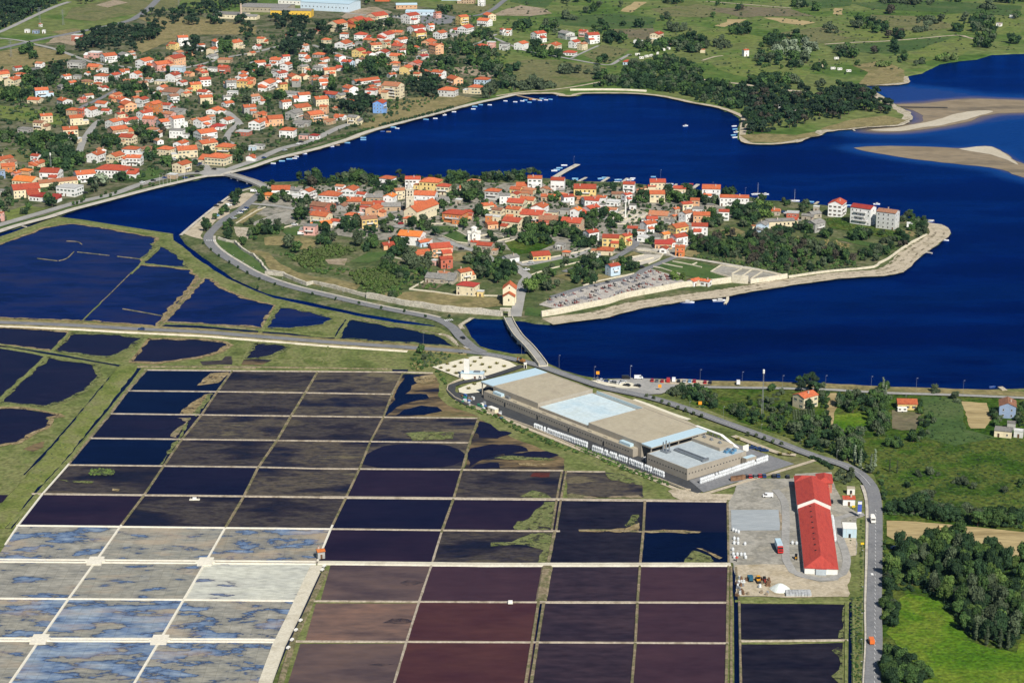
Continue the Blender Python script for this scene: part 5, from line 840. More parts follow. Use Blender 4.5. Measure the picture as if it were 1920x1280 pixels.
# ---------------------------------------------------------------- salt factory
m_tau = mat('taupe_cladding', [(.33,.293,.237),(.36,.32,.26)], s1=.2, s2=.4, mixv=.05); m_tauroof = mat('beige_roof', [(.36,.315,.23),(.39,.345,.255),(.345,.30,.225)], s1=.07, s2=.6, mixv=.08); m_blroof = mat('pale_membrane', [(.42,.53,.58),(.50,.59,.62),(.47,.54,.54)], s1=.07, s2=.5, mixv=.1); m_blstrip = flat('pale_blue_metal', (.46,.60,.67), rough=.4, mixv=.04); m_duct = flat('galvanised_duct', (.30,.32,.34), rough=.35, metal=.6); m_seam = flat('roof_seam', (.36,.33,.26))
FO = G(925, 725, 7.5); FA = math.atan2(-.776, .63)
fac = empty('salt_factory', (FO.x, FO.y, ZS), FA); tag(fac, 'large beige flat-roofed factory with pale blue roof bays beside the salt pans', 'factory')
def hall(u0, u1, v0, v1, z, m_r, par=.5, z0=0.):
    w_ = MB().box(u0,u1,v0,v1,z0,z-.3).build('hall_wall', m_tau, fac)
    r = MB().box(u0+.35,u1-.35,v0+.35,v1-.35,z-.32,z-.1); ro = r.build('hall_roof', m_r, fac)
    e = MB(); t = .35
    for q in ((u0,u1,v0,v0+t),(u0,u1,v1-t,v1),(u0,u0+t,v0+t,v1-t),(u1-t,u1,v0+t,v1-t)): e.box(*q, z-.3, z+par-.4)
    e.build('parapet', m_tau, ro); return ro
def seams(ro, u0, u1, v0, v1, z, nu, nv, m):
    for i in range(1, nu): link('seam', MB().box(0,.12,v0+.4,v1-.4,z-.1,z-.06).mesh('seam', m), ro, (u0+(u1-u0)*i/nu,0,0))
    for i in range(1, nv): link('seam', MB().box(u0+.4,u1-.4,0,.12,z-.1,z-.05).mesh('seam', m), ro, (0,v0+(v1-v0)*i/nv,0))
rA = hall(0,37.5,0,38,7.5,m_tauroof); seams(rA,0,37.5,0,38,7.5,3,2,m_seam)
rM = hall(37.51,77.6,.3,37.6,5.6,m_blroof); seams(rM,37.5,77.6,0,38,5.6,4,3,flat('blue_seam', (.40,.50,.56)))
rB = hall(77.61,117.5,0,38.5,7.5,m_tauroof); seams(rB,78,117.5,0,38.5,7.5,3,2,m_seam)
for u0, u1 in ((-10.8,-.02),(117.52,124.6)): MB().box(u0,u1,0,38.2,7.1,7.5).build('canopy_roof', m_blstrip, fac); MB().box(u0,u1,0,38.2,6.5,7.1).build('canopy_fascia', m_tau, fac)
for u in (-10.2, 124.):
    for v in (.5, 9.5, 19, 28.5, 37.5): MB().box(u-.25,u+.25,v-.25,v+.25,0,6.5).build('column', m_tau, fac)
MB().box(-9.5,-.3,8,37.8,0,6.45).build('hall_wall', m_tau, fac)
wing = MB().box(-4.,115,-3.4,-.02,0,4.4).build('wing_wall', m_tau, fac); MB().box(-3.6,114.6,-3.1,-.02,4.4,4.5).build('wing_roof', m_tauroof, fac)
SW = MB().box(-.35,.35,-.05,.1,0,.5).mesh('window', m_pane); SWL = MB().box(-.5,.5,-.06,.1,0,2.2).mesh('door', m_dark)
for i in range(56): link('window', SW, wing, (0+i*2.03, -3.41, 2.3))
for u in (14, 41, 66, 93): link('door', SWL, wing, (u, -3.41, 0))
rC = hall(127,155.5,-5,35,6.0,mat('grey_membrane', [(.34,.39,.42),(.40,.45,.47),(.36,.40,.42)], s1=.08, mixv=.1)); seams(rC,127,155.5,-5,35,6.0,3,2,flat('grey_seam', (.34,.38,.4)))
for i in range(14): link('window', SW, fac, (128.6+i*2., -5.01, 3.2))
for i in range(18): link('window', SW, fac, (155.51, -3.6+i*2.1, 3.2), math.pi/2)
MB().box(126,127,-4.9,34.9,0,5.2).build('link_wall', m_dark, fac)
c2 = MB().box(127.6,147,25,34.5,5.92,7.4).build('plant_block', m_tau, fac); MB().box(127.9,146.7,25.3,34.2,7.4,7.5).build('plant_roof', m_tauroof, fac)
for k, u in enumerate((131, 136, 142)): link('roof_fan', MB().box(-.9,.9,-.7,.7,0,.5).lathe([(.6,.5),(.7,1.),(.4,1.2)], 8).mesh('roof_fan', m_duct), c2, (u, 30, 7.5))
for k, (u, v) in enumerate(((149.5,28.5),(151.5,30.5),(150.5,26),(153,27.5))): MB().box(-1.,1.,-.8,.8,0,1.3,0).lathe([(.7,1.3),(.7,1.6)], 10, 1).build('chiller_unit', [flat('blue_unit', (.10,.24,.38)), m_duct], fac, (u, v, 5.9))
q = MB()
for dv in (0, 1.4): q.box(133,152.5,8+dv*1.6,8.7+dv*1.6,6.2,7.0)
q.box(132.3,133,8,11,6.2,7.0).box(152.5,153.4,7.5,11.5,6.,7.4); q.build('roof_duct', m_duct, fac)
q = MB()
for du, dv, h in ((0,0,5),(1.6,.4,6.2),(2.6,1.6,5.4)): q.cyl((130+du,3+dv,5.9),(130+du,3+dv,5.9+h),.35,.35,8)
q.box(129,133.5,2.2,5.2,5.9,6.8); q.build('exhaust_stacks', m_duct, fac)
for u, v, w_, d_ in ((3,-2.7,7,2.2),(13,-2.4,3,1.6),(104,-2.6,8,2.4)): MB().box(0,w_,0,d_,4.52,5.9).build('rooftop_unit', m_blstrip if w_ > 4 else m_duct, fac, (u, v, 0))
for i in range(7): MB().box(0,3.,0,.9,4.52,4.95).build('skylight', m_tauroof, fac, (20+i*12, -2.4, 0))
bk = MB().prism([(38,38.55),(117,39.1),(117,44),(100,46),(60,47),(42,46),(38,43)], 0, 5.3).build('rear_wing_wall', m_tau, fac); MB().prism([(38.3,38.8),(116.7,39.4),(116.7,43.7),(100,45.7),(60,46.7),(42.2,45.7),(38.3,42.8)], 5.3, 5.42).build('rear_wing_roof', m_tauroof, fac)
MB().box(41,77,37.65,38.2,5.42,7.4).build('glazed_wall', flat('grey_glazing', (.42,.50,.52), rough=.3), fac)
st = MB().box(113,131,41,42.8,6.2,6.45); st.build('ramp_roof', m_white, fac)
rr = MB(); rr.face([(131,41,6.45),(143,41,2.6),(143,42.8,2.6),(131,42.8,6.45)]); rr.face([(131,41,6.2),(131,42.8,6.2),(143,42.8,2.35),(143,41,2.35)]); rr.build('ramp_roof', m_white, fac)
for i in range(12):
    u = 113.5+i*2.6; h = 6.2 if u < 131 else 6.2-(u-131)*.32
    for v in (40.2, 43.4): MB().box(u-.1,u+.1,v-.1,v+.1,0,max(1.,h)).build('steel_post', m_duct, fac)
    MB().box(u-.07,u+.07,40.2,43.4,max(.5,h*.5),max(.5,h*.5)+.15).build('cross_beam', m_duct, fac)
MB().box(144,144.4,44,48,0,3.6).build('screen_wall', m_white, fac); MB().box(156.3,159.6,31,38,0,4.).build('annex_wall', m_tau, fac); MB().box(156.6,159.3,31.3,37.7,4.,4.1).build('annex_roof', m_blstrip, fac)
def fw(u, v, z=0.): return Vector((FO.x+u*math.cos(FA)-v*math.sin(FA), FO.y+u*math.sin(FA)+v*math.cos(FA), z))
for k in range(9): FOOT.append((*fw(k*19, 18)[:2], 26))
def wpoly(name, uv, z, m, jag=0.):
    P = [fw(u, v).to_2d() for u, v in uv]; P = jagged(P, jag, 4) if jag else P
    me = bpy.data.meshes.new(name); me.from_pydata([(p.x, p.y, z) for p in P], [], [tuple(range(len(P)))]); 
    if me.polygons[0].normal.z < 0: me.flip_normals()
    me.materials.append(m); tag(link(name, me), kind='structure')
wpoly('factory_parking', [(156,-4),(172,-10),(172,52),(120,50),(120,40),(156,40)], ZS+.23, m_asph)
wpoly('factory_apron', [(-20,-14),(-10,-16),(10,-14),(60,-14.5),(120,-14.5),(158,-15),(171,-13),(171,-6),(157,30),(120,50),(40,50),(-10,44),(-14,20),(-24,10)], ZS+.20, m_asphd)
wpoly('footway', [(-12,-17.2),(10,-17.4),(120,-17.5),(162,-18.2),(175,-17),(176,66),(173.5,66),(172.6,-13.6),(160,-15.6),(120,-15),(10,-14.6),(-12,-15.5)], ZS+.24, m_gravel)
poly('gravel_garden', s7('120,510 270,470 430,430 580,430 700,470 775,513 560,570 372,610'), ZS+.5, m_cream); poly('gravel_bed', s7('318,672 400,640 480,622 560,620 480,700 370,712 325,700'), ZS+.5, m_cream)
ribbon('driveway', s7('800,500 700,535 560,580 450,605 340,625 270,650 262,690 310,740 400,790'), 4.5, ZS+.56, m_asphd)
bank('kerb_wall', s7('360,600 280,630 240,655 232,690 290,745 420,805 600,870 860,965')+s8('60,660 350,780 640,880 830,955 860,958'), .7, ZS, ZS+.9, m_gravel, smooth=False)
ribbon('roadside_strip', s8('430,275 560,320 700,375 850,425'), 3.0, ZS+.6, m_cream); ribbon('roadside_strip', s8('1180,545 1400,630 1540,680 1650,690'), 3.4, ZS+.6, m_gravel)
# gravel garden tussocks
TUS = MB()
rg = random.Random(3)
for i in range(60):
    a = rg.uniform(0, 6.28); r = rg.uniform(.2, .8); h = rg.uniform(.5, .9); t = rg.uniform(0,6.28)
    bx, by = .4*r*math.cos(a), .4*r*math.sin(a); ex, ey = bx+r*.9*math.cos(a), by+r*.9*math.sin(a); TUS.face([(bx-.12*math.sin(a),by+.12*math.cos(a),0),(bx+.12*math.sin(a),by-.12*math.cos(a),0),(ex,ey,h)])
TUS = TUS.mesh('grass_tussock', mat('tussock_leaf', [(.16,.15,.04),(.24,.22,.07)], s1=.8, rnd=.2))
for k, (x, y) in enumerate(zp(780,560,4,'187,522 240,542 303,562 236,492 290,512 338,484 382,455 440,475 486,447 497,497 606,488 554,518 662,510 405,505 515,549 438,643 395,676')+zp(1080,680,4,'1533,688 1600,683 1215,575')):
    p = G(x, y, ZS+.5); o = link('grass_tussock', TUS, None, (p.x, p.y, ZS+.48), k*1.3, (1.9,1.9,1.5)); tag(o, 'olive grass tussock planted in the factory gravel', 'plant', 'tussocks in the factory gravel garden')
# silo and pump house
p = G(875, 709, ZS); o = empty('pump_house', (p.x, p.y, ZS), -.15); tag(o, 'white pump house with a tall flat tower in the gravel garden', 'building'); MB().box(-3.,9.5,-2,3,0,3.4).build('wall', m_white, o); MB().box(-3.2,9.7,-2.2,3.2,3.4,3.6).build('roof', m_blstrip, o); MB().box(-1.3,1.5,-1,1,3.6,11).build('tower', m_white, o); link('door', DOOR, o, (5,-2.02,0)); wins(o, [(7.5,-2.02,1.4)], 0); MB().box(4,7.5,-.5,1.5,3.6,4.4).build('roof_unit', m_duct, o)
FOOT.append((p.x+3, p.y, 8))
def boxy(name, x, y, w_, d_, h, m, lab, cat, rz=0., base=ZS, top=None):
    p = G(x, y, base); o = empty(name, (p.x, p.y, base), rz); tag(o, lab, cat); MB().box(-w_/2,w_/2,-d_/2,d_/2,0,h).build('body', m, o); MB().box(-w_/2-.1,w_/2+.1,-d_/2-.1,d_/2+.1,h,h+.15).build('roof', top or m_white, o)
    for s in (-1,1): MB().box(s*w_*.25-.04,s*w_*.25+.04,-d_/2-.05,-d_/2,.1,h-.1).build('rib', m_frame, o)
    link('door', SWL, o, (0, -d_/2-.01, 0)); FOOT.append((p.x, p.y, max(w_, d_)/2+1)); return o
boxy('shipping_container', 924.5, 773, 6, 2.5, 2.6, m_creamw, 'cream shipping container beside the factory wing', 'container', FA)
boxy('equipment_cabin', 904, 763, 1.6, 1.2, 2., m_white, 'small white cabin left of the cream container', 'cabin', FA); boxy('compressor_cabin', 1210, 866, 1.5, 1.5, 2.4, m_white, 'white compressor cabin at the corner of the lowest factory hall', 'cabin', FA)
boxy('gate_cabin', 985, 690, 1.6, 1.6, 3., m_white, 'white gate cabin at the factory driveway by the road', 'cabin')
MATC = [flat('scrap_green', (.03,.22,.12)), flat('scrap_blue', (.05,.13,.35)), flat('scrap_white', (.6,.62,.62)), flat('scrap_brown', (.16,.09,.05)), flat('scrap_grey', (.25,.26,.27))]
rg = random.Random(11)
for k in range(26):
    x, y = zp(780,560,4,f'{rg.uniform(340,640)},{0}')[0]; y = 560+(735+(x-865)*4*.42+rg.uniform(-20,40))/4; p = G(x, y, ZS); w_, d_, h = rg.uniform(.8,2.6), rg.uniform(.7,1.6), rg.uniform(.4,1.5)
    o = MB().box(-w_/2,w_/2,-d_/2,d_/2,0,h).box(-w_/2+.1,w_/2-.1,-d_/2+.1,d_/2-.1,h,h+.12).build('pallet_load', MATC[k % 5], None, (p.x, p.y, ZS+.22), FA+rg.uniform(-.4,.4)); tag(o, ['green','blue','white','brown','grey'][k % 5]+' wrapped pallet load in the clutter below the factory corner', 'pallet', 'pallet loads below the factory wing')
# bulk bags
bg_ = MB(); 
for z0, z1, a, c_ in ((0,.25,.5,.58),(.25,.8,.58,.58),(.8,1.15,.58,.42)):
    n = 8; k = len(bg_.v)
    for z, r in ((z0, a), (z1, c_)):
        for i in range(n): t = 2*math.pi*(i+.5)/n; bg_.v.append((r*1.05*math.cos(t), r*1.05*math.sin(t), z))
    for i in range(n): bg_.f.append((k+i, k+(i+1) % n, k+n+(i+1) % n, k+n+i)); bg_.m.append(0)
bg_.f.append(tuple(len(bg_.v)-8+i for i in range(8))); bg_.m.append(0); bg_.cyl((0,0,1.12),(0,0,1.4),.13,.2,6)
m_bag = flat('woven_white_bag', (.60,.62,.63), mixv=.12, rnd=.06, s2=2); BAG = bg_.mesh('bulk_bag', m_bag)
def bagrow(a, b, lab, layers=3, gap=1.22):
    A, B_ = G(*a, ZS).to_2d(), G(*b, ZS).to_2d(); d = B_-A; n = int(d.length/gap)
    for i in range(n):
        for l_ in range(layers):
            if l_ == layers-1 and rg.random() < .12: continue
            p = A+d*(i/n); o = link('bulk_bag', BAG, None, (p.x+rg.uniform(-.12,.12), p.y+rg.uniform(-.12,.12), ZS+.25+l_*1.38), rg.uniform(0,6), (1.1,1.1,1.2)); tag(o, lab, 'bag', 'white bulk bags stacked round the factory')
bagrow((1003,804), (1103,840), 'white bulk bag in the upper row below the factory wing', 2); bagrow((1112,845), (1178,869), 'white bulk bag in the middle row below the factory wing', 2); bagrow((1181,870), (1247,896), 'white bulk bag in the lower row below the lowest hall', 2); bagrow((1314,907), (1441,863), 'white bulk bag in the row right of the lowest hall', 2)
for a, b in (('62,665','125,690'),('70,735','130,745'),('70,770','185,780'),('60,822','105,828'),('65,860','185,865'),('70,882','190,888')):
    bagrow(sy(a)[0], sy(b)[0], 'white bulk bag stacked at the left edge of the salt yard', 1, 1.5)
bagrow(sy('535,770')[0], sy('600,775')[0], 'white bulk bag against the left side of the red-roofed hall', 1, 1.4); bagrow(sy('855,560')[0], sy('880,760')[0], 'white bulk bag against the right side of the red-roofed hall', 1, 1.8)
# ---------------------------------------------------------------- red-roofed salt hall
m_redr = mat('red_metal_roof', [(.36,.05,.04),(.42,.065,.048),(.33,.05,.042)], s1=.2, s2=1.2, mixv=.14, rough=.7, stretch=(3,.5,1))
NL, NR = G(1509, 1067, 3), G(1570.5, 1066, 3); FL_, FR = G(1497, 955, 3), G(1555.6, 955, 3)
ax = ((FL_+FR)/2-(NL+NR)/2).to_2d(); Ls = ax.length; c0 = ((NL+NR)/2).to_2d(); ra = math.atan2(ax.y, ax.x)-math.pi/2
o = empty('salt_warehouse', (c0.x, c0.y, ZS), ra); tag(o, 'long red-roofed salt warehouse with white walls in the yard', 'warehouse'); hw = 7.0; he = 2.9; rz_ = 3.3
MB().box(-hw,hw,0,Ls,0,he).build('wall', m_white, o)
r = MB(); v = .35; E0 = [(-hw-v,-v,he),(hw+v,-v,he),(hw+v,Ls,he),(-hw-v,Ls,he)]; R0, R1 = (0,hw*.95,he+rz_), (0,Ls,he+rz_)
r.face([E0[0],E0[1],R0]); r.face([E0[1],E0[2],R1,R0]); r.face([E0[3],E0[0],R0,R1]); r.face([E0[3],E0[2],E0[1],E0[0]]); r.face([E0[2],E0[3],R1]); ro = r.build('roof', m_redr, o)
for i in range(9): MB().box(-.9,.0,-.25,.25,0,.35).build('roof_vent', m_dark, ro, (-1.4, 14+i*6.6, he+rz_-.9))
MB().box(-2.2,2.2,-.9,-.02,0,2.9).build('loading_door', flat('grey_door', (.42,.47,.5), rough=.5), o); MB().box(-2.3,2.3,-1.,4,2.92,3.1).build('dormer_roof', m_redr, o)
for i in range(14): MB().box(-hw-.35,-hw-.01,3+i*5.3,3.5+i*5.3,0,2.7).build('buttress', m_white, o)
f2_ = 30; MB().box(-hw-.5,hw+.5,Ls+.02,Ls+f2_,0,4.6).build('far_wall', m_white, o); he2 = 4.6
r = MB(); R0, R1 = (0,Ls-.1,he2+3.4), (0,Ls+f2_,he2+3.4); x2 = hw+.9
r.face([(x2,Ls-.1,he2),(x2,Ls+f2_,he2),R1,R0]); r.face([(-x2,Ls+f2_,he2),(-x2,Ls-.1,he2),R0,R1]); r.face([(-x2,Ls+f2_,he2),R1,(x2,Ls+f2_,he2)]); r.build('far_roof', m_redr, o)
g = MB(); g.face([(-hw-.5,Ls+.01,he2),(hw+.5,Ls+.01,he2),(0,Ls+.01,he2+3.2)]); g.build('gable', m_white, o)
FOOT.append((c0.x, c0.y+20, 20)); FOOT.append((c0.x-3, c0.y+60, 22)); 
p = G(1524.5, 905, ZS+4); o = empty('office_building', (p.x, p.y+2, ZS), ra); tag(o, 'red-roofed brick office block at the far end of the salt warehouse', 'building')
mb_ = flat('salmon_brick', (.48,.15,.10)); MB().box(-8.2,4,-3,5,0,4.6).build('wall', mb_, o); MB().box(2.,9,-4.5,7,0,5.2).build('wing_wall', mb_, o)
for x0, x1, y0, y1, z in ((-8.7,3.9,-3.5,5.5,4.6),(1.6,9.5,-5,7.5,5.2)):
    r = MB(); cy = (y0+y1)/2; d = (y1-y0)/2
    if x1-x0 > y1-y0: a, b2 = (x0+d*.8,cy,z+2.), (x1-d*.8,cy,z+2.)
    else: dx = (x1-x0)/2; a, b2 = ((x0+x1)/2,y0+dx*.8,z+1.9), ((x0+x1)/2,y1-dx*.8,z+1.9)
    q = [(x0,y0,z),(x1,y0,z),(x1,y1,z),(x0,y1,z)]
    if x1-x0 > y1-y0: r.face([q[0],q[1],b2,a]); r.face([q[1],q[2],b2]); r.face([q[2],q[3],a,b2]); r.face([q[3],q[0],a])
    else: r.face([q[0],q[1],a]); r.face([q[1],q[2],b2,a]); r.face([q[2],q[3],b2]); r.face([q[3],q[0],a,b2])
    r.build('roof', m_redr, o)
wins(o, [(-6,-3.02,2.6),(-3.5,-3.02,2.6),(4,-4.52,3),(5.6,-4.52,3),(7.2,-4.52,3)], 0)
boxy('yard_shed', 1592, 1003, 6.0, 7.5, 4.6, m_blstrip, 'pale blue metal shed beside the country road', 'shed', ra)
boxy('yard_cabin', 1595, 925, 3.6, 3.0, 3.0, m_white, 'small white cabin with grey roof beyond the red kiosk', 'cabin', ra, top=m_tauroof)
house(1591, 937, 23, 's', 'W', 'r', 1, .4, label='red-roofed weigh-house kiosk beside the advertising pylon', cat='kiosk', name='weigh_house')
p = G(1611, 970, ZS); o = empty('sign_pylon', (p.x, p.y, ZS)); tag(o, 'tall white and blue advertising pylon by the yard entrance', 'sign'); MB().box(-.15,.15,-.15,.15,0,2).build('post', m_duct, o); MB().box(-.9,.9,-.2,.2,2,8).build('panel', flat('blue_sign', (.06,.10,.42)), o); MB().box(-.92,.92,-.22,.22,6.6,7.9).build('panel', flat('white_sign', (.7,.7,.7)), o); MB().box(-.92,.92,-.22,.22,2.1,2.9).build('panel', m_paint, o)
# salt heap, stone pallets, timber
p = G(*sy('437,1135')[0], ZS); hm = MB(); hm.lathe([(4.1,0),(3.2,.9),(2.,1.9),(.9,2.6),(.1,2.75)], 18); 
hm.v = [(x*(1+.14*math.sin(3*math.atan2(y,x))), y*(1+.1*math.cos(2*math.atan2(y,x))), z) for x, y, z in hm.v]; tag(hm.build('salt_heap', flat('coarse_salt', (.62,.66,.62), mixv=.14), None, (p.x, p.y, ZS+.3)), 'pale heap of loose salt on the sandy yard', 'heap')
SP = MB().box(-.9,.9,-.7,.7,0,.15,1).box(-.85,.85,-.65,.65,.15,1.1,0).mesh('stone_pallet', [flat('wrapped_stone', (.40,.41,.41), mixv=.25), m_chim])
k = 0
for i in range(8):
    for j in range(3):
        x, y = sy(f'{495+i*24+j*3},{1158+j*14}')[0]; p = G(x, y, ZS); o = link('stone_pallet', SP, None, (p.x, p.y, ZS+.3), .05*i); tag(o, 'grey wrapped pallet in the rows at the near edge of the yard', 'pallet', 'grey pallets at the near edge of the yard')
for k in range(34):
    x, y = sy(f'{rg.choice((rg.uniform(85,190), rg.uniform(85,150), rg.uniform(265,360)))},{rg.uniform(1050,1190)}')[0]; p = G(x, y, ZS); w_ = rg.uniform(.6,2.); mm = rg.choice(MATC[2:]+[m_bare])
    o = MB().box(-w_/2,w_/2,-.5,.5,0,rg.uniform(.3,1.1)).box(-w_/3,w_/3,-.4,.4,0,rg.uniform(1.1,1.5)).build('scrap_pile', mm, None, (p.x, p.y, ZS+.3), rg.uniform(0,3)); tag(o, 'small pile of scrap in the near left corner of the yard', 'scrap', 'scrap piles in the yard corner')
TB = MB()
for i in range(5): TB.box(-1.1,1.1,-.9+i*.38,-.9+i*.38+.3,0,1.6)
TB = TB.mesh('timber_stack', flat('rusty_timber', (.20,.11,.06), mixv=.3))
for k in range(7): x, y = sy(f'{60+k*13},{262-k*2}')[0]; p = G(x, y, ZS); tag(link('timber_stack', TB, None, (p.x, p.y, ZS+.3), .1*k, (1,1,1.2)), 'brown stack of old timber at the far left corner of the yard', 'timber', 'timber stacks in the yard')
# orange-roofed hut on the salt pans, pan machinery
house(601, 1037, 11.5, 's', 'G', 'v', 1, .9, ratio=.8, ang=20, label='tiny grey hut with bright orange roof at a salt pan corner', cat='hut', name='pan_hut')
for k, (x, y) in enumerate(zp(440,960,4,'672,412 658,440 495,820 460,892 430,965 402,1025')):
    p = G(x, y, ZS+.5); o = empty('salt_cart', (p.x, p.y, ZS+.5), 1.1); tag(o, 'small white salt cart beside the service track, '+ordinal(k, 6).replace('left', 'the far end') if k < 5 else 'small white salt cart nearest the camera beside the service track', 'cart', 'salt carts along the service track'); MB().box(-.8,.8,-.5,.5,.4,1.1).build('tub', m_white, o)
    for s in (-1, 1): MB().cyl((0,s*.56,.32),(0,s*.46,.32),.32,.32,8).build('wheel', m_dark, o)
for k, (x, y) in enumerate(((365,938),(957,1132))):
    p = G(x, y, ZS); o = empty('pump_raft', (p.x, p.y, ZS+.1)); tag(o, ['pale wooden pump platform in a muddy upper salt pan','small white pump box on a dyke of the red pans'][k], 'platform'); MB().box(-2.4+1.4*k,2.4-1.4*k,-.9,.9,.3,.6).build('deck', m_salt, o)
    MB().box(-.9,.9,-.5,.5,.6,1.5).build('pump', m_white, o)
    for s in (-1,1): MB().cyl((s*(2.-1.2*k),0,0),(s*(2.-1.2*k),0,1.6),.08,.08,6).build('post', m_chim, o)
# far industrial sheds above the town
def shed(x, y, w_, d_, h, wk, rk, rz, lab, rise=1.5):
    p = G(x, y, 1); o = empty('warehouse', (p.x, p.y, 1), rz); tag(o, lab, 'warehouse', 'industrial sheds above the town'); gable_body(o, -w_/2,w_/2,-d_/2,d_/2,h,rise,wk,rk,axis='x'); n = int(w_/5)
    wins(o, [(-w_/2+(i+.5)*w_/n, -d_/2-.02, h*.45) for i in range(n)], 0, WIN[3]); FOOT.append((p.x, p.y, w_/2)); FOOT.append((p.x, p.y, d_/2)); return o
rg_, rb_ = roof_mat('g'), m_blstrip; m_yel = flat('yellow_cladding', (.72,.46,.06)); m_cl = flat('pale_blue_cladding', (.55,.66,.74))
shed(435, 33, 38, 24, 5, m_creamw, rg_, -.25, 'cream works hall with grey roof beside the brick chimney'); shed(472, 36, 16, 14, 4, m_creamw, rg_, -.2, 'small cream hall right of the brick chimney'); shed(502, 20, 60, 34, 6, m_tauroof, rg_, -.2, 'broad grey-roofed hall behind the yellow shed'); shed(548, 31, 50, 16, 8, m_yel, rg_, -.12, 'long yellow-walled shed above the town'); shed(620, 18, 66, 34, 10, m_cl, rb_, -.35, 'large pale blue hall at the top edge')
shed(555, 8, 40, 20, 6, m_white, rb_, -.3, 'white hall with blue roof at the top edge'); shed(718, 2, 18, 14, 6, flat('orange_cladding', (.6,.14,.05)), roof_mat('r'), -.1, 'orange-red box building at the top edge'); shed(762, 16, 26, 14, 5, flat('peach_cladding', (.6,.36,.2)), rb_, .1, 'peach warehouse with pale roof above the car park'); shed(788, 28, 34, 16, 4.5, m_cl, rb_, -.1, 'pale blue workshop beside the upper car park'); shed(850, 0, 30, 14, 5, m_cl, roof_mat('r'), 0, 'pale shed with red roof at the very top')
p = G(452.5, 38, 1); o = empty('factory_chimney', (p.x, p.y, 1)); tag(o, 'tall pale brick chimney beside the old works hall', 'chimney'); MB().lathe([(1.5,0),(1.1,16),(.95,19)], 10).build('stack', flat('pale_brick', (.55,.42,.32)), o); MB().lathe([(1.2,19),(1.2,19.6)], 10).build('cap', m_chim, o)
# ================================================================ cars, boats, posts
CARC = {'w': ('white', (.75,.75,.75)), 'k': ('black', (.015,.015,.018)), 'r': ('red', (.42,.02,.02)), 'b': ('dark blue', (.02,.05,.16)), 's': ('silver', (.45,.47,.49)), 'g': ('grey', (.15,.16,.17)), 'l': ('pale blue', (.22,.42,.62)), 'o': ('orange', (.7,.16,.03))}
m_tyre = flat('tyre_rubber', (.02,.02,.02)); m_cglass = flat('car_glass', (.012,.016,.022), rough=.1, spec=.6)
def paint(k): return flat('car_paint_'+k, CARC[k][1], rough=.3, spec=.5, mixv=.03)
def profile_mesh(name, side, w_, m, taper=None):
    b = MB(); n = len(side); tp = taper or [1]*n
    k = 0; b.v += [(x, -w_/2*t, z) for (x, z), t in zip(side, tp)]+[(x, w_/2*t, z) for (x, z), t in zip(side, tp)]
    b.f.append(tuple(range(n))); b.f.append(tuple(reversed(range(n, 2*n)))); b.m += [0, 0]
    for i in range(n): j = (i+1) % n; b.f.append((i, n+i, n+j, j)); b.m.append(0)
    return b.mesh(name, m)
WHEEL = MB().cyl((0,-.11,0),(0,.11,0),.32,.32,10).mesh('wheel', m_tyre)
CARM = {}
def car_parts(kind, col):
    key = (kind, col)
    if key in CARM: return CARM[key]
    if kind == 'van':
        body = [(-2.4,.35),(2.4,.35),(2.45,1.0),(1.9,1.2),(1.35,1.95),(-2.35,2.0),(-2.4,1.)]; glass = [(1.92,1.2),(1.38,1.88),(.4,1.88),(.4,1.2)]; w_, gl = 1.9, 1.92; roof = None; wx = (-1.5,1.55)
    else:
        body = [(-2.05,.3),(2.05,.3),(2.1,.62),(1.95,.78),(.95,.92),(-1.5,.95),(-2.05,.9)]; glass = [(.98,.9),(.35,1.36),(-1.0,1.4),(-1.75,.93)]; w_, gl = 1.72, 1.5; wx = (-1.28,1.3); roof = [(.36,1.34),(.34,1.42),(-1.0,1.46),(-1.05,1.38)]
    p = [('body', profile_mesh('body', body, w_, paint(col)), None), ('window_glass', profile_mesh('window_glass', glass, gl, m_cglass), None)]
    if roof: p.append(('roof', profile_mesh('roof', roof, 1.42, paint(col)), None))
    lm = MB().box(-.04,.04,-.2,.2,-.1,.1).mesh('headlight', m_paint)
    for s in (-1, 1):
        for x in wx: p.append(('wheel', WHEEL, (x, s*(w_/2-.1), .32)))
        p.append(('headlight', lm, (2.08 if kind != 'van' else 2.43, s*w_*.36, .66)))
    CARM[key] = p; return p
CARS = []
def car(x, y, col, rz, where, kind='car', base=1.3, cat=None):
    p = G(x, y, base); o = empty('parked_car' if kind == 'car' else 'van', (p.x, p.y, base), math.radians(rz))
    for nm, me, loc in car_parts(kind, col): link(nm, me, o, loc)
    CARS.append((o, x, y, f'{CARC[col][0]} {"car" if kind == "car" else "van"} {where}', cat or kind)); return o
for i, (s, c, r, k) in enumerate((('155,128','g',150,'car'),('185,137','w',150,'car'),('222,142','b',150,'car'),('257,147','w',150,'car'),('283,154','g',150,'car'),('310,158','w',150,'car'),('352,147','s',20,'car'),('380,173','k',150,'car'),('460,177','k',150,'car'),('375,119','k',0,'van'),('468,119','w',5,'van'))): car(*s8(s)[0], c, r, 'in the lower car park by the water', k, .98)
for s, c, k in (('572,137','r','car'),('607,140','g','car'),('647,142','r','car'),('692,140','r','van'),('733,137','w','van'),('770,142','k','car'),('813,143','s','car'),('853,143','l','car'),('888,143','r','car'),('968,152','r','car'),('1006,153','k','car'),('1217,157','w','van')): car(*s8(s)[0], c, 85, 'nose-in along the waterside gravel', k, 1.0)
for s, c in (('1325,642','b'),('1382,652','b'),('1415,662','b')): car(*s8(s)[0], c, -8, 'on the asphalt right of the factory', 'car', .6)
for s, c in (('1275,857','k'),('1308,857','r'),('1345,855','g'),('1380,853','r'),('1413,852','b'),('1485,854','k'),('1517,852','b'),('1588,859','k')): car(*s8(s)[0], c, 88, 'in the row at the back of the salt yard', 'car', .62)
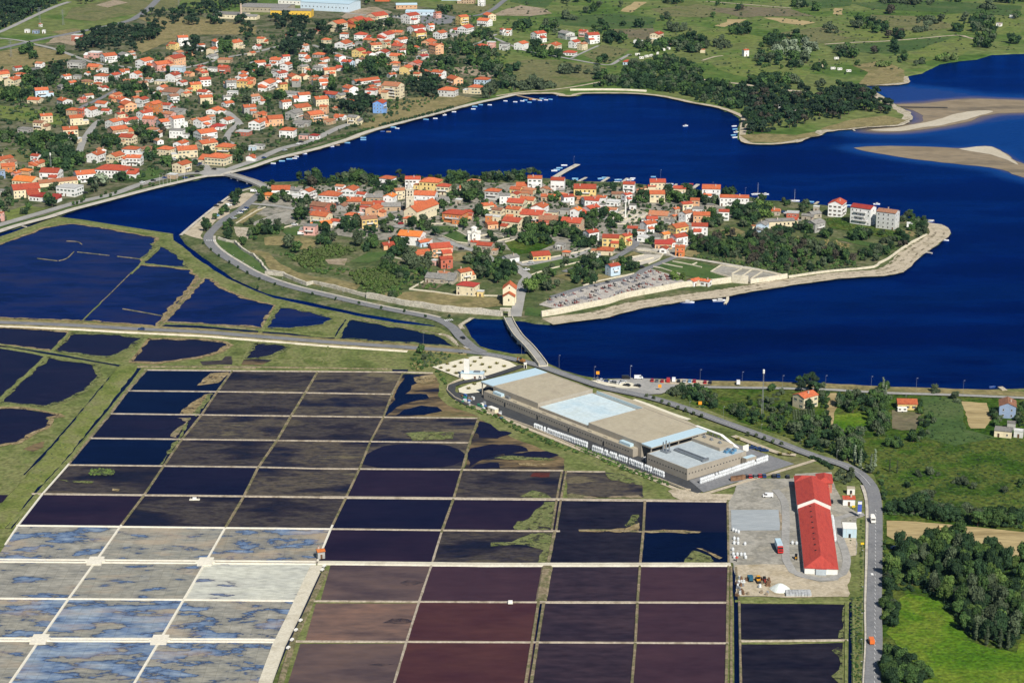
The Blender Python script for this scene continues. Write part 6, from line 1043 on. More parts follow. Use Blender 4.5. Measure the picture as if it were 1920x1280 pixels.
car(*s8('1440,1005')[0], 'w', 175, 'parked alone on the concrete yard', 'van', .62); car(*sy('846,432')[0], 'k', 85, 'in the shade right of the red-roofed warehouse', 'car', .62)
for s, c, r, k in (('500,368','w',35,'car'),('512,360','b',35,'car'),('540,340','w',35,'car'),('557,325','b',35,'car'),('450,412','s',35,'car'),('298,392','l',10,'van'),('405,303','w',15,'van'),('335,280','k',30,'car'),('300,305','k',30,'car'),('620,182','w',0,'van'),('970,467','w',10,'car'),('1025,547','w',10,'van'),('1100,335','k',20,'car')): car(*i3(s)[0], c, r, 'on the western quay and lane of the islet', k, 1.35)
for s, c, r in (('1150,597','k',20),('1235,577','b',20),('1068,612','w',20),('1300,430','w',0),('1480,532','k',10),('1500,470','b',60),('1490,485','g',60),('1605,512','k',150),('1390,577','b',20),('1440,567','k',20),('1360,440','w',20),('640,690','k',20)): car(*f3(s)[0], c, r, 'on the streets behind the promenade', 'car', 1.4)
for s, c, r in (('340,268','k',25),('318,282','w',25),('215,330','s',25),('60,387','b',20)): car(*f4(s)[0], c, r, 'on the shore road beyond the low bridge', 'car', 1.4)
for s, c, r in (('140,485','r',10),('120,440','k',40),('100,455','w',40),('640,695','k',10),('1215,812','s',5),('1180,868','w',5)): car(*i7(s)[0], c, r, 'on the inner lanes of the islet', 'car', 1.4)
for s, c, r in (('545,845','k',30),('430,375','k',20),('650,530','k',50),('1715,390','b',40),('1740,400','w',10)): car(*i8(s)[0], c, r, 'beside the eastern old-town lanes', 'car', 1.4)
car(*z5('1060,872')[0], 'b', 177, 'driving along the causeway road', 'car', 1.25); car(*z7('1710,458')[0], 'k', 120, 'driving onto the islet junction', 'car', 1.35); car(*s7('495,598')[0], 's', 25, 'on the factory driveway', 'car', 1.0)
car(*sb('775,975')[0], 'o', 90, 'driving on the country road', 'van', 1.2); car(*sb('955,275')[0], 'b', 0, 'under the trees by the field entrance', 'car', .6); car(*f2('1130,100')[0], 'b', 0, 'at the upper car park', 'car', 1.3)
rg = random.Random(5)
for k in range(14): car(*f2(f'{1150+k*12+rg.uniform(-3,3)},{104+rg.uniform(-4,8)}')[0], rg.choice('wkrbsg'), 80, 'in the row at the upper car park', 'car', 1.25)
d = {}
for o, x, y, l_, c_ in CARS: tag(o, None, c_, 'vehicles parked about the place'); d.setdefault(l_, []).append((x, y, o))
for k, v in d.items():
    v.sort(key=lambda q: (q[0], q[1]))
    for i, (x, y, o) in enumerate(v): o['label'] = k if len(v) == 1 else f'{k}, {ordinal(i, len(v))}'
# camper, truck, yard machines
def vehicle(name, x, y, rz, lab, cat, base, parts, wheels, wr=.45):
    p = G(x, y, base); o = empty(name, (p.x, p.y, base), math.radians(rz)); tag(o, lab, cat)
    for nm, bxs, m in parts:
        q = MB()
        for bx in bxs: q.box(*bx)
        q.build(nm, m, o)
    for x_, y_ in wheels: MB().cyl((x_,y_-.15,wr),(x_,y_+.15,wr),wr,wr,10).build('wheel', m_tyre, o)
    return o
vehicle('truck', *sy('432,822')[0], -88, 'red-cab truck with pale blue box body on the concrete yard', 'truck', .62, [('box_body', [(-6,1.2,-1.25,1.25,1.,3.7)], flat('box_body_blue', (.42,.55,.62))), ('cab', [(1.5,3.6,-1.2,1.2,.6,2.2),(1.5,3.1,-1.15,1.15,2.2,3.1)], flat('truck_red', (.5,.02,.015))), ('windscreen', [(3.1,3.16,-1.05,1.05,2.25,2.95),(3.6,3.64,-.9,.9,1.4,1.9)], m_cglass), ('chassis', [(-6,3.4,-.9,.9,.55,1.)], m_dark)], [(-5,-1),(-5,1),(-3.8,-1),(-3.8,1),(2.6,-1),(2.6,1)], .5)
vehicle('camper_van', *sy('1178,585')[0], -92, 'white camper van with a roof pod driving on the country road', 'camper', 1.2, [('body', [(-2.6,2.,-1.05,1.05,.4,2.5),(2.,2.7,-1.,1.,.4,1.3)], m_white), ('roof_pod', [(-2.2,-.6,-.7,.7,2.5,2.9)], m_white), ('windscreen', [(2.,2.06,-.9,.9,1.4,2.1)], m_cglass)], [(-1.7,-.95),(-1.7,.95),(1.9,-.95),(1.9,.95)], .35)
vehicle('dump_truck', *sy('200,1058')[0], -85, 'blue dumper leftmost of three machines on the sandy yard', 'dumper', .7, [('skip', [(-1.6,.6,-1.1,1.1,.8,2.1)], flat('dumper_blue', (.02,.10,.16))), ('cab', [(.7,1.8,-.8,.8,.5,2.3)], flat('dumper_blue', (.02,.10,.16))), ('chassis', [(-1.6,1.8,-.6,.6,.4,.75)], m_dark)], [(-1,-1),(-1,1),(1.2,-.9),(1.2,.9)])
m_cat = flat('machine_yellow', (.62,.30,.02))
vehicle('wheel_loader', *sy('262,1066')[0], -80, 'yellow wheel loader in the middle of three machines', 'loader', .7, [('body', [(-1.9,.6,-.8,.8,.6,1.5)], m_cat), ('cab', [(-.5,.6,-.6,.6,1.5,2.6)], m_cglass), ('cab_roof', [(-.6,.7,-.7,.7,2.6,2.75)], m_cat), ('bucket', [(1.6,2.4,-1.1,1.1,.1,.9)], m_dark), ('lift_arm', [(.6,1.7,-.7,-.5,.7,1.1),(.6,1.7,.5,.7,.7,1.1)], m_cat)], [(-1.2,-.85),(-1.2,.85),(.9,-.85),(.9,.85)], .55)
vehicle('tractor', *sy('313,1070')[0], -85, 'dark red tractor rightmost of three machines', 'tractor', .7, [('bonnet', [(0,1.7,-.4,.4,.6,1.3)], flat('tractor_red', (.22,.03,.02))), ('cab', [(-1.2,0,-.6,.6,.6,2.3)], m_dark), ('mudguard', [(-1.4,-.2,-.95,-.62,.9,1.2),(-1.4,-.2,.62,.95,.9,1.2)], flat('tractor_red', (.22,.03,.02)))], [(-.8,-.8),(-.8,.8),(1.3,-.6),(1.3,.6)], .5)
vehicle('forklift', *sy('565,885')[0], -100, 'yellow forklift beside the red-roofed warehouse', 'forklift', .7, [('body', [(-1.1,.6,-.6,.6,.4,1.2)], m_cat), ('cage', [(-.8,-.7,-.55,.55,1.2,2.2),(.4,.5,-.55,.55,1.2,2.2),(-.8,.5,-.55,.55,2.2,2.3)], m_dark), ('mast', [(.65,.8,-.45,-.3,.1,2.6),(.65,.8,.3,.45,.1,2.6),(.8,1.7,-.4,-.25,.1,.18),(.8,1.7,.25,.4,.1,.18)], m_dark)], [(-.7,-.55),(-.7,.55),(.45,-.55),(.45,.55)], .3)
vehicle('excavator', *s7('795,478')[0], 140, 'brown excavator parked at the roadside by the factory driveway', 'excavator', 1.2, [('track', [(-1.6,1.6,-1.2,-.7,0,.8),(-1.6,1.6,.7,1.2,0,.8)], m_dark), ('house', [(-1.7,1.,-1.1,1.1,.9,2.)], flat('rust_orange', (.32,.15,.04))), ('cab', [(.1,1.2,.1,1.,2.,3.)], m_cglass), ('boom', [(1.,3.4,-.3,.1,2.2,2.7),(3.2,3.6,-.3,.1,.6,2.7)], flat('rust_orange', (.32,.15,.04))), ('bucket', [(2.8,3.7,-.6,.4,0,.7)], m_dark)], [])
def caravan(x, y, rz, where, sc=1.):
    return vehicle('caravan', x, y, rz, where, 'caravan', 1.0 if y < 600 else .5, [('body', [(-2.5*sc,2.5*sc,-1.1,1.1,.4,2.5)], m_white), ('window_glass', [(-2.*sc,-.8*sc,-1.13,1.13,1.3,2.),(.6*sc,1.9*sc,-1.13,1.13,1.3,2.)], m_cglass), ('tow_bar', [(2.5*sc,3.5*sc,-.1,.1,.4,.5)], m_dark)], [(0,-1),(0,1)], .3)
caravan(*se('1005,366')[0], 0, 'white caravan beside the low yellow house by the south shore')
for k, (s, w_) in enumerate((('1050,372','leftmost of the caravans below the yellow three-storey house'),('1075,395','in front of the other caravans by the light green hedge'),('1110,385','second caravan from left on the caravan plots'),('1140,380','middle caravan on the plots'),('1185,365','fourth caravan along the plots'),('1225,340','rear caravan right of the pale hedge'),('1255,332','rightmost caravan on the plots'))): caravan(*f5(s)[0], 20*k, 'white '+w_ if 'caravan' in w_ else 'white caravan '+w_)
for s, w_ in (('645,465','leftmost of three on the meadow'),('690,470','middle of three on the meadow'),('750,482','rightmost of three on the meadow, red awning beside'),('668,398','beside the bushes above the meadow caravans')): caravan(*f6(s)[0], 10, 'white caravan '+w_)
# boats
def hull(L_, B, H_, mats, cabin=False, mast=False):
    b = MB(); S_ = [(-.5,.8,.0),(-.2,1.,.0),(.15,.95,.02),(.38,.55,.12),(.5,.04,.28)]; n = len(S_); rows = []
    for t, wd, rs in S_: rows.append([(t*L_, -B/2*wd, H_+rs*H_), (t*L_, -B/2*wd*.7, -.15), (t*L_, B/2*wd*.7, -.15), (t*L_, B/2*wd, H_+rs*H_)])
    for i in range(n-1):
        for j in range(3): b.face([rows[i][j], rows[i+1][j], rows[i+1][j+1], rows[i][j+1]], 0)
        b.face([(rows[i][0][0], rows[i][0][1]*.8, H_*.55), (rows[i][3][0], rows[i][3][1]*.8, H_*.55), (rows[i+1][3][0], rows[i+1][3][1]*.8, H_*.55), (rows[i+1][0][0], rows[i+1][0][1]*.8, H_*.55)], 1)
        for j, k in ((0, -1), (3, 1)): a, c = rows[i][j], rows[i+1][j]; b.face([a, (a[0], a[1]*.8, H_*.55), (c[0], c[1]*.8, H_*.55), c], 0)
    b.face(rows[0][::-1], 0); return b.mesh('hull', mats)
m_wood = flat('boat_deck', (.32,.24,.15)); BOATM = {}
BC = {'w': ('white', (.75,.76,.77)), 'b': ('pale blue', (.20,.45,.65)), 'd': ('dark blue', (.03,.09,.3)), 'o': ('orange', (.6,.2,.04)), 'r': ('red', (.5,.05,.03)), 't': ('tan wooden', (.4,.28,.16))}
BOATS = []
def boat(x, y, col, L_, rz, where, cabin=False, mast=False):
    L_ = max(4, L_-1) if L_ < 8 else L_; key = (col, round(L_))
    if key not in BOATM: BOATM[key] = hull(round(L_), round(L_)*.34, .75, [flat('boat_'+col, BC[col][1], rough=.4), m_wood if col != 'w' else flat('boat_floor', (.55,.56,.55))])
    p = G(x, y, 0); o = empty('sailing_boat' if mast else 'motor_boat' if cabin else 'rowing_boat', (p.x, p.y, .05), math.radians(rz)); link('hull', BOATM[key], o)
    for t in (-.2, .12): MB().box(t*L_-.15,t*L_+.15,-L_*.13,L_*.13,.5,.62).build('bench', m_wood, o)
    if cabin: MB().box(-L_*.12,L_*.18,-L_*.11,L_*.11,.4,1.5).build('cabin', m_white, o); MB().box(-L_*.1,L_*.19,-L_*.115,L_*.115,1.0,1.35).build('window_glass', m_cglass, o)
    if mast: MB().cyl((L_*.05,0,.4),(L_*.05,0,9.5),.08,.05,6).build('mast', m_white, o); MB().box(-L_*.38,L_*.05,-.08,.08,1.5,1.65).build('boom', m_wood, o)
    BOATS.append((o, x, y, f'{BC[col][0]} {"sailing boat" if mast else "motor boat" if cabin else "small boat"} {where}'))
for s, c, r in (('130,430','w',-5),('195,412','b',8),('250,397','b',10),('290,392','w',-5),('305,378','w',-20),('365,357','w',10),('570,303','w',20),('610,292','t',0),('685,275','b',-10),('805,237','b',5),('805,252','b',0),('950,190','d',10),('995,192','t',0),('1060,167','w',-20),('1030,158','b',0),('1275,100','b',-15),('1345,93','w',0),('1415,67','w',30),('1485,43','w',0),('1630,22','w',0),('1640,3','b',0)): boat(*f4(s)[0], c, 6 if c == 'b' else 5, r, 'moored off the mainland promenade', s == '1415,67')
for s, c in (('65,703','w'),('170,677','w'),('235,683','w'),('5,702','b'),('282,677','w'),('302,671','b'),('330,686','b'),('340,666','o'),('362,668','w'),('410,661','b'),('440,670','w'),('470,666','b'),('400,673','w'),('430,660','d'),('660,632','w'),('525,640','w')): boat(*f5(s)[0], c, 5, -15, 'at the wooden jetty in the inner bay')
for s, c, k in (('1370,843','w',1),('1695,845','w',0),('1700,865','b',0),('1708,885','w',1),('1690,905','b',0),('1700,920','w',0)): boat(*f5(s)[0], c, 6, 20, 'off the pine-wooded point', bool(k))
for s, c, L_, r, cb in (('205,115','b',6,10,0),('240,107','b',6,-5,0),('350,125','b',7,10,0),('340,145','w',6,0,0),('450,125','w',7,10,1),('470,112','w',5,0,0),('130,145','b',5,0,0),('-5,125','b',5,0,0),('775,160','w',7,0,0),('770,185','b',6,10,0),('930,180','b',6,0,0),('945,160','r',6,-5,0),('1565,245','w',7,5,1),('640,100','b',4,0,0)): boat(*i8(s)[0], c, L_, r, 'along the islet north jetties', bool(cb))
for s, c, L_, r, cb in (('570,235','b',6,-5,0),('1155,255','w',6,0,1),('1765,575','w',6,-20,0),('920,267','b',6,0,0),('1610,405','w',8,5,0),('240,238','b',5,0,0),('300,240','b',5,0,0)): boat(*i4(s)[0], c, L_, r, 'by the eastern tip of the islet', bool(cb))
for s, c in (('1430,42','b'),('1452,27','b'),('1492,5','w'),('1582,115','b'),('1750,147','b'),('1410,50','w')): boat(*i7(s)[0], c, 6, 5, 'beside the long stone pier')
boat(*i8('1500,245')[0], 'w', 9, 10, 'anchored north of the islet', mast=True); boat(*i4('420,228')[0], 'w', 9, 10, 'at the eastern north jetty', mast=True)
boat(*i8('920,1137')[0], 'w', 9, -5, 'floating off the cemetery rampart', True); boat(*i8('1190,1124')[0], 'w', 9, 5, 'moored at the curved stone jetty', True); boat(*i8('285,1252')[0], 'r', 5, 0, 'lying off the cemetery beach'); boat(*se('1682,187')[0], 'd', 5, 20, 'by the tiny landing on the south shore')
d = {}
for o, x, y, l_ in BOATS: tag(o, None, 'boat', 'boats moored in the lagoon'); d.setdefault(l_, []).append((x, y, o))
for k, v in d.items():
    v.sort(key=lambda q: (q[0], q[1]))
    for i, (x, y, o) in enumerate(v): o['label'] = k if len(v) == 1 else f'{k}, {ordinal(i, len(v))}'
# jetties
for k, (pl, wd, m, lab) in enumerate((
    (pp('1040,334 1060,322 1083,310'), 4.6, m_pave, 'long pale stone pier running north from the islet'), (i8('20,140 85,108'), 2.2, m_pave, 'stone jetty just right of the long pier'), (i8('190,160 270,108'), 2.4, m_pave, 'stone jetty with blue boats on both sides'), (i8('385,145 425,115'), 2.2, m_pave, 'short stone jetty behind the white red-roofed house'), (i8('800,195 832,163'), 2, m_pave, 'short jetty behind the red-roofed house on the north shore'), (i8('940,218 1010,165'), 3, m_pave, 'broad jetty left of the white hotel'), (i8('1500,285 1552,245'), 2.2, m_pave, 'jetty beside the anchored sailing boat'),
    (i8('1225,1078 1255,1100 1250,1130 1235,1152'), 1.8, m_stonep, 'curved stone jetty below the sea rampart'), (i4('1555,686 1600,687 1648,693'), 1.4, m_pave, 'thin jetty on the eastern beach'), (i4('1560,402 1610,400 1665,402'), 1.6, m_pave, 'jetty at the eastern tip of the islet'), (f5('235,640 320,658 400,672'), 2.2, flat('jetty_planks', (.42,.32,.20)), 'wooden jetty in the inner bay'), (f6('700,820 745,845 790,877'), 1.8, m_pave, 'pale landing below the pine point'), (f6('1060,716 1200,720 1410,722'), 2.2, flat('dark_planks', (.05,.045,.04)), 'long dark footbridge over the tidal sand'), (se('1740,190 1775,215'), 3., m_gravel, 'tiny stone landing on the south shore'), (i4('600,262 635,238'), 2, m_gravel, 'short jetty left of the white block on the point'), (zp(0,400,4,'150,100 200,110'), 1.2, m_pave, 'narrow sluice plank across the left channel'))):
    P = catmull(world2(pl, 0), 3.); o = empty('jetty', (P[0].x, P[0].y, 0)); tag(o, lab, 'jetty'); off = P[0]
    bank('deck', [p-off for p in P], wd, .55, .95, m, top=.98, kind=None, world=True, smooth=False, parent=o)
    for i in range(0, len(P), 2):
        for s in (-1, 1): q = P[i]-off; N = offsets(P)[i]; q = q+N*(s*wd*.38); MB().cyl((q.x,q.y,-.8),(q.x,q.y,.6),.18,.18,6).build('pile', m_dark if 'dark' in m.name else m_chim, o)
# lamp posts, flagpoles, mast, pylons
m_pole = flat('galvanised_pole', (.24,.25,.26), rough=.5)
def lampmesh(h): return MB().cyl((0,0,0),(0,0,h),.055,.04,5).mesh('pole', m_pole), MB().box(-.06,.6,-.05,.05,h,h+.07).mesh('arm', m_pole), MB().box(.3,.75,-.1,.1,h-.07,h+.04).mesh('lamp_head', flat('lamp_glass', (.65,.66,.66)))
LM = {7: lampmesh(7), 9: lampmesh(8), 4: lampmesh(4.5)}
LAMPS = []
def lamp(x, y, h, where, base=1.0, rz=0.):
    p = G(x, y, base); o = empty('street_lamp', (p.x, p.y, base), rz)
    for nm, me in zip(('pole','arm','lamp_head'), LM[h]): link(nm, me, o)
    LAMPS.append((o, x, where))
for s in '295,712 372,765 445,808 528,860 615,915 722,962 865,1010 1027,1055 1205,1088 1388,1128 1588,1165 1780,1200'.split(): lamp(*i3(s)[0], 7, 'slim street lamp on the islet ring road')
for s in s7('792,420 1073,525 1337,612 1607,604 55,352'): lamp(*s, 9, 'tall street lamp along the causeway and inlet road', .9)
for s in s8('1245,172 1548,200 930,155 408,128'): lamp(*s, 9, 'tall lamp on the coast road above the water', .9)
for s in s8('850,398 1103,437 1385,572 1680,690'): lamp(*s, 9, 'tall lamp on the road behind the factory', .9)
for s in se('430,200 772,207 1110,220 1462,238'): lamp(*s, 9, 'tall lamp along the south shore meadows', .9)
for s in se('240,690 513,770 695,905'): lamp(*s, 9, 'tall lamp where the country road bends', .9)
for s in sb('712,412 712,690 708,890 704,1090 704,1260'): lamp(*s, 9, 'lamp on the grass verge of the country road', .6, 3.14)
for s in i8('700,110 1400,260 640,230'): lamp(*s, 7, 'lamp on the islet north quay')
lamp(1076, 312, 9, 'white lamp at the head of the long pier')
for s in f3('1200,640 1225,632 1255,626 1280,618 1330,606 1385,594'):
    p = G(*s, 1); o = empty('flagpole', (p.x, p.y, 1)); MB().cyl((0,0,0),(0,0,9),.08,.05,6).build('pole', m_white, o); MB().lathe([(.12,9),(.12,9.2)], 6).build('finial', m_white, o); LAMPS.append((o, s[0], 'white flagpole in the row on the promenade'))
d = {}
for o, x, wv in LAMPS: d.setdefault(wv, []).append((x, o))
for k, v in d.items():
    v.sort(key=lambda q: q[0])
    for i, (x, o) in enumerate(v): tag(o, k if len(v) == 1 else f'{k}, {ordinal(i, len(v))}', 'flagpole' if 'flag' in k else 'street lamp', 'street lamps' if 'flag' not in k else 'promenade flagpoles')
def lattice(x, y, h, w_, lab, cat, base, top=True, arms=False):
    p = G(x, y, base); o = empty('radio_mast' if not arms else 'power_pylon', (p.x, p.y, base)); tag(o, lab, cat); q = MB()
    for sx in (-1,1):
        for sy_ in (-1,1): q.cyl((sx*w_,sy_*w_,0),(sx*w_*.35,sy_*w_*.35,h),.08,.06,4)
    n = 9
    for i in range(n):
        a, c = 1-.65*i/n, 1-.65*(i+1)/n; z0, z1 = h*i/n, h*(i+1)/n
        for s in (-1,1): q.cyl((-w_*a,s*w_*a,z0),(w_*c,s*w_*c,z1),.035,.035,3); q.cyl((s*w_*a,-w_*a,z0),(s*w_*c,w_*c,z1),.035,.035,3)
    q.build('lattice', m_pole, o)
    if arms:
        for z in (.72,.84,.96): MB().box(-2.6,2.6,-.1,.1,h*z,h*z+.2).build('cross_arm', m_pole, o)
    else: MB().lathe([(.5,h-.2),(.55,h),(.55,h+1.8),(.3,h+2.)], 8).build('antenna', m_white, o)
lattice(1429, 781, 24, .42, 'tall lattice radio mast among the trees right of the factory', 'mast', .4); lattice(95.5, 312, 9, .4, 'radio mast on a white red-roofed house by the promenade', 'mast', 4.5)
for s, w_ in (('300,170','left power pylon beside the upper road'),('475,190','middle power pylon on the upper meadow'),('1342,55','right power pylon near the top edge'),('85,430','power pylon on the dry meadow at far left')): lattice(*f1(s)[0], 18, .9, 'grey '+w_, 'pylon', 1, arms=True)
for s, w_ in (('930,340','orange road sign on the verge behind the factory'),('163,112','orange sign at the head of the gravel bays'),('628,212','orange sign at the corner of the lower car park')):
    p = G(*s8(s)[0], .6); o = empty('road_sign', (p.x, p.y, .6)); tag(o, w_, 'sign'); MB().cyl((0,0,0),(0,0,2.2),.06,.06,6).build('post', m_pole, o); MB().box(-.9,.9,-.05,.05,2.,3.8).build('panel', flat('orange_panel', (.8,.32,.02)), o)
p = G(866, 664, .8); o = empty('road_sign', (p.x, p.y, .8)); tag(o, 'grey-backed direction board at the causeway junction', 'sign'); MB().box(-1.2,1.2,-.06,.06,1.6,3.).build('panel', m_duct, o); MB().box(-1.,-.9,0,.1,0,1.6).box(.9,1.,0,.1,0,1.6).build('post', m_pole, o)
for k, (x, y) in enumerate(sy('1095,790 1025,492')): 
    p = G(x, y, ZS); o = empty('road_sign', (p.x, p.y, ZS)); tag(o, ['yellow sign on the verge below the blue shed','yellow panel by the weigh-house kiosk'][k], 'sign'); MB().box(-.05,.05,-.05,.05,0,1.4).build('post', m_pole, o); MB().box(-.7,.7,-.05,.05,1.2,2.2).build('panel', flat('yellow_panel', (.75,.5,.02)), o)
p = G(*se('1292,1240')[0], ZS); tag(MB().cyl((-.9,0,.75),(.9,0,.75),.75,.75,14).build('hay_bale', m_straw, None, (p.x, p.y, ZS+.1), .3), 'round straw bale lying on the ploughed field', 'bale')
p = G(1381, 1053, ZS); o = empty('warning_post', (p.x, p.y, ZS)); tag(o, 'dark post with red cap at the salt yard corner', 'post'); MB().cyl((0,0,0),(0,0,2.),.15,.12,6).build('post', m_dark, o); MB().lathe([(.9,2.),(.05,2.8)], 4).build('cap', m_redr, o)
# cemetery
GR = [[MB().box(-.5,.5,-1.05,1.05,0,.4).mesh('slab', m), MB().box(-.45,.45,.85,1.05,.45,.95).box(-.3,.3,.87,1.03,.95,1.15).mesh('headstone', m)] for m in (flat('white_marble', (.5,.49,.46)), flat('grey_granite', (.25,.25,.26)), flat('black_granite', (.03,.03,.035)), flat('red_granite', (.20,.06,.05)), flat('pale_stone', (.4,.37,.32)))]
GN = ['white marble', 'grey granite', 'black granite', 'dark red granite', 'pale stone']
poly('cemetery_ground', zp(1000,480,5.818,'60,530 230,440 480,370 720,300 960,230 1150,180 1280,140 1460,190 1640,270 1720,330 1300,390 980,455 600,540 280,585'), ZI+.25, mat('cemetery_gravel', [(.42,.39,.35),(.34,.31,.28)], s1=.2, s2=1.2, mixv=.2))
cem = [(p.x, p.y) for p in world2(zp(1000,480,5.818,'80,525 230,450 480,385 720,315 960,245 1150,195 1280,155 1450,200 1600,270 1690,325 1300,380 980,440 600,525 280,570'), ZI)]
aL = math.atan2(cem[2][1]-cem[0][1], cem[2][0]-cem[0][0]); k = 0; rg = random.Random(8)
c0_ = Vector((sum(p[0] for p in cem)/len(cem), sum(p[1] for p in cem)/len(cem)))
for i in range(-60, 60):
    for j in range(-22, 22):
        if k >= 300 or rg.random() < .18 or j % 4 == 3: continue
        u = i*2.05+rg.uniform(-.15,.15); v_ = j*3.3+rg.uniform(-.2,.2); x = c0_.x+u*math.cos(aL)-v_*math.sin(aL); y = c0_.y+u*math.sin(aL)+v_*math.cos(aL)
        if not inside(x, y, cem) or rg.random() < .22: continue
        q = rg.choice((0,1,1,1,2,2,3,3,4,4)); o = empty('grave', (x, y, ZI+.25), aL+rg.uniform(-.05,.05)); link('slab', GR[q][0], o); link('headstone', GR[q][1], o); tag(o, f'{GN[q]} grave in the cemetery rows above the rampart', 'grave', 'graves of the cemetery'); k += 1
# ================================================================ trees and scrub
def leafmat(name, a, b, rnd=.32):
    m = mat(name, [a, tuple((x+y)/2 for x, y in zip(a, b)), b], s1=.55, s2=2.5, mixv=.35, rnd=rnd, rough=.75, spec=.15)
    bs = m.node_tree.nodes['Principled BSDF']; bs.inputs['Subsurface Weight'].default_value = 0; return m
LF = {'mid': leafmat('leaf_mid', (.030,.068,.018), (.072,.12,.034)), 'dark': leafmat('leaf_dark', (.017,.041,.017), (.037,.070,.027)), 'light': leafmat('leaf_light', (.065,.12,.025), (.12,.175,.045)), 'pine': leafmat('pine_needles', (.016,.034,.019), (.036,.058,.030)),
      'silver': leafmat('leaf_silver', (0.122,0.163,0.098), (0.232,0.273,0.184)), 'reed': leafmat('reed_leaf', (.075,.115,.032), (.135,.17,.058)), 'brown': leafmat('dry_leaf', (.045,.042,.028), (.08,.07,.05)), 'olive': leafmat('leaf_olive', (.048,.07,.036), (.09,.115,.06)), 'straw': leafmat('straw_leaf', (0.268,0.234,0.092), (0.390,0.338,0.149))}
m_bark = mat('bark', [(.09,.065,.045),(.14,.105,.075)], s1=1.5, rnd=.2)
ICO = None
def ico():
    t = (1+5**.5)/2; v = np.array([(-1,t,0),(1,t,0),(-1,-t,0),(1,-t,0),(0,-1,t),(0,1,t),(0,-1,-t),(0,1,-t),(t,0,-1),(t,0,1),(-t,0,-1),(-t,0,1)], float); v /= np.linalg.norm(v[0])
    return v, np.array([(0,11,5),(0,5,1),(0,1,7),(0,7,10),(0,10,11),(1,5,9),(5,11,4),(11,10,2),(10,7,6),(7,1,8),(3,9,4),(3,4,2),(3,2,6),(3,6,8),(3,8,9),(4,9,5),(2,4,11),(6,2,10),(8,6,7),(9,8,1)])
IV, IF = ico()
def cloud(lumps, n, size, rs, core=.78, flat_=0.):
    """leaf quads over a set of lumps (cx,cy,cz,r) + solid dark cores; returns verts, tris/quads"""
    R = np.random.RandomState(rs); L_ = np.array(lumps); wgt = L_[:,3]**2; wgt = wgt/wgt.sum(); pick = R.choice(len(L_), n, p=wgt)
    d = R.normal(size=(n,3)); d /= np.linalg.norm(d, axis=1)[:,None]; d[:,2] = np.where(d[:,2] < -.35, -d[:,2], d[:,2])
    rr = L_[pick,3]*R.uniform(.78, 1.08, n); c = L_[pick,:3]+d*rr[:,None]*np.array([1,1,1-flat_])
    nrm = d+R.normal(size=(n,3))*.45; nrm /= np.linalg.norm(nrm, axis=1)[:,None]
    a = np.cross(nrm, R.normal(size=(n,3))); a /= np.linalg.norm(a, axis=1)[:,None]; b = np.cross(nrm, a)
    s = (size*R.uniform(.6,1.3,n))[:,None]; q = R.uniform(.55,1.,n)[:,None]
    V = np.stack([c-a*s-b*s*q*.4, c-b*s*q, c+a*s*.9+b*s*q*.3, c+b*s*q], 1).reshape(-1,3); Fq = np.arange(4*n).reshape(-1,4)
    vs, fs = [V], [list(map(tuple, Fq))]; k = 4*n
    if core:
        for x, y, z, r in lumps:
            jit = 1+R.uniform(-.12,.12,12); vs.append(np.array([x,y,z])+IV*jit[:,None]*r*core*np.array([1,1,1-flat_])); fs.append([tuple(f+k) for f in IF]); k += 12
    return np.concatenate(vs), [t for f in fs for t in f]
def lumps_for(kind, rs):
    R = random.Random(rs); o = []
    if kind == 'broad':
        for i in range(9): a = i*2.4+R.uniform(-.4,.4); r = R.uniform(.3,.62); o.append((r*math.cos(a), r*math.sin(a), 1.05+R.uniform(-.45,.6), R.uniform(.34,.52)))
        o.append((0,0,1.3,.6))
    elif kind == 'pine':
        for i in range(8): a = i*2.4+R.uniform(-.5,.5); r = R.uniform(.25,.7); o.append((r*math.cos(a), r*math.sin(a), 1.35+R.uniform(-.3,.45), R.uniform(.28,.44)))
        o.append((0,0,1.65,.45))
    elif kind == 'poplar':
        for i in range(8): o.append((R.uniform(-.1,.1), R.uniform(-.1,.1), .5+i*.42, .34-.022*i+R.uniform(-.03,.03)))
    elif kind == 'shrub':
        for i in range(6): a = i*2.4; r = R.uniform(.25,.55); o.append((r*math.cos(a), r*math.sin(a), R.uniform(.25,.5), R.uniform(.32,.5)))
        o.append((0,0,.55,.5))
    return o
def mk(name, V, Fs, m):
    me = bpy.data.meshes.new(name); me.from_pydata([tuple(v) for v in V], [], Fs); me.materials.append(m); me.update(); return me
TRUNK = {}
def trunk_mesh(kind):
    if kind in TRUNK: return TRUNK[kind]
    b = MB(); h = {'broad': 1.0, 'pine': 1.4, 'poplar': 3.2}[kind]; b.cyl((0,0,-.1),(0.03,0.02,h),.085,.045,6)
    if kind != 'poplar':
        for i in range(4): a = i*1.6+.4; b.cyl((0.02,0,h*(.6+.1*i)),(.45*math.cos(a),.45*math.sin(a),h*(.9+.1*i)),.04,.015,4)
    TRUNK[kind] = b.mesh('trunk', m_bark); return TRUNK[kind]
CROWN = {}
NQ = {'near': (900, .115), 'mid': (340, .17), 'far': (130, .26)}
def crown_mesh(kind, lod, col, var):
    key = (kind, lod, col, var)
    if key not in CROWN:
        n, sz = NQ[lod]; V, Fs = cloud(lumps_for(kind, var*7+len(kind)), n if kind != 'poplar' else int(n*1.3), sz*(.8 if kind == 'poplar' else 1), var*31+n, flat_=.25 if kind == 'pine' else 0); CROWN[key] = mk('crown' if kind != 'shrub' else 'shrub', V, Fs, LF[col])
    return CROWN[key]
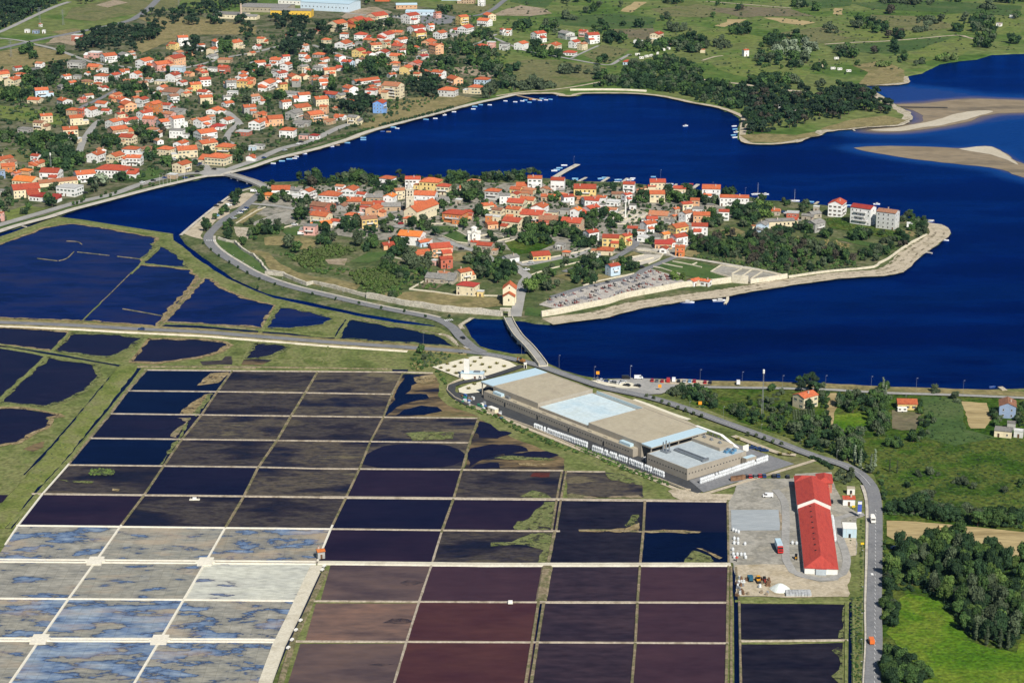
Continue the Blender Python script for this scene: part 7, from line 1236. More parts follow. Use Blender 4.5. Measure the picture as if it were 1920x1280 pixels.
# ---- where nothing may grow
GRID_ = {}
def block(x, y, r):
    for i in range(int((x-r)//10), int((x+r)//10)+1):
        for j in range(int((y-r)//10), int((y+r)//10)+1): GRID_.setdefault((i, j), []).append((x, y, r))
for x, y, r in FOOT: block(x, y, r*.86)
for ob in bpy.data.objects:
    nm = ob.name.split('.')[0]
    if nm in ('road','lane','promenade','driveway','coast_road','yard_road','footpath') and ob.type == 'MESH':
        vs = ob.data.vertices
        for i in range(0, len(vs)-1, 2): a, b_ = vs[i].co, vs[i+1].co; block((a.x+b_.x)/2, (a.y+b_.y)/2, (a-b_).length/2+1.2)
def free(x, y, r=0.): return all((x-a)**2+(y-b_)**2 > (c_+r)**2 for a, b_, c_ in GRID_.get((int(x//10), int(y//10)), ()))
TREES = []; NT = {}
TNAME = {'pine': 'pine_tree', 'poplar': 'poplar_tree', 'shrub': 'shrub'}
def tree(x, y, r, kind, col, base, where, h=1., name=None, group=None, px=None):
    """world x,y"""
    d = y; lod = 'near' if d < 900 else 'mid' if d < 1500 else 'far'; rg = random.Random(int(x*31+y*17)); v = rg.randrange(4)
    nm = name or TNAME.get(kind, 'broadleaf_tree'); NT[nm] = NT.get(nm, 0)+1
    if kind == 'shrub': o = link(nm, crown_mesh(kind, lod, col, v), None, (x, y, base), rg.uniform(0,6.28), (r, r, r*h))
    else:
        o = empty(nm, (x, y, base), rg.uniform(0,6.28)); o.scale = (r, r, r*h); link('trunk', trunk_mesh(kind), o); link('crown', crown_mesh(kind, lod, col, v), o)
    TREES.append((o, PX((x, y, base))[0], where, 'shrub' if kind == 'shrub' else 'tree', group)); return o
STUFF = {}
def stuff(name, x, y, r, col, base, h=1.):
    STUFF.setdefault((name, col), []).append((x, y, r, base, h))
rgT = random.Random(21)
def spots(W2, n, mind, seed, tries=14):
    R = random.Random(seed); xs = [p[0] for p in W2]; ys = [p[1] for p in W2]; out = []
    for _ in range(n*tries):
        if len(out) >= n: break
        x, y = R.uniform(min(xs), max(xs)), R.uniform(min(ys), max(ys))
        if inside(x, y, W2) and free(x, y) and all((x-a)**2+(y-b_)**2 > mind*mind for a, b_ in out[-220:]): out.append((x, y))
    return out
def wood(px, n, rmin, rmax, kinds, base, where, mind=2.2, name=None, group=None, st=None, seed=1, h=1., st_r=(.8,1.5)):
    W2 = [(p.x, p.y) for p in world2(px, base)]
    for x, y in sorted(spots(W2, n, mind, seed), key=lambda q: q[1]):
        kd, cl = rgT.choice(kinds); tree(x, y, rgT.uniform(rmin, rmax), kd, cl, base, where, h*rgT.uniform(.75,1.3), name, group)
    if st:
        for x, y in spots(W2, st[1], 1.2, seed+50): stuff(st[0], x, y, rgT.uniform(*st_r), st[2], base)
def clump(view, cx, cy, rx, ry, what, n, base=1.0, where=None, size=None):
    px = [view(f'{cx+rx*math.cos(t)},{cy+ry*math.sin(t)}')[0] for t in [i*math.pi/5 for i in range(10)]]
    m = MPP(G(*view(f'{cx},{cy}')[0], base)); wpx = (px[0][0]-px[5][0])*m; area = math.pi*(wpx/2)**2*2.2
    r = size or max(1.5, min(4.6, 1.25*math.sqrt(area/max(n,1)/math.pi)*.62))
    K = {'g': [('broad','mid'),('broad','dark'),('broad','mid'),('broad','dark'),('broad','olive')], 'p': [('pine','pine'),('pine','pine'),('pine','dark')], 'l': [('broad','light')], 's': [('broad','silver'),('broad','silver'),('broad','olive')], 'b': [('broad','brown'),('broad','dark')], 'r': [('shrub','reed'),('shrub','reed'),('shrub','light')], 'o': [('broad','olive'),('shrub','olive')], 'h': [('shrub','mid'),('shrub','dark')]}[what]
    W2 = [(p.x, p.y) for p in world2(px, base)]; x0, y0 = view(f'{cx},{cy}')[0]
    if n > 3 and what in 'gpsol':
        fn = 'islet_undergrowth' if view in (i3, i7, i8, i4) else 'field_scrub' if view in (f5, f6) else 'meadow_undergrowth' if view in (se, sb, s8, z7) else 'garden_shrubbery'
        for x, y in spots(W2, int(n*1.3), r*.5, cx+n): stuff(fn, x, y, r*rgT.uniform(.5,.85), {'g': rgT.choice(('dark','mid')), 'p': 'pine', 's': 'silver', 'o': 'olive', 'l': 'light'}[what], base, 1.25)
    for x, y in sorted(spots(W2, n, r*.75, cx+cy+n), key=lambda q: q[1]):
        kd, cl = rgT.choice(K); rr = r*rgT.uniform(.8,1.25)
        word = {'broad': 'leafy tree', 'pine': 'pine', 'shrub': 'shrub'}[kd]; cw = {'mid': 'green', 'dark': 'dark green', 'pine': 'dark', 'light': 'light green', 'silver': 'silvery', 'olive': 'grey-green', 'brown': 'brownish', 'reed': 'pale reedy'}[cl]
        isl = view in (i3, i7, i8, i4)
        nm = None if kd == 'shrub' else ('pine_tree' if view in (f1, f2, f3) else 'islet_pine' if isl else 'far_pine') if kd == 'pine' else ('islet_evergreen' if isl and cl == 'dark' else 'field_evergreen' if view in (f5, f6) and cl == 'dark' else ('islet_tree' if view in (i3, i8) else 'old_town_tree') if isl else 'meadow_tree' if view in (se, sb, s8) else 'field_tree' if view in (f5, f6) else 'garden_tree')
        tree(x, y, rr, kd, cl, base, f'{cw} {word} {where or locus(x0, y0)}', name=nm, group='trees and shrubs about the place')
def clumps(view, txt, base=1.0, where=None):
    for t in txt.split(';'):
        q = t.split()
        if len(q) >= 6: clump(view, *map(float, q[:4]), q[4], int(q[5]), base, where)
# ---- town gardens
clumps(f1, '425 545 75 50 p 12;545 680 75 40 g 10;700 700 40 20 g 4;985 685 100 45 g 14;1125 745 70 45 g 10;260 620 160 60 g 18;110 740 110 35 g 11;850 550 40 30 g 4;1100 570 60 40 g 6;1460 380 90 60 p 12;1690 360 60 40 g 6;1850 270 60 50 p 8;930 460 70 30 g 6;650 360 80 40 p 9;1010 370 35 35 p 3;1310 160 40 25 p 4;1430 170 60 40 p 6;1620 160 70 40 p 7;1820 185 60 20 p 5;200 400 60 15 g 5;250 440 40 10 g 3;1900 560 40 40 g 4;1560 780 40 40 g 3;1240 560 30 30 g 2;840 640 40 30 g 4;450 400 40 20 g 3')
clumps(f3, '440 440 200 80 g 34;700 290 50 40 g 6;850 325 80 50 g 9;1055 225 60 40 g 6;1120 410 60 45 g 4;1230 230 40 40 b 3;1430 255 50 30 g 4;1800 380 50 35 g 5;1780 440 50 40 g 5;50 770 60 70 g 9;390 650 40 40 g 3;690 660 40 35 g 2;940 570 60 30 g 5;380 775 50 20 g 3;1120 300 60 30 g 5;330 320 250 25 g 14;60 290 70 30 g 6;1280 470 50 30 g 3;1560 440 35 60 g 3;900 590 40 25 g 3;1680 350 40 20 p 3;1160 270 40 20 g 2;180 830 40 25 g 3;480 100 60 30 g 4')
clumps(f2, '550 260 100 60 p 18;480 160 150 34 p 20;1060 450 130 45 g 18;1380 580 110 60 p 18;930 690 110 50 p 18;1245 585 40 40 p 5;1625 325 85 40 g 11;1270 330 60 30 g 6;360 650 40 30 g 4;440 640 40 30 g 3;270 490 60 30 g 5;530 430 30 40 g 3;520 330 100 45 p 12;940 600 30 50 p 4;1850 530 60 50 g 6;740 350 50 35 p 5;660 500 50 20 g 3;780 560 40 30 g 3;1340 470 50 25 g 5;1740 610 40 25 o 3;1480 80 50 20 g 4;820 190 40 30 p 4;1000 190 100 20 g 8;700 210 50 25 p 5;1480 300 40 40 g 4;880 470 40 30 g 3;1900 560 60 40 g 6;1200 400 30 20 g 2;1500 430 60 20 g 5;1720 420 80 18 g 7;1750 250 60 20 g 4;250 650 40 25 g 3;990 30 40 20 g 3;1100 170 60 12 g 4;640 590 40 40 g 3')
x, y = f3('765,640')[0]; p = G(x, y, 1); tree(p.x, p.y, 6.2, 'broad', 'silver', 1., 'big silvery tree behind the promenade road', .95, 'garden_tree')
town = pp('0,150 60,130 150,110 250,110 400,90 560,62 700,52 900,60 920,120 905,162 780,206 650,246 480,296 400,312 200,348 60,378 0,385')
W2 = [(p.x, p.y) for p in world2(town, 1)]
for x, y in spots(W2, 3300, 2.8, 77): stuff('garden_shrubbery', x, y, rgT.uniform(1.4,3.2), rgT.choice(('mid','dark','dark','olive')), 1.0, rgT.uniform(.8,1.3))
for x, y in spots([(p.x, p.y) for p in world2(pp('0,130 140,105 300,100 560,40 900,20 960,90 930,150 640,120 300,150 100,190 0,220'), 1)], 1000, 3, 78): stuff('garden_shrubbery', x, y, rgT.uniform(1.3,2.8), rgT.choice(('mid','dark','olive')), 1.0)
def rowtrees(pxs, n, r, kind, col, base, where, jit=.6, name=None, h=1., group=None, st=None):
    P = catmull(world2(pxs, base), 1.); k = len(P)
    for i in range(n):
        p = P[int((i+.5)*k/n)]; x, y = p.x+rgT.uniform(-jit,jit), p.y+rgT.uniform(-jit,jit)
        if st: stuff(st, x, y, r*rgT.uniform(.8,1.3), col, base, h)
        else: tree(x, y, r*rgT.uniform(.85,1.2), kind, col, base, where, h, name, group)
rowtrees(f4('300,325 420,285 530,250'), 18, 1.6, 'shrub', 'mid', 1., 'tamarisk shrub in the promenade row nearest the low bridge', name='tamarisk_shrub', h=1.4); rowtrees(f4('560,248 700,215 880,165'), 24, 1.6, 'shrub', 'mid', 1., 'tamarisk shrub in the middle promenade row', name='tamarisk_shrub', h=1.4); rowtrees(f4('925,150 1100,110 1300,60 1480,12'), 30, 1.7, 'shrub', 'dark', 1., 'tamarisk shrub in the far promenade row', name='tamarisk_shrub', h=1.4)
for s in f3('550,780 578,775 612,760 628,748 634,727 760,722 795,700 868,697 1125,632 1060,655 1150,640 830,720'): p = G(*s, 1); tree(p.x, p.y, 1.3, 'broad', 'mid', 1., 'young street tree along the promenade', 1.15, 'street_tree')
# ---- pine woods left
PK = [('pine','pine'),('pine','pine'),('pine','dark')]
wood(pp('155,68 200,55 280,48 312,52 290,75 215,97 165,90'), 85, 3.2, 4.6, PK, 1., 'pine in the dense wood left above the town', 4.2, 'forest_pine', group='pine wood above the town', st=('forest_undergrowth', 170, 'pine'), st_r=(2.2,3.8))
wood(pp('-10,-8 125,-8 100,15 60,35 20,52 -10,58'), 80, 3.6, 5.2, PK, 1., 'pine in the forest at the top left corner', 4.2, 'forest_pine', group='pine forest top left', st=('forest_undergrowth', 330, 'pine'), st_r=(2.4,4.2)); wood(pp('130,-6 182,-6 175,10 150,12'), 14, 3, 4.5, PK, 1., 'pine in the grove right of the upper road', 4.5, 'forest_pine', group='grove by the upper road'); wood(pp('256,30 330,22 400,2 480,-8 480,14 410,22 380,30 330,34 270,42'), 60, 3, 4.4, PK, 1., 'pine in the belt behind the old works', 4.5, 'forest_pine', group='pine belt by the old works', st=('forest_undergrowth', 120, 'pine'), st_r=(2.,3.4))
# ---- bay wood and pine point
wood(f5('950,480 1000,430 1100,440 1250,400 1400,420 1500,480 1450,530 1560,560 1700,600 1800,640 1720,740 1500,690 1350,640 1150,600 960,590 760,580 830,540 950,520'), 250, 2.6, 4.2, [('broad','dark'),('broad','dark'),('broad','mid'),('broad','olive')], 1., 'dark leafy tree in the wood behind the bay', 3., 'woodland_tree', 'wood behind the bay', st=('bay_undergrowth', 520, 'dark'), st_r=(1.8,3.4))
wood(f6('0,600 200,590 400,625 520,640 620,595 780,595 930,635 1000,692 1065,740 1000,768 880,745 800,738 700,795 560,800 480,825 380,855 200,885 90,895 50,855 70,760 -60,660'), 250, 3.0, 4.8, PK+PK+PK+[('pine','brown')], 1., 'pine on the wooded point across the bay', 2.8, 'point_pine', group='pines on the wooded point', st=('point_undergrowth', 380, 'pine'), st_r=(1.8,3.2))
clumps(f5, '475 200 70 40 g 10;800 190 45 45 g 6;375 345 60 40 g 8;430 370 60 25 g 6;515 375 35 25 g 4;900 275 80 25 g 10;1160 340 30 25 l 4;1080 330 60 30 g 7;1400 310 120 50 g 22;1620 310 60 30 o 7;120 540 60 60 p 8;60 600 60 40 o 7;790 520 50 25 g 5;1730 220 70 22 g 8;1240 130 35 15 g 4;955 170 20 15 g 2;735 85 40 15 g 4;790 45 30 20 o 3;930 45 20 15 o 2;1330 205 80 12 o 7;1290 20 70 12 g 6;1545 122 20 8 g 2;1720 65 30 12 b 3;1590 35 20 18 g 2;75 465 90 25 g 10;210 470 50 30 g 6;60 380 70 15 g 6;280 200 60 20 g 5;330 585 180 22 o 20;600 490 70 12 o 5;1200 320 60 25 g 6;1060 180 40 12 g 3;590 130 50 15 o 4;1900 310 40 40 g 4;820 428 35 14 g 3;700 515 30 30 o 2;690 10 60 10 g 4;560 15 30 20 g 3')
clumps(f6, '430 48 60 15 g 5;530 65 35 14 g 4;35 225 40 25 g 5;850 175 90 25 g 11;960 195 60 40 g 9;1060 245 60 30 b 7;330 290 130 45 g 20;400 350 160 45 s 16;300 420 180 50 g 22;740 370 70 35 g 8;910 360 35 25 b 3;1050 340 45 30 g 4;1100 400 35 25 g 4;1620 150 110 40 g 14;1650 210 80 40 g 9;1690 250 50 40 g 6;1640 312 70 15 g 5;1850 292 40 10 g 3;1290 150 90 25 o 8;1220 200 60 20 o 5;1830 15 100 12 g 7;1230 445 35 40 o 3;1420 395 90 18 r 8;250 560 200 28 g 16;1150 25 220 18 o 18;1860 115 30 15 g 3;1470 210 50 15 g 4;640 210 60 20 o 5;150 560 100 20 g 8;800 440 20 20 g 1;560 455 40 25 g 4;1000 440 60 15 r 5;1020 90 60 14 b 4;1650 60 80 12 o 6;560 560 40 25 o 4;1450 10 60 10 g 4')
for i in range(1100):
    x, y = rgT.uniform(900,1910), rgT.uniform(2,165)
    p = G(x, y, 1)
    if free(p.x, p.y) and not (1000 < x < 1700 and y > 140) and not (y > 95 and x > 1690): stuff('field_scrub', p.x, p.y, rgT.uniform(1.,2.6), rgT.choice(('olive','mid','olive','dark')), 1., .7)
# ---- islet
clumps(i3, '1005 380 72 70 g 3;955 675 68 50 g 2;640 580 55 60 g 4;400 510 42 42 g 2;410 575 45 35 g 3;580 460 40 35 o 2;530 645 40 30 g 2;780 520 90 50 g 8;690 500 60 40 l 5;1590 640 100 65 g 6;1430 470 95 60 g 7;1250 600 90 70 g 7;1610 530 50 60 g 4;1760 470 50 60 g 4;980 85 40 38 g 1;1080 75 45 45 o 1;1170 85 60 50 g 2;1420 330 50 45 g 2;1300 380 35 30 g 1;1510 330 25 25 g 1;700 230 60 35 g 4;790 260 60 25 g 4;880 220 50 50 g 3;1040 280 60 30 g 5;940 260 40 25 g 3;1500 90 100 50 g 10;1650 110 90 45 g 9;1350 100 60 30 g 5;1780 160 70 40 g 6;1870 70 30 60 p 2;480 265 60 35 g 3;355 365 45 35 g 3;230 480 40 35 g 2;270 435 30 20 g 1;200 530 30 25 g 1;1850 680 90 60 g 7;1200 530 60 30 g 3;1890 900 50 80 g 5;1820 1080 40 40 g 2;1100 120 60 30 b 3;660 240 50 30 g 4;770 140 30 20 g 2')
clumps(i7, '780 430 75 52 g 4;715 260 120 65 g 9;560 250 50 50 g 4;490 330 45 40 g 2;410 435 40 45 p 3;480 430 40 50 p 3;290 520 90 45 g 5;435 580 35 30 g 1;220 640 60 45 g 3;100 710 75 50 g 4;175 930 70 70 g 6;310 910 50 40 g 4;900 900 160 90 g 16;1060 860 80 50 g 6;1170 495 40 45 g 2;690 510 35 30 g 1;1370 990 80 90 g 6;1240 1090 65 60 l 2;1240 960 45 45 g 3;1610 930 80 60 g 5;1395 865 45 55 o 3;1500 840 45 40 o 2;80 1080 40 35 g 2;30 520 50 60 g 4;60 870 90 70 g 6;300 820 120 60 o 9;1050 560 60 40 g 4;1250 560 120 40 g 9;1450 560 120 50 g 10;1560 600 60 60 g 5;1700 640 50 40 g 4;950 680 60 60 g 5;800 790 80 40 g 5;1700 820 50 30 g 4;720 800 60 30 g 4;560 130 60 40 g 5;640 125 60 35 g 5;900 125 80 25 g 7;1080 120 90 25 g 8;140 130 30 60 p 2;1550 170 40 40 g 4;1420 290 50 35 g 3;1610 310 50 35 g 3;1640 430 55 30 g 3;1720 430 40 40 g 3;1700 500 60 40 g 5;1280 230 25 25 g 2;1030 520 50 30 g 4;1240 90 40 20 g 3;780 200 40 30 g 3;900 620 40 40 g 3;1480 360 30 30 g 2;1200 640 80 25 g 5;1350 640 60 25 g 4')
clumps(i8, '540 290 72 50 g 4;740 310 50 40 l 2;850 270 110 50 g 9;1110 290 70 60 g 7;960 260 60 40 g 5;1120 460 100 70 g 12;320 500 66 38 g 3;205 430 66 46 g 3;1300 390 60 50 g 7;1420 400 130 70 g 18;1560 400 90 50 l 7;700 530 60 35 g 5;610 630 45 30 g 4;60 640 90 50 g 9;110 510 50 40 g 4;360 850 60 50 g 7;450 860 80 40 g 7;160 830 90 45 g 10;120 960 70 40 g 5;510 575 40 30 g 3;1040 545 40 35 g 3;960 620 40 30 g 3;1530 310 40 30 g 3;840 940 60 18 l 5;300 210 40 40 g 3;1260 250 60 14 g 5;350 690 40 40 l 3;1180 600 40 25 g 3;1700 540 60 40 p 5;1240 560 40 30 g 3;1420 500 60 20 g 4;200 735 30 20 g 1')
clumps(i4, '1420 390 60 40 g 6;1500 450 90 60 g 12;1370 560 70 40 g 8;1390 620 50 30 b 5;1180 690 90 40 g 9;1040 700 70 60 g 10;1300 640 40 25 g 3;360 245 40 25 g 4;500 280 60 45 g 6;100 330 130 60 g 14;380 490 60 40 p 6;240 530 60 30 p 4;560 490 80 25 g 6;710 540 60 20 g 5;780 320 25 25 g 2;1210 520 40 18 g 4;1000 560 100 18 g 7;1230 590 50 15 o 5;1550 500 40 50 o 5;1160 760 40 20 g 3')
IK = [('broad','dark'),('broad','dark'),('broad','mid'),('broad','mid'),('broad','olive'),('broad','brown')]
wood(i8('950,660 1010,620 1100,600 1200,590 1300,600 1450,590 1600,580 1766,590 1766,860 1600,840 1400,780 1200,765 1050,740 950,700'), 120, 2., 3.4, IK, 1., 'leafy tree in the thicket on the south-east islet', 2.6, 'thicket_tree', 'thicket on the islet', st=('islet_undergrowth', 260, 'dark'), st_r=(1.,2.2))
wood(i4('0,540 350,525 430,560 560,580 700,640 880,650 890,700 980,790 800,825 500,850 380,870 0,790'), 110, 1.9, 3.3, IK, 1., 'leafy tree in the thicket near the eastern beach', 2.6, 'thicket_tree', 'thicket on the islet', st=('islet_undergrowth', 260, 'mid'), st_r=(1.,2.2))
def mass(px, n, r0, r1, cols, base, name, h=1., seed=3, mind=1.4):
    W2 = [(p.x, p.y) for p in world2(px, base)]
    for x, y in spots(W2, n, mind, seed): stuff(name, x, y, rgT.uniform(r0, r1), rgT.choice(cols), base, h*rgT.uniform(.8,1.25))
mass(i3('940,760 1050,700 1200,660 1350,660 1500,690 1450,740 1250,740 1230,800 1180,860 1050,830'), 110, 1.4, 2.6, ('reed','reed','light'), 1., 'cane_brake', 1.3); mass(i3('1450,900 1600,850 1800,850 1900,930 1850,1000 1700,1060 1560,1000 1500,960'), 130, 1.4, 2.6, ('reed','reed','light'), 1., 'cane_brake', 1.3)
mass(i3('740,690 950,760 1100,880 1350,900 1500,950 1560,1040 1700,1070 1900,1080 1900,880 1300,830 1000,740'), 170, .9, 2., ('mid','light','mid'), 1., 'islet_undergrowth'); mass(i8('960,745 1200,775 1500,830 1766,890 1766,920 1500,860 1200,800 980,765'), 120, .8, 1.4, ('olive','reed','mid'), 1., 'islet_undergrowth', 1.1, mind=1.1); mass(i4('300,870 700,830 980,800 960,825 700,850 380,895'), 70, .8, 1.4, ('olive','reed'), 1., 'islet_undergrowth')
mass(i4('690,380 870,360 1000,420 1250,470 1490,500 1400,560 1180,540 900,480 740,460'), 90, .6, 1.2, ('mid','light'), 1., 'islet_undergrowth'); mass(pp('520,350 700,340 860,338 1000,338 1160,345 1320,362 1400,376 1300,420 1200,440 1050,440 860,440 700,440 560,430'), 900, 1., 2.1, ('dark','mid','dark','olive'), 1., 'old_town_shrubs', 1.15, mind=2.6); mass(i7('0,780 180,800 420,860 600,1000 200,1040 0,1040'), 120, .8, 1.8, ('mid','dark','light'), 1., 'islet_undergrowth'); mass(i8('-60,620 120,620 300,880 160,880 60,960 -60,800'), 90, .8, 1.6, ('mid','dark'), 1., 'islet_undergrowth')
mass(i4('560,565 800,590 910,620 900,665 700,640'), 60, .8, 1.6, ('straw','reed'), 1., 'cane_brake', 1.2); mass(i4('300,520 500,560 560,600 420,600'), 30, .8, 1.4, ('reed','straw'), 1., 'cane_brake', 1.1); rowtrees(pp('560,346 700,341 860,338 1000,337'), 44, 2.2, 'broad', 'dark', 1., 'dark tree in the row along the islet north shore', 2.5, 'shore_tree'); rowtrees(i4('1560,390 1590,470 1580,520'), 9, 1.8, 'broad', 'olive', 1., 'grey-green tree behind the eastern beach', 1., 'shore_tree')
for s in i3('190,632 255,688 323,738 410,795 487,838 567,885 670,940 803,985 1125,1066 1323,1112 1523,1146 1713,1186 655,1010')+z7('1100,240 1272,265 1430,303 1610,300'): p = G(*s, 1); tree(p.x, p.y, 1.0, 'broad', 'dark', 1., 'young tree on the verge of the islet ring road', 1.1, 'street_tree')
for s in s8('530,262 585,278 643,304 697,324 765,350 822,370 880,392 940,412 1290,548 1350,558 1412,580 1477,605 1540,622'): p = G(*s, .5); tree(p.x, p.y, 1.1, 'broad', 'olive', .5, 'young tree in the pale strip behind the factory', 1.05, 'street_tree')
# ---- south-east
clumps(s8, '760 230 70 50 o 8;880 250 100 50 g 13;1000 310 70 50 g 9;1210 370 70 40 g 8;1290 400 60 50 g 7;1360 420 50 50 g 5;1560 380 50 60 g 6;1500 480 60 50 g 7;1740 180 95 65 p 9;1470 208 30 15 g 2;985 225 25 25 g 2;1650 520 60 40 g 5;1440 330 15 60 o 4;1380 300 10 60 o 4;1300 290 10 40 g 3', .4, 'in the gardens between factory and shore')
SK = [('broad','mid'),('broad','dark'),('broad','mid'),('broad','olive')]
wood(se('100,540 200,470 320,480 460,470 540,550 700,540 700,620 720,780 820,830 880,825 780,845 640,770 520,705 360,655 200,590'), 60, 2., 3.3, SK, .4, 'leafy tree in the belt inside the road bend', 2.4, 'meadow_tree', 'tree belt inside the road bend', st=('meadow_undergrowth', 120, 'dark'), seed=4)
wood(se('740,320 840,190 900,180 920,330 900,480 920,580 820,580 760,480'), 34, 1.8, 3., SK, .4, 'leafy tree in the upright belt below the shore road', 2.2, 'meadow_tree', 'upright belt below the shore road', st=('meadow_undergrowth', 60, 'mid'), seed=5)
for s in se('650,760 610,730 570,700 690,790 770,830 800,790 860,240 880,300'): p = G(*s, .4); tree(p.x, p.y, 2.4, 'poplar', 'silver' if s[0] > 1600 else 'olive', .4, 'tall grey-green poplar in the belt beside the country road', 1.15)
for s in se('967,830 912,820'): p = G(*s, .4); tree(p.x, p.y, 1.3, 'poplar', 'olive', .4, 'thin lone poplar on the meadow', 1.5)
clumps(se, '620 330 110 60 g 9;430 300 30 130 g 12;210 300 25 20 g 1;310 330 35 25 g 1;120 370 55 55 g 6;30 370 25 140 o 10;85 260 30 40 o 3;1170 480 45 90 g 9;1140 340 22 60 g 6;1260 230 40 22 o 3;1405 265 40 45 o 3;1230 440 30 25 g 2;950 620 60 25 g 6;1110 570 60 30 g 6;1240 840 45 35 o 4;1125 850 25 20 o 2;1440 900 50 35 o 4;1550 960 20 40 o 2;1040 935 20 12 g 2;1775 965 25 20 o 2;1720 390 50 50 g 5;1890 360 40 60 g 5;1890 450 40 50 g 5;1700 460 40 30 g 3;1900 920 25 20 g 2;570 860 70 60 o 8;1340 1170 160 20 g 12;1700 1215 180 18 g 12;1060 1120 180 18 g 12;1880 1180 70 50 g 6;1150 1040 80 30 o 6;860 1000 14 160 h 9;1100 1090 60 30 g 4', .4, 'on the meadows right of the country road')
rowtrees(se('330,715 400,745 480,800'), 14, 1.4, 'shrub', 'dark', .4, 'dark hedge shrub above the red-roofed office', name='hedge_shrub', h=1.2)
WK = [('broad','mid'),('broad','dark'),('broad','mid'),('broad','dark'),('broad','olive'),('broad','light')]
wood(sb('870,400 1000,270 1060,220 1180,240 1260,190 1340,190 1420,200 1560,250 1650,310 1720,270 1820,290 1830,390 1960,370 1960,880 1840,1020 1700,990 1560,950 1420,870 1380,780 1280,690 1200,620 1050,590 900,590 865,480'), 150, 2.3, 3.6, WK, .4, 'leafy tree in the copse at the lower right', 2.3, 'copse_tree', 'copse at the lower right', st=('copse_undergrowth', 420, 'dark'), st_r=(1.,2.2), seed=9, h=1.3)
wood(sb('850,590 920,620 980,760 960,880 880,860 858,760'), 15, 1.7, 2.6, WK, .4, 'leafy tree on the verge beside the copse', 2., 'copse_tree', 'copse at the lower right', seed=10); wood(sb('868,1060 960,1075 1130,1155 1260,1300 868,1300'), 30, 2., 3.2, [('broad','dark'),('broad','mid')], .4, 'dark tree in the bottom right roadside clump', 2., 'copse_tree', 'roadside clump bottom right', seed=11)
for s in sb('1560,960 1640,1000 1740,1020 1800,1030 1700,960 1860,940 1600,880 1680,900'): p = G(*s, .4); tree(p.x, p.y, 2.5, 'poplar', 'olive', .4, 'tall pale-barked poplar at the front of the copse', .95)
mass(sb('856,200 885,210 880,420 856,420'), 26, .8, 1.4, ('mid','dark'), .4, 'meadow_undergrowth'); mass(sb('855,880 875,900 870,1300 852,1300'), 30, .6, 1., ('mid','dark'), .4, 'meadow_undergrowth'); mass(se('870,1090 1100,1085 1300,1120 1500,1160 1900,1210 1900,1245 1500,1195 1200,1160 870,1140'), 170, .9, 1.7, ('dark','mid','olive'), .4, 'meadow_undergrowth', mind=1.0)
mass(se('830,600 1200,540 1900,580 1960,900 1500,880 870,900'), 520, .4, 1.1, ('mid','dark','light','mid'), .4, 'meadow_undergrowth', .55, mind=.8); mass(se('840,900 1500,880 1960,900 1960,1200 1300,1110 860,1080'), 420, .4, 1.1, ('mid','dark','light'), .4, 'meadow_undergrowth', .55, mind=.8); mass(se('1150,250 1450,270 1480,500 1700,560 1400,620 1200,560'), 160, .4, .9, ('mid','dark'), .4, 'meadow_undergrowth', .55, mind=.8); mass(sb('980,620 1250,680 1400,900 1900,1060 1900,1290 1000,1290 900,900'), 120, .3, .6, ('light','light','mid'), .4, 'meadow_undergrowth', .7); mass(se('1000,1030 1300,1050 1500,1120 1100,1090'), 70, .8, 1.6, ('mid','olive'), .4, 'meadow_undergrowth')
# vine rows
for k in range(9):
    t = (k+.5)/9; a = se(f'{190+k*19},362')[0]; b2 = se(f'{205+k*20},525')[0]; P = catmull(world2([a, b2], .4), 1.); V = []; Fs = []; kk = 0
    for i, p in enumerate(P[::2]):
        v_, f_ = cloud([(p.x, p.y, 1.0, .62)], 14, .28, k*100+i, core=.7); V.append(v_); Fs += [tuple(np.array(q)+kk) for q in f_]; kk += len(v_)
    o = link('vine_row', mk('vine_row', np.concatenate(V), Fs, LF['olive'])); tag(o, 'row of staked vines below the orange-roofed house, '+ordinal(k, 9), 'vine row', 'vine rows in the garden')
# ---- banks and marsh
mass(z8('850,130 900,180 960,300 1010,375 1240,475 1500,600 1700,690 1930,775 1930,745 1700,650 1500,560 1230,440 1040,360 1000,300 950,220 900,150'), 190, .7, 1.5, ('mid','light','mid'), .4, 'bank_vegetation', .9, mind=.9); mass(s8('0,640 300,790 500,860 700,930 700,905 480,820 200,700 0,615'), 120, .7, 1.3, ('mid','light'), .4, 'bank_vegetation', .9, mind=.9); mass(z7('1320,600 1400,560 1640,580 1560,640 1480,690 1330,690'), 60, .7, 1.6, ('olive','mid'), .4, 'bank_vegetation')
clumps(z7, '1400 610 45 55 g 3;1340 560 0 0 g 0', .4, 'beside the gravel garden'); mass(z7('1300,690 1340,640 1420,660 1400,700'), 14, .8, 1.4, ('straw','reed'), .4, 'bank_vegetation')
mass(z6('670,1000 690,965 760,960 850,970 855,1000 760,1010'), 70, .7, 1.1, ('reed','light','olive'), .5, 'reed_islet', 1., mind=.7); mass(sb('615,40 630,100 625,300 615,300'), 10, .5, .9, ('olive',), .4, 'bank_vegetation'); mass(sb('622,640 715,640 715,1290 630,1290'), 120, .5, 1.1, ('mid','olive','mid'), .4, 'bank_vegetation', .8); mass(sb('695,60 728,60 722,600 690,600'), 50, .4, .8, ('mid',), .4, 'bank_vegetation', .8)
mass(z6('190,1000 420,760 640,500 820,280 1000,200 960,260 640,660 400,930 100,1250'), 60, .4, .8, ('light','olive'), 1., 'bank_vegetation', .5)
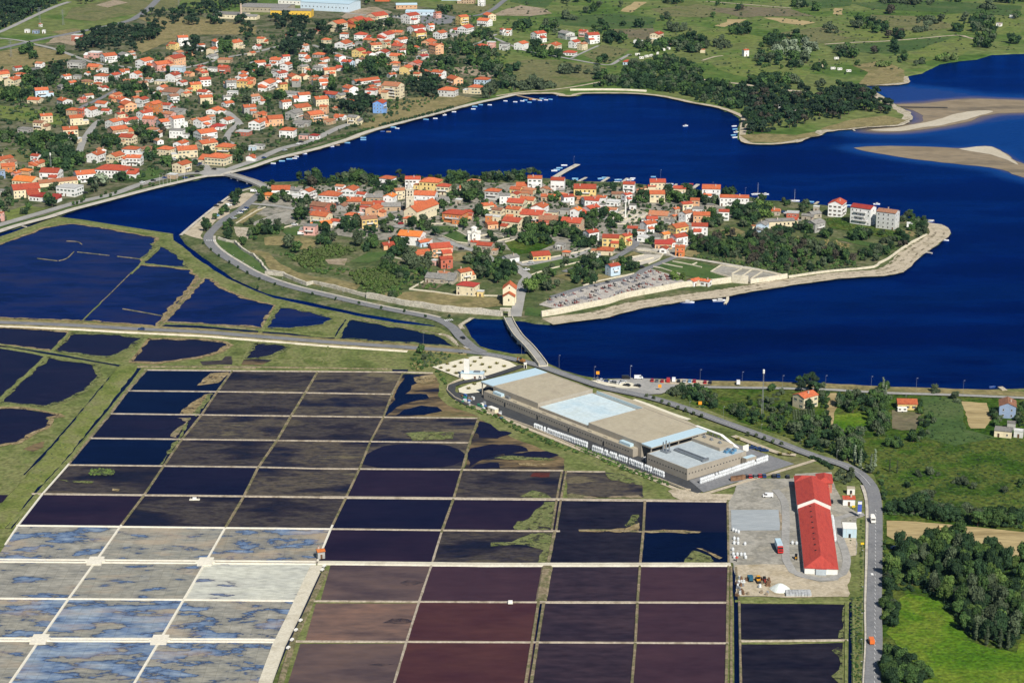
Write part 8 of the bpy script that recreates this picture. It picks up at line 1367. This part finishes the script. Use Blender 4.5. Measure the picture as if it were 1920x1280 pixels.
for (nm, col), L_ in STUFF.items():
    V = []; Fs = []; k = 0
    protos = {}
    for j, (x, y, r, base, h) in enumerate(L_):
        lod = 26 if y > 1700 else 40 if y > 1200 else 70; key = (lod, j % 4)
        if key not in protos: v_, f_ = cloud(lumps_for('shrub', 90+j % 4)[(4 if lod < 30 else 0):], lod, .27 if lod < 50 else .2, lod+j % 4, core=.8); protos[key] = (v_, f_)
        v_, f_ = protos[key]; a = (j*2.399) % 6.28; ca, sa = math.cos(a), math.sin(a)
        V.append(np.stack([x+r*(v_[:,0]*ca-v_[:,1]*sa), y+r*(v_[:,0]*sa+v_[:,1]*ca), base+r*h*v_[:,2]], 1)); Fs.append((k, f_)); k += len(v_)
    VV = np.concatenate(V); faces = []
    for off, f_ in Fs: faces += [tuple(i+off for i in q) for q in f_]
    o = link(nm, mk(nm, VV, faces, LF[col])); tag(o, {'garden_shrubbery': 'mixed garden shrubbery between the houses of the mainland town', 'field_scrub': 'scattered scrub on the far fields', 'cane_brake': 'pale cane brake inside the ring road', 'islet_undergrowth': 'undergrowth in the gardens and thickets of the islet', 'old_town_shrubs': 'shrubs between the old town houses', 'bay_undergrowth': 'undergrowth of the wood behind the bay', 'point_undergrowth': 'undergrowth of the pine point', 'meadow_undergrowth': 'scrub and weeds on the right-hand meadows', 'copse_undergrowth': 'undergrowth of the lower right copse', 'bank_vegetation': 'weeds along the banks of the pans and factory', 'forest_undergrowth': 'dense lower canopy of the pine woods above the town', 'reed_islet': 'green reed islet in a salt pan'}[nm], 'vegetation', None, 'stuff')
# ---- labels
d = {}
for o, x, wv, c_, g_ in TREES: d.setdefault(wv, []).append((x, o, c_, g_))
for k, v in d.items():
    v.sort(key=lambda q: q[0])
    for i, (x, o, c_, g_) in enumerate(v):
        many = len(v) > 9
        t = k if (many or len(v) == 1) else f'{k}, {ordinal(i, len(v))}'
        for cut in (' the', ' the', ' of', ' town'):
            if len(t.replace('-', ' ').split()) > 16: t = t.replace(cut, '', 1)
        tag(o, t, c_, (k[:60] if len(v) > 1 else None))
print('TREECOUNT', NT, {k: len(v) for k, v in STUFF.items()})
# ================================================================ thin summer haze over the whole landscape
_s = bpy.data.objects['sea'].data.vertices
_co = np.zeros(len(_s)*3); _s.foreach_get('co', _co); _co = _co.reshape(-1, 3)
hz = MB().box(_co[:,0].min()-40, _co[:,0].max()+40, _co[:,1].min()-40, _co[:,1].max()+40, -2.2, HC+3).build('haze', [])
hm = bpy.data.materials.new('haze_air'); hm.use_nodes = True; hn = hm.node_tree.nodes; hn.clear()
pv = hn.new('ShaderNodeVolumePrincipled'); pv.inputs['Color'].default_value = (.22,.56,1.,1); pv.inputs['Density'].default_value = 1.1e-5; pv.inputs['Anisotropy'].default_value = .0
ho = hn.new('ShaderNodeOutputMaterial'); hm.node_tree.links.new(pv.outputs[0], ho.inputs['Volume'])
hz.data.materials.append(hm); tag(hz, 'thin bluish summer haze over the whole view', 'haze', None, 'stuff')
# ================================================================ labels of the houses
for it in HOUSES: it[0]['group'] = 'houses of the old town islet' if (335 < it[2] < 580 and it[1] > 470) else 'houses of the mainland town'
settle(HOUSES)
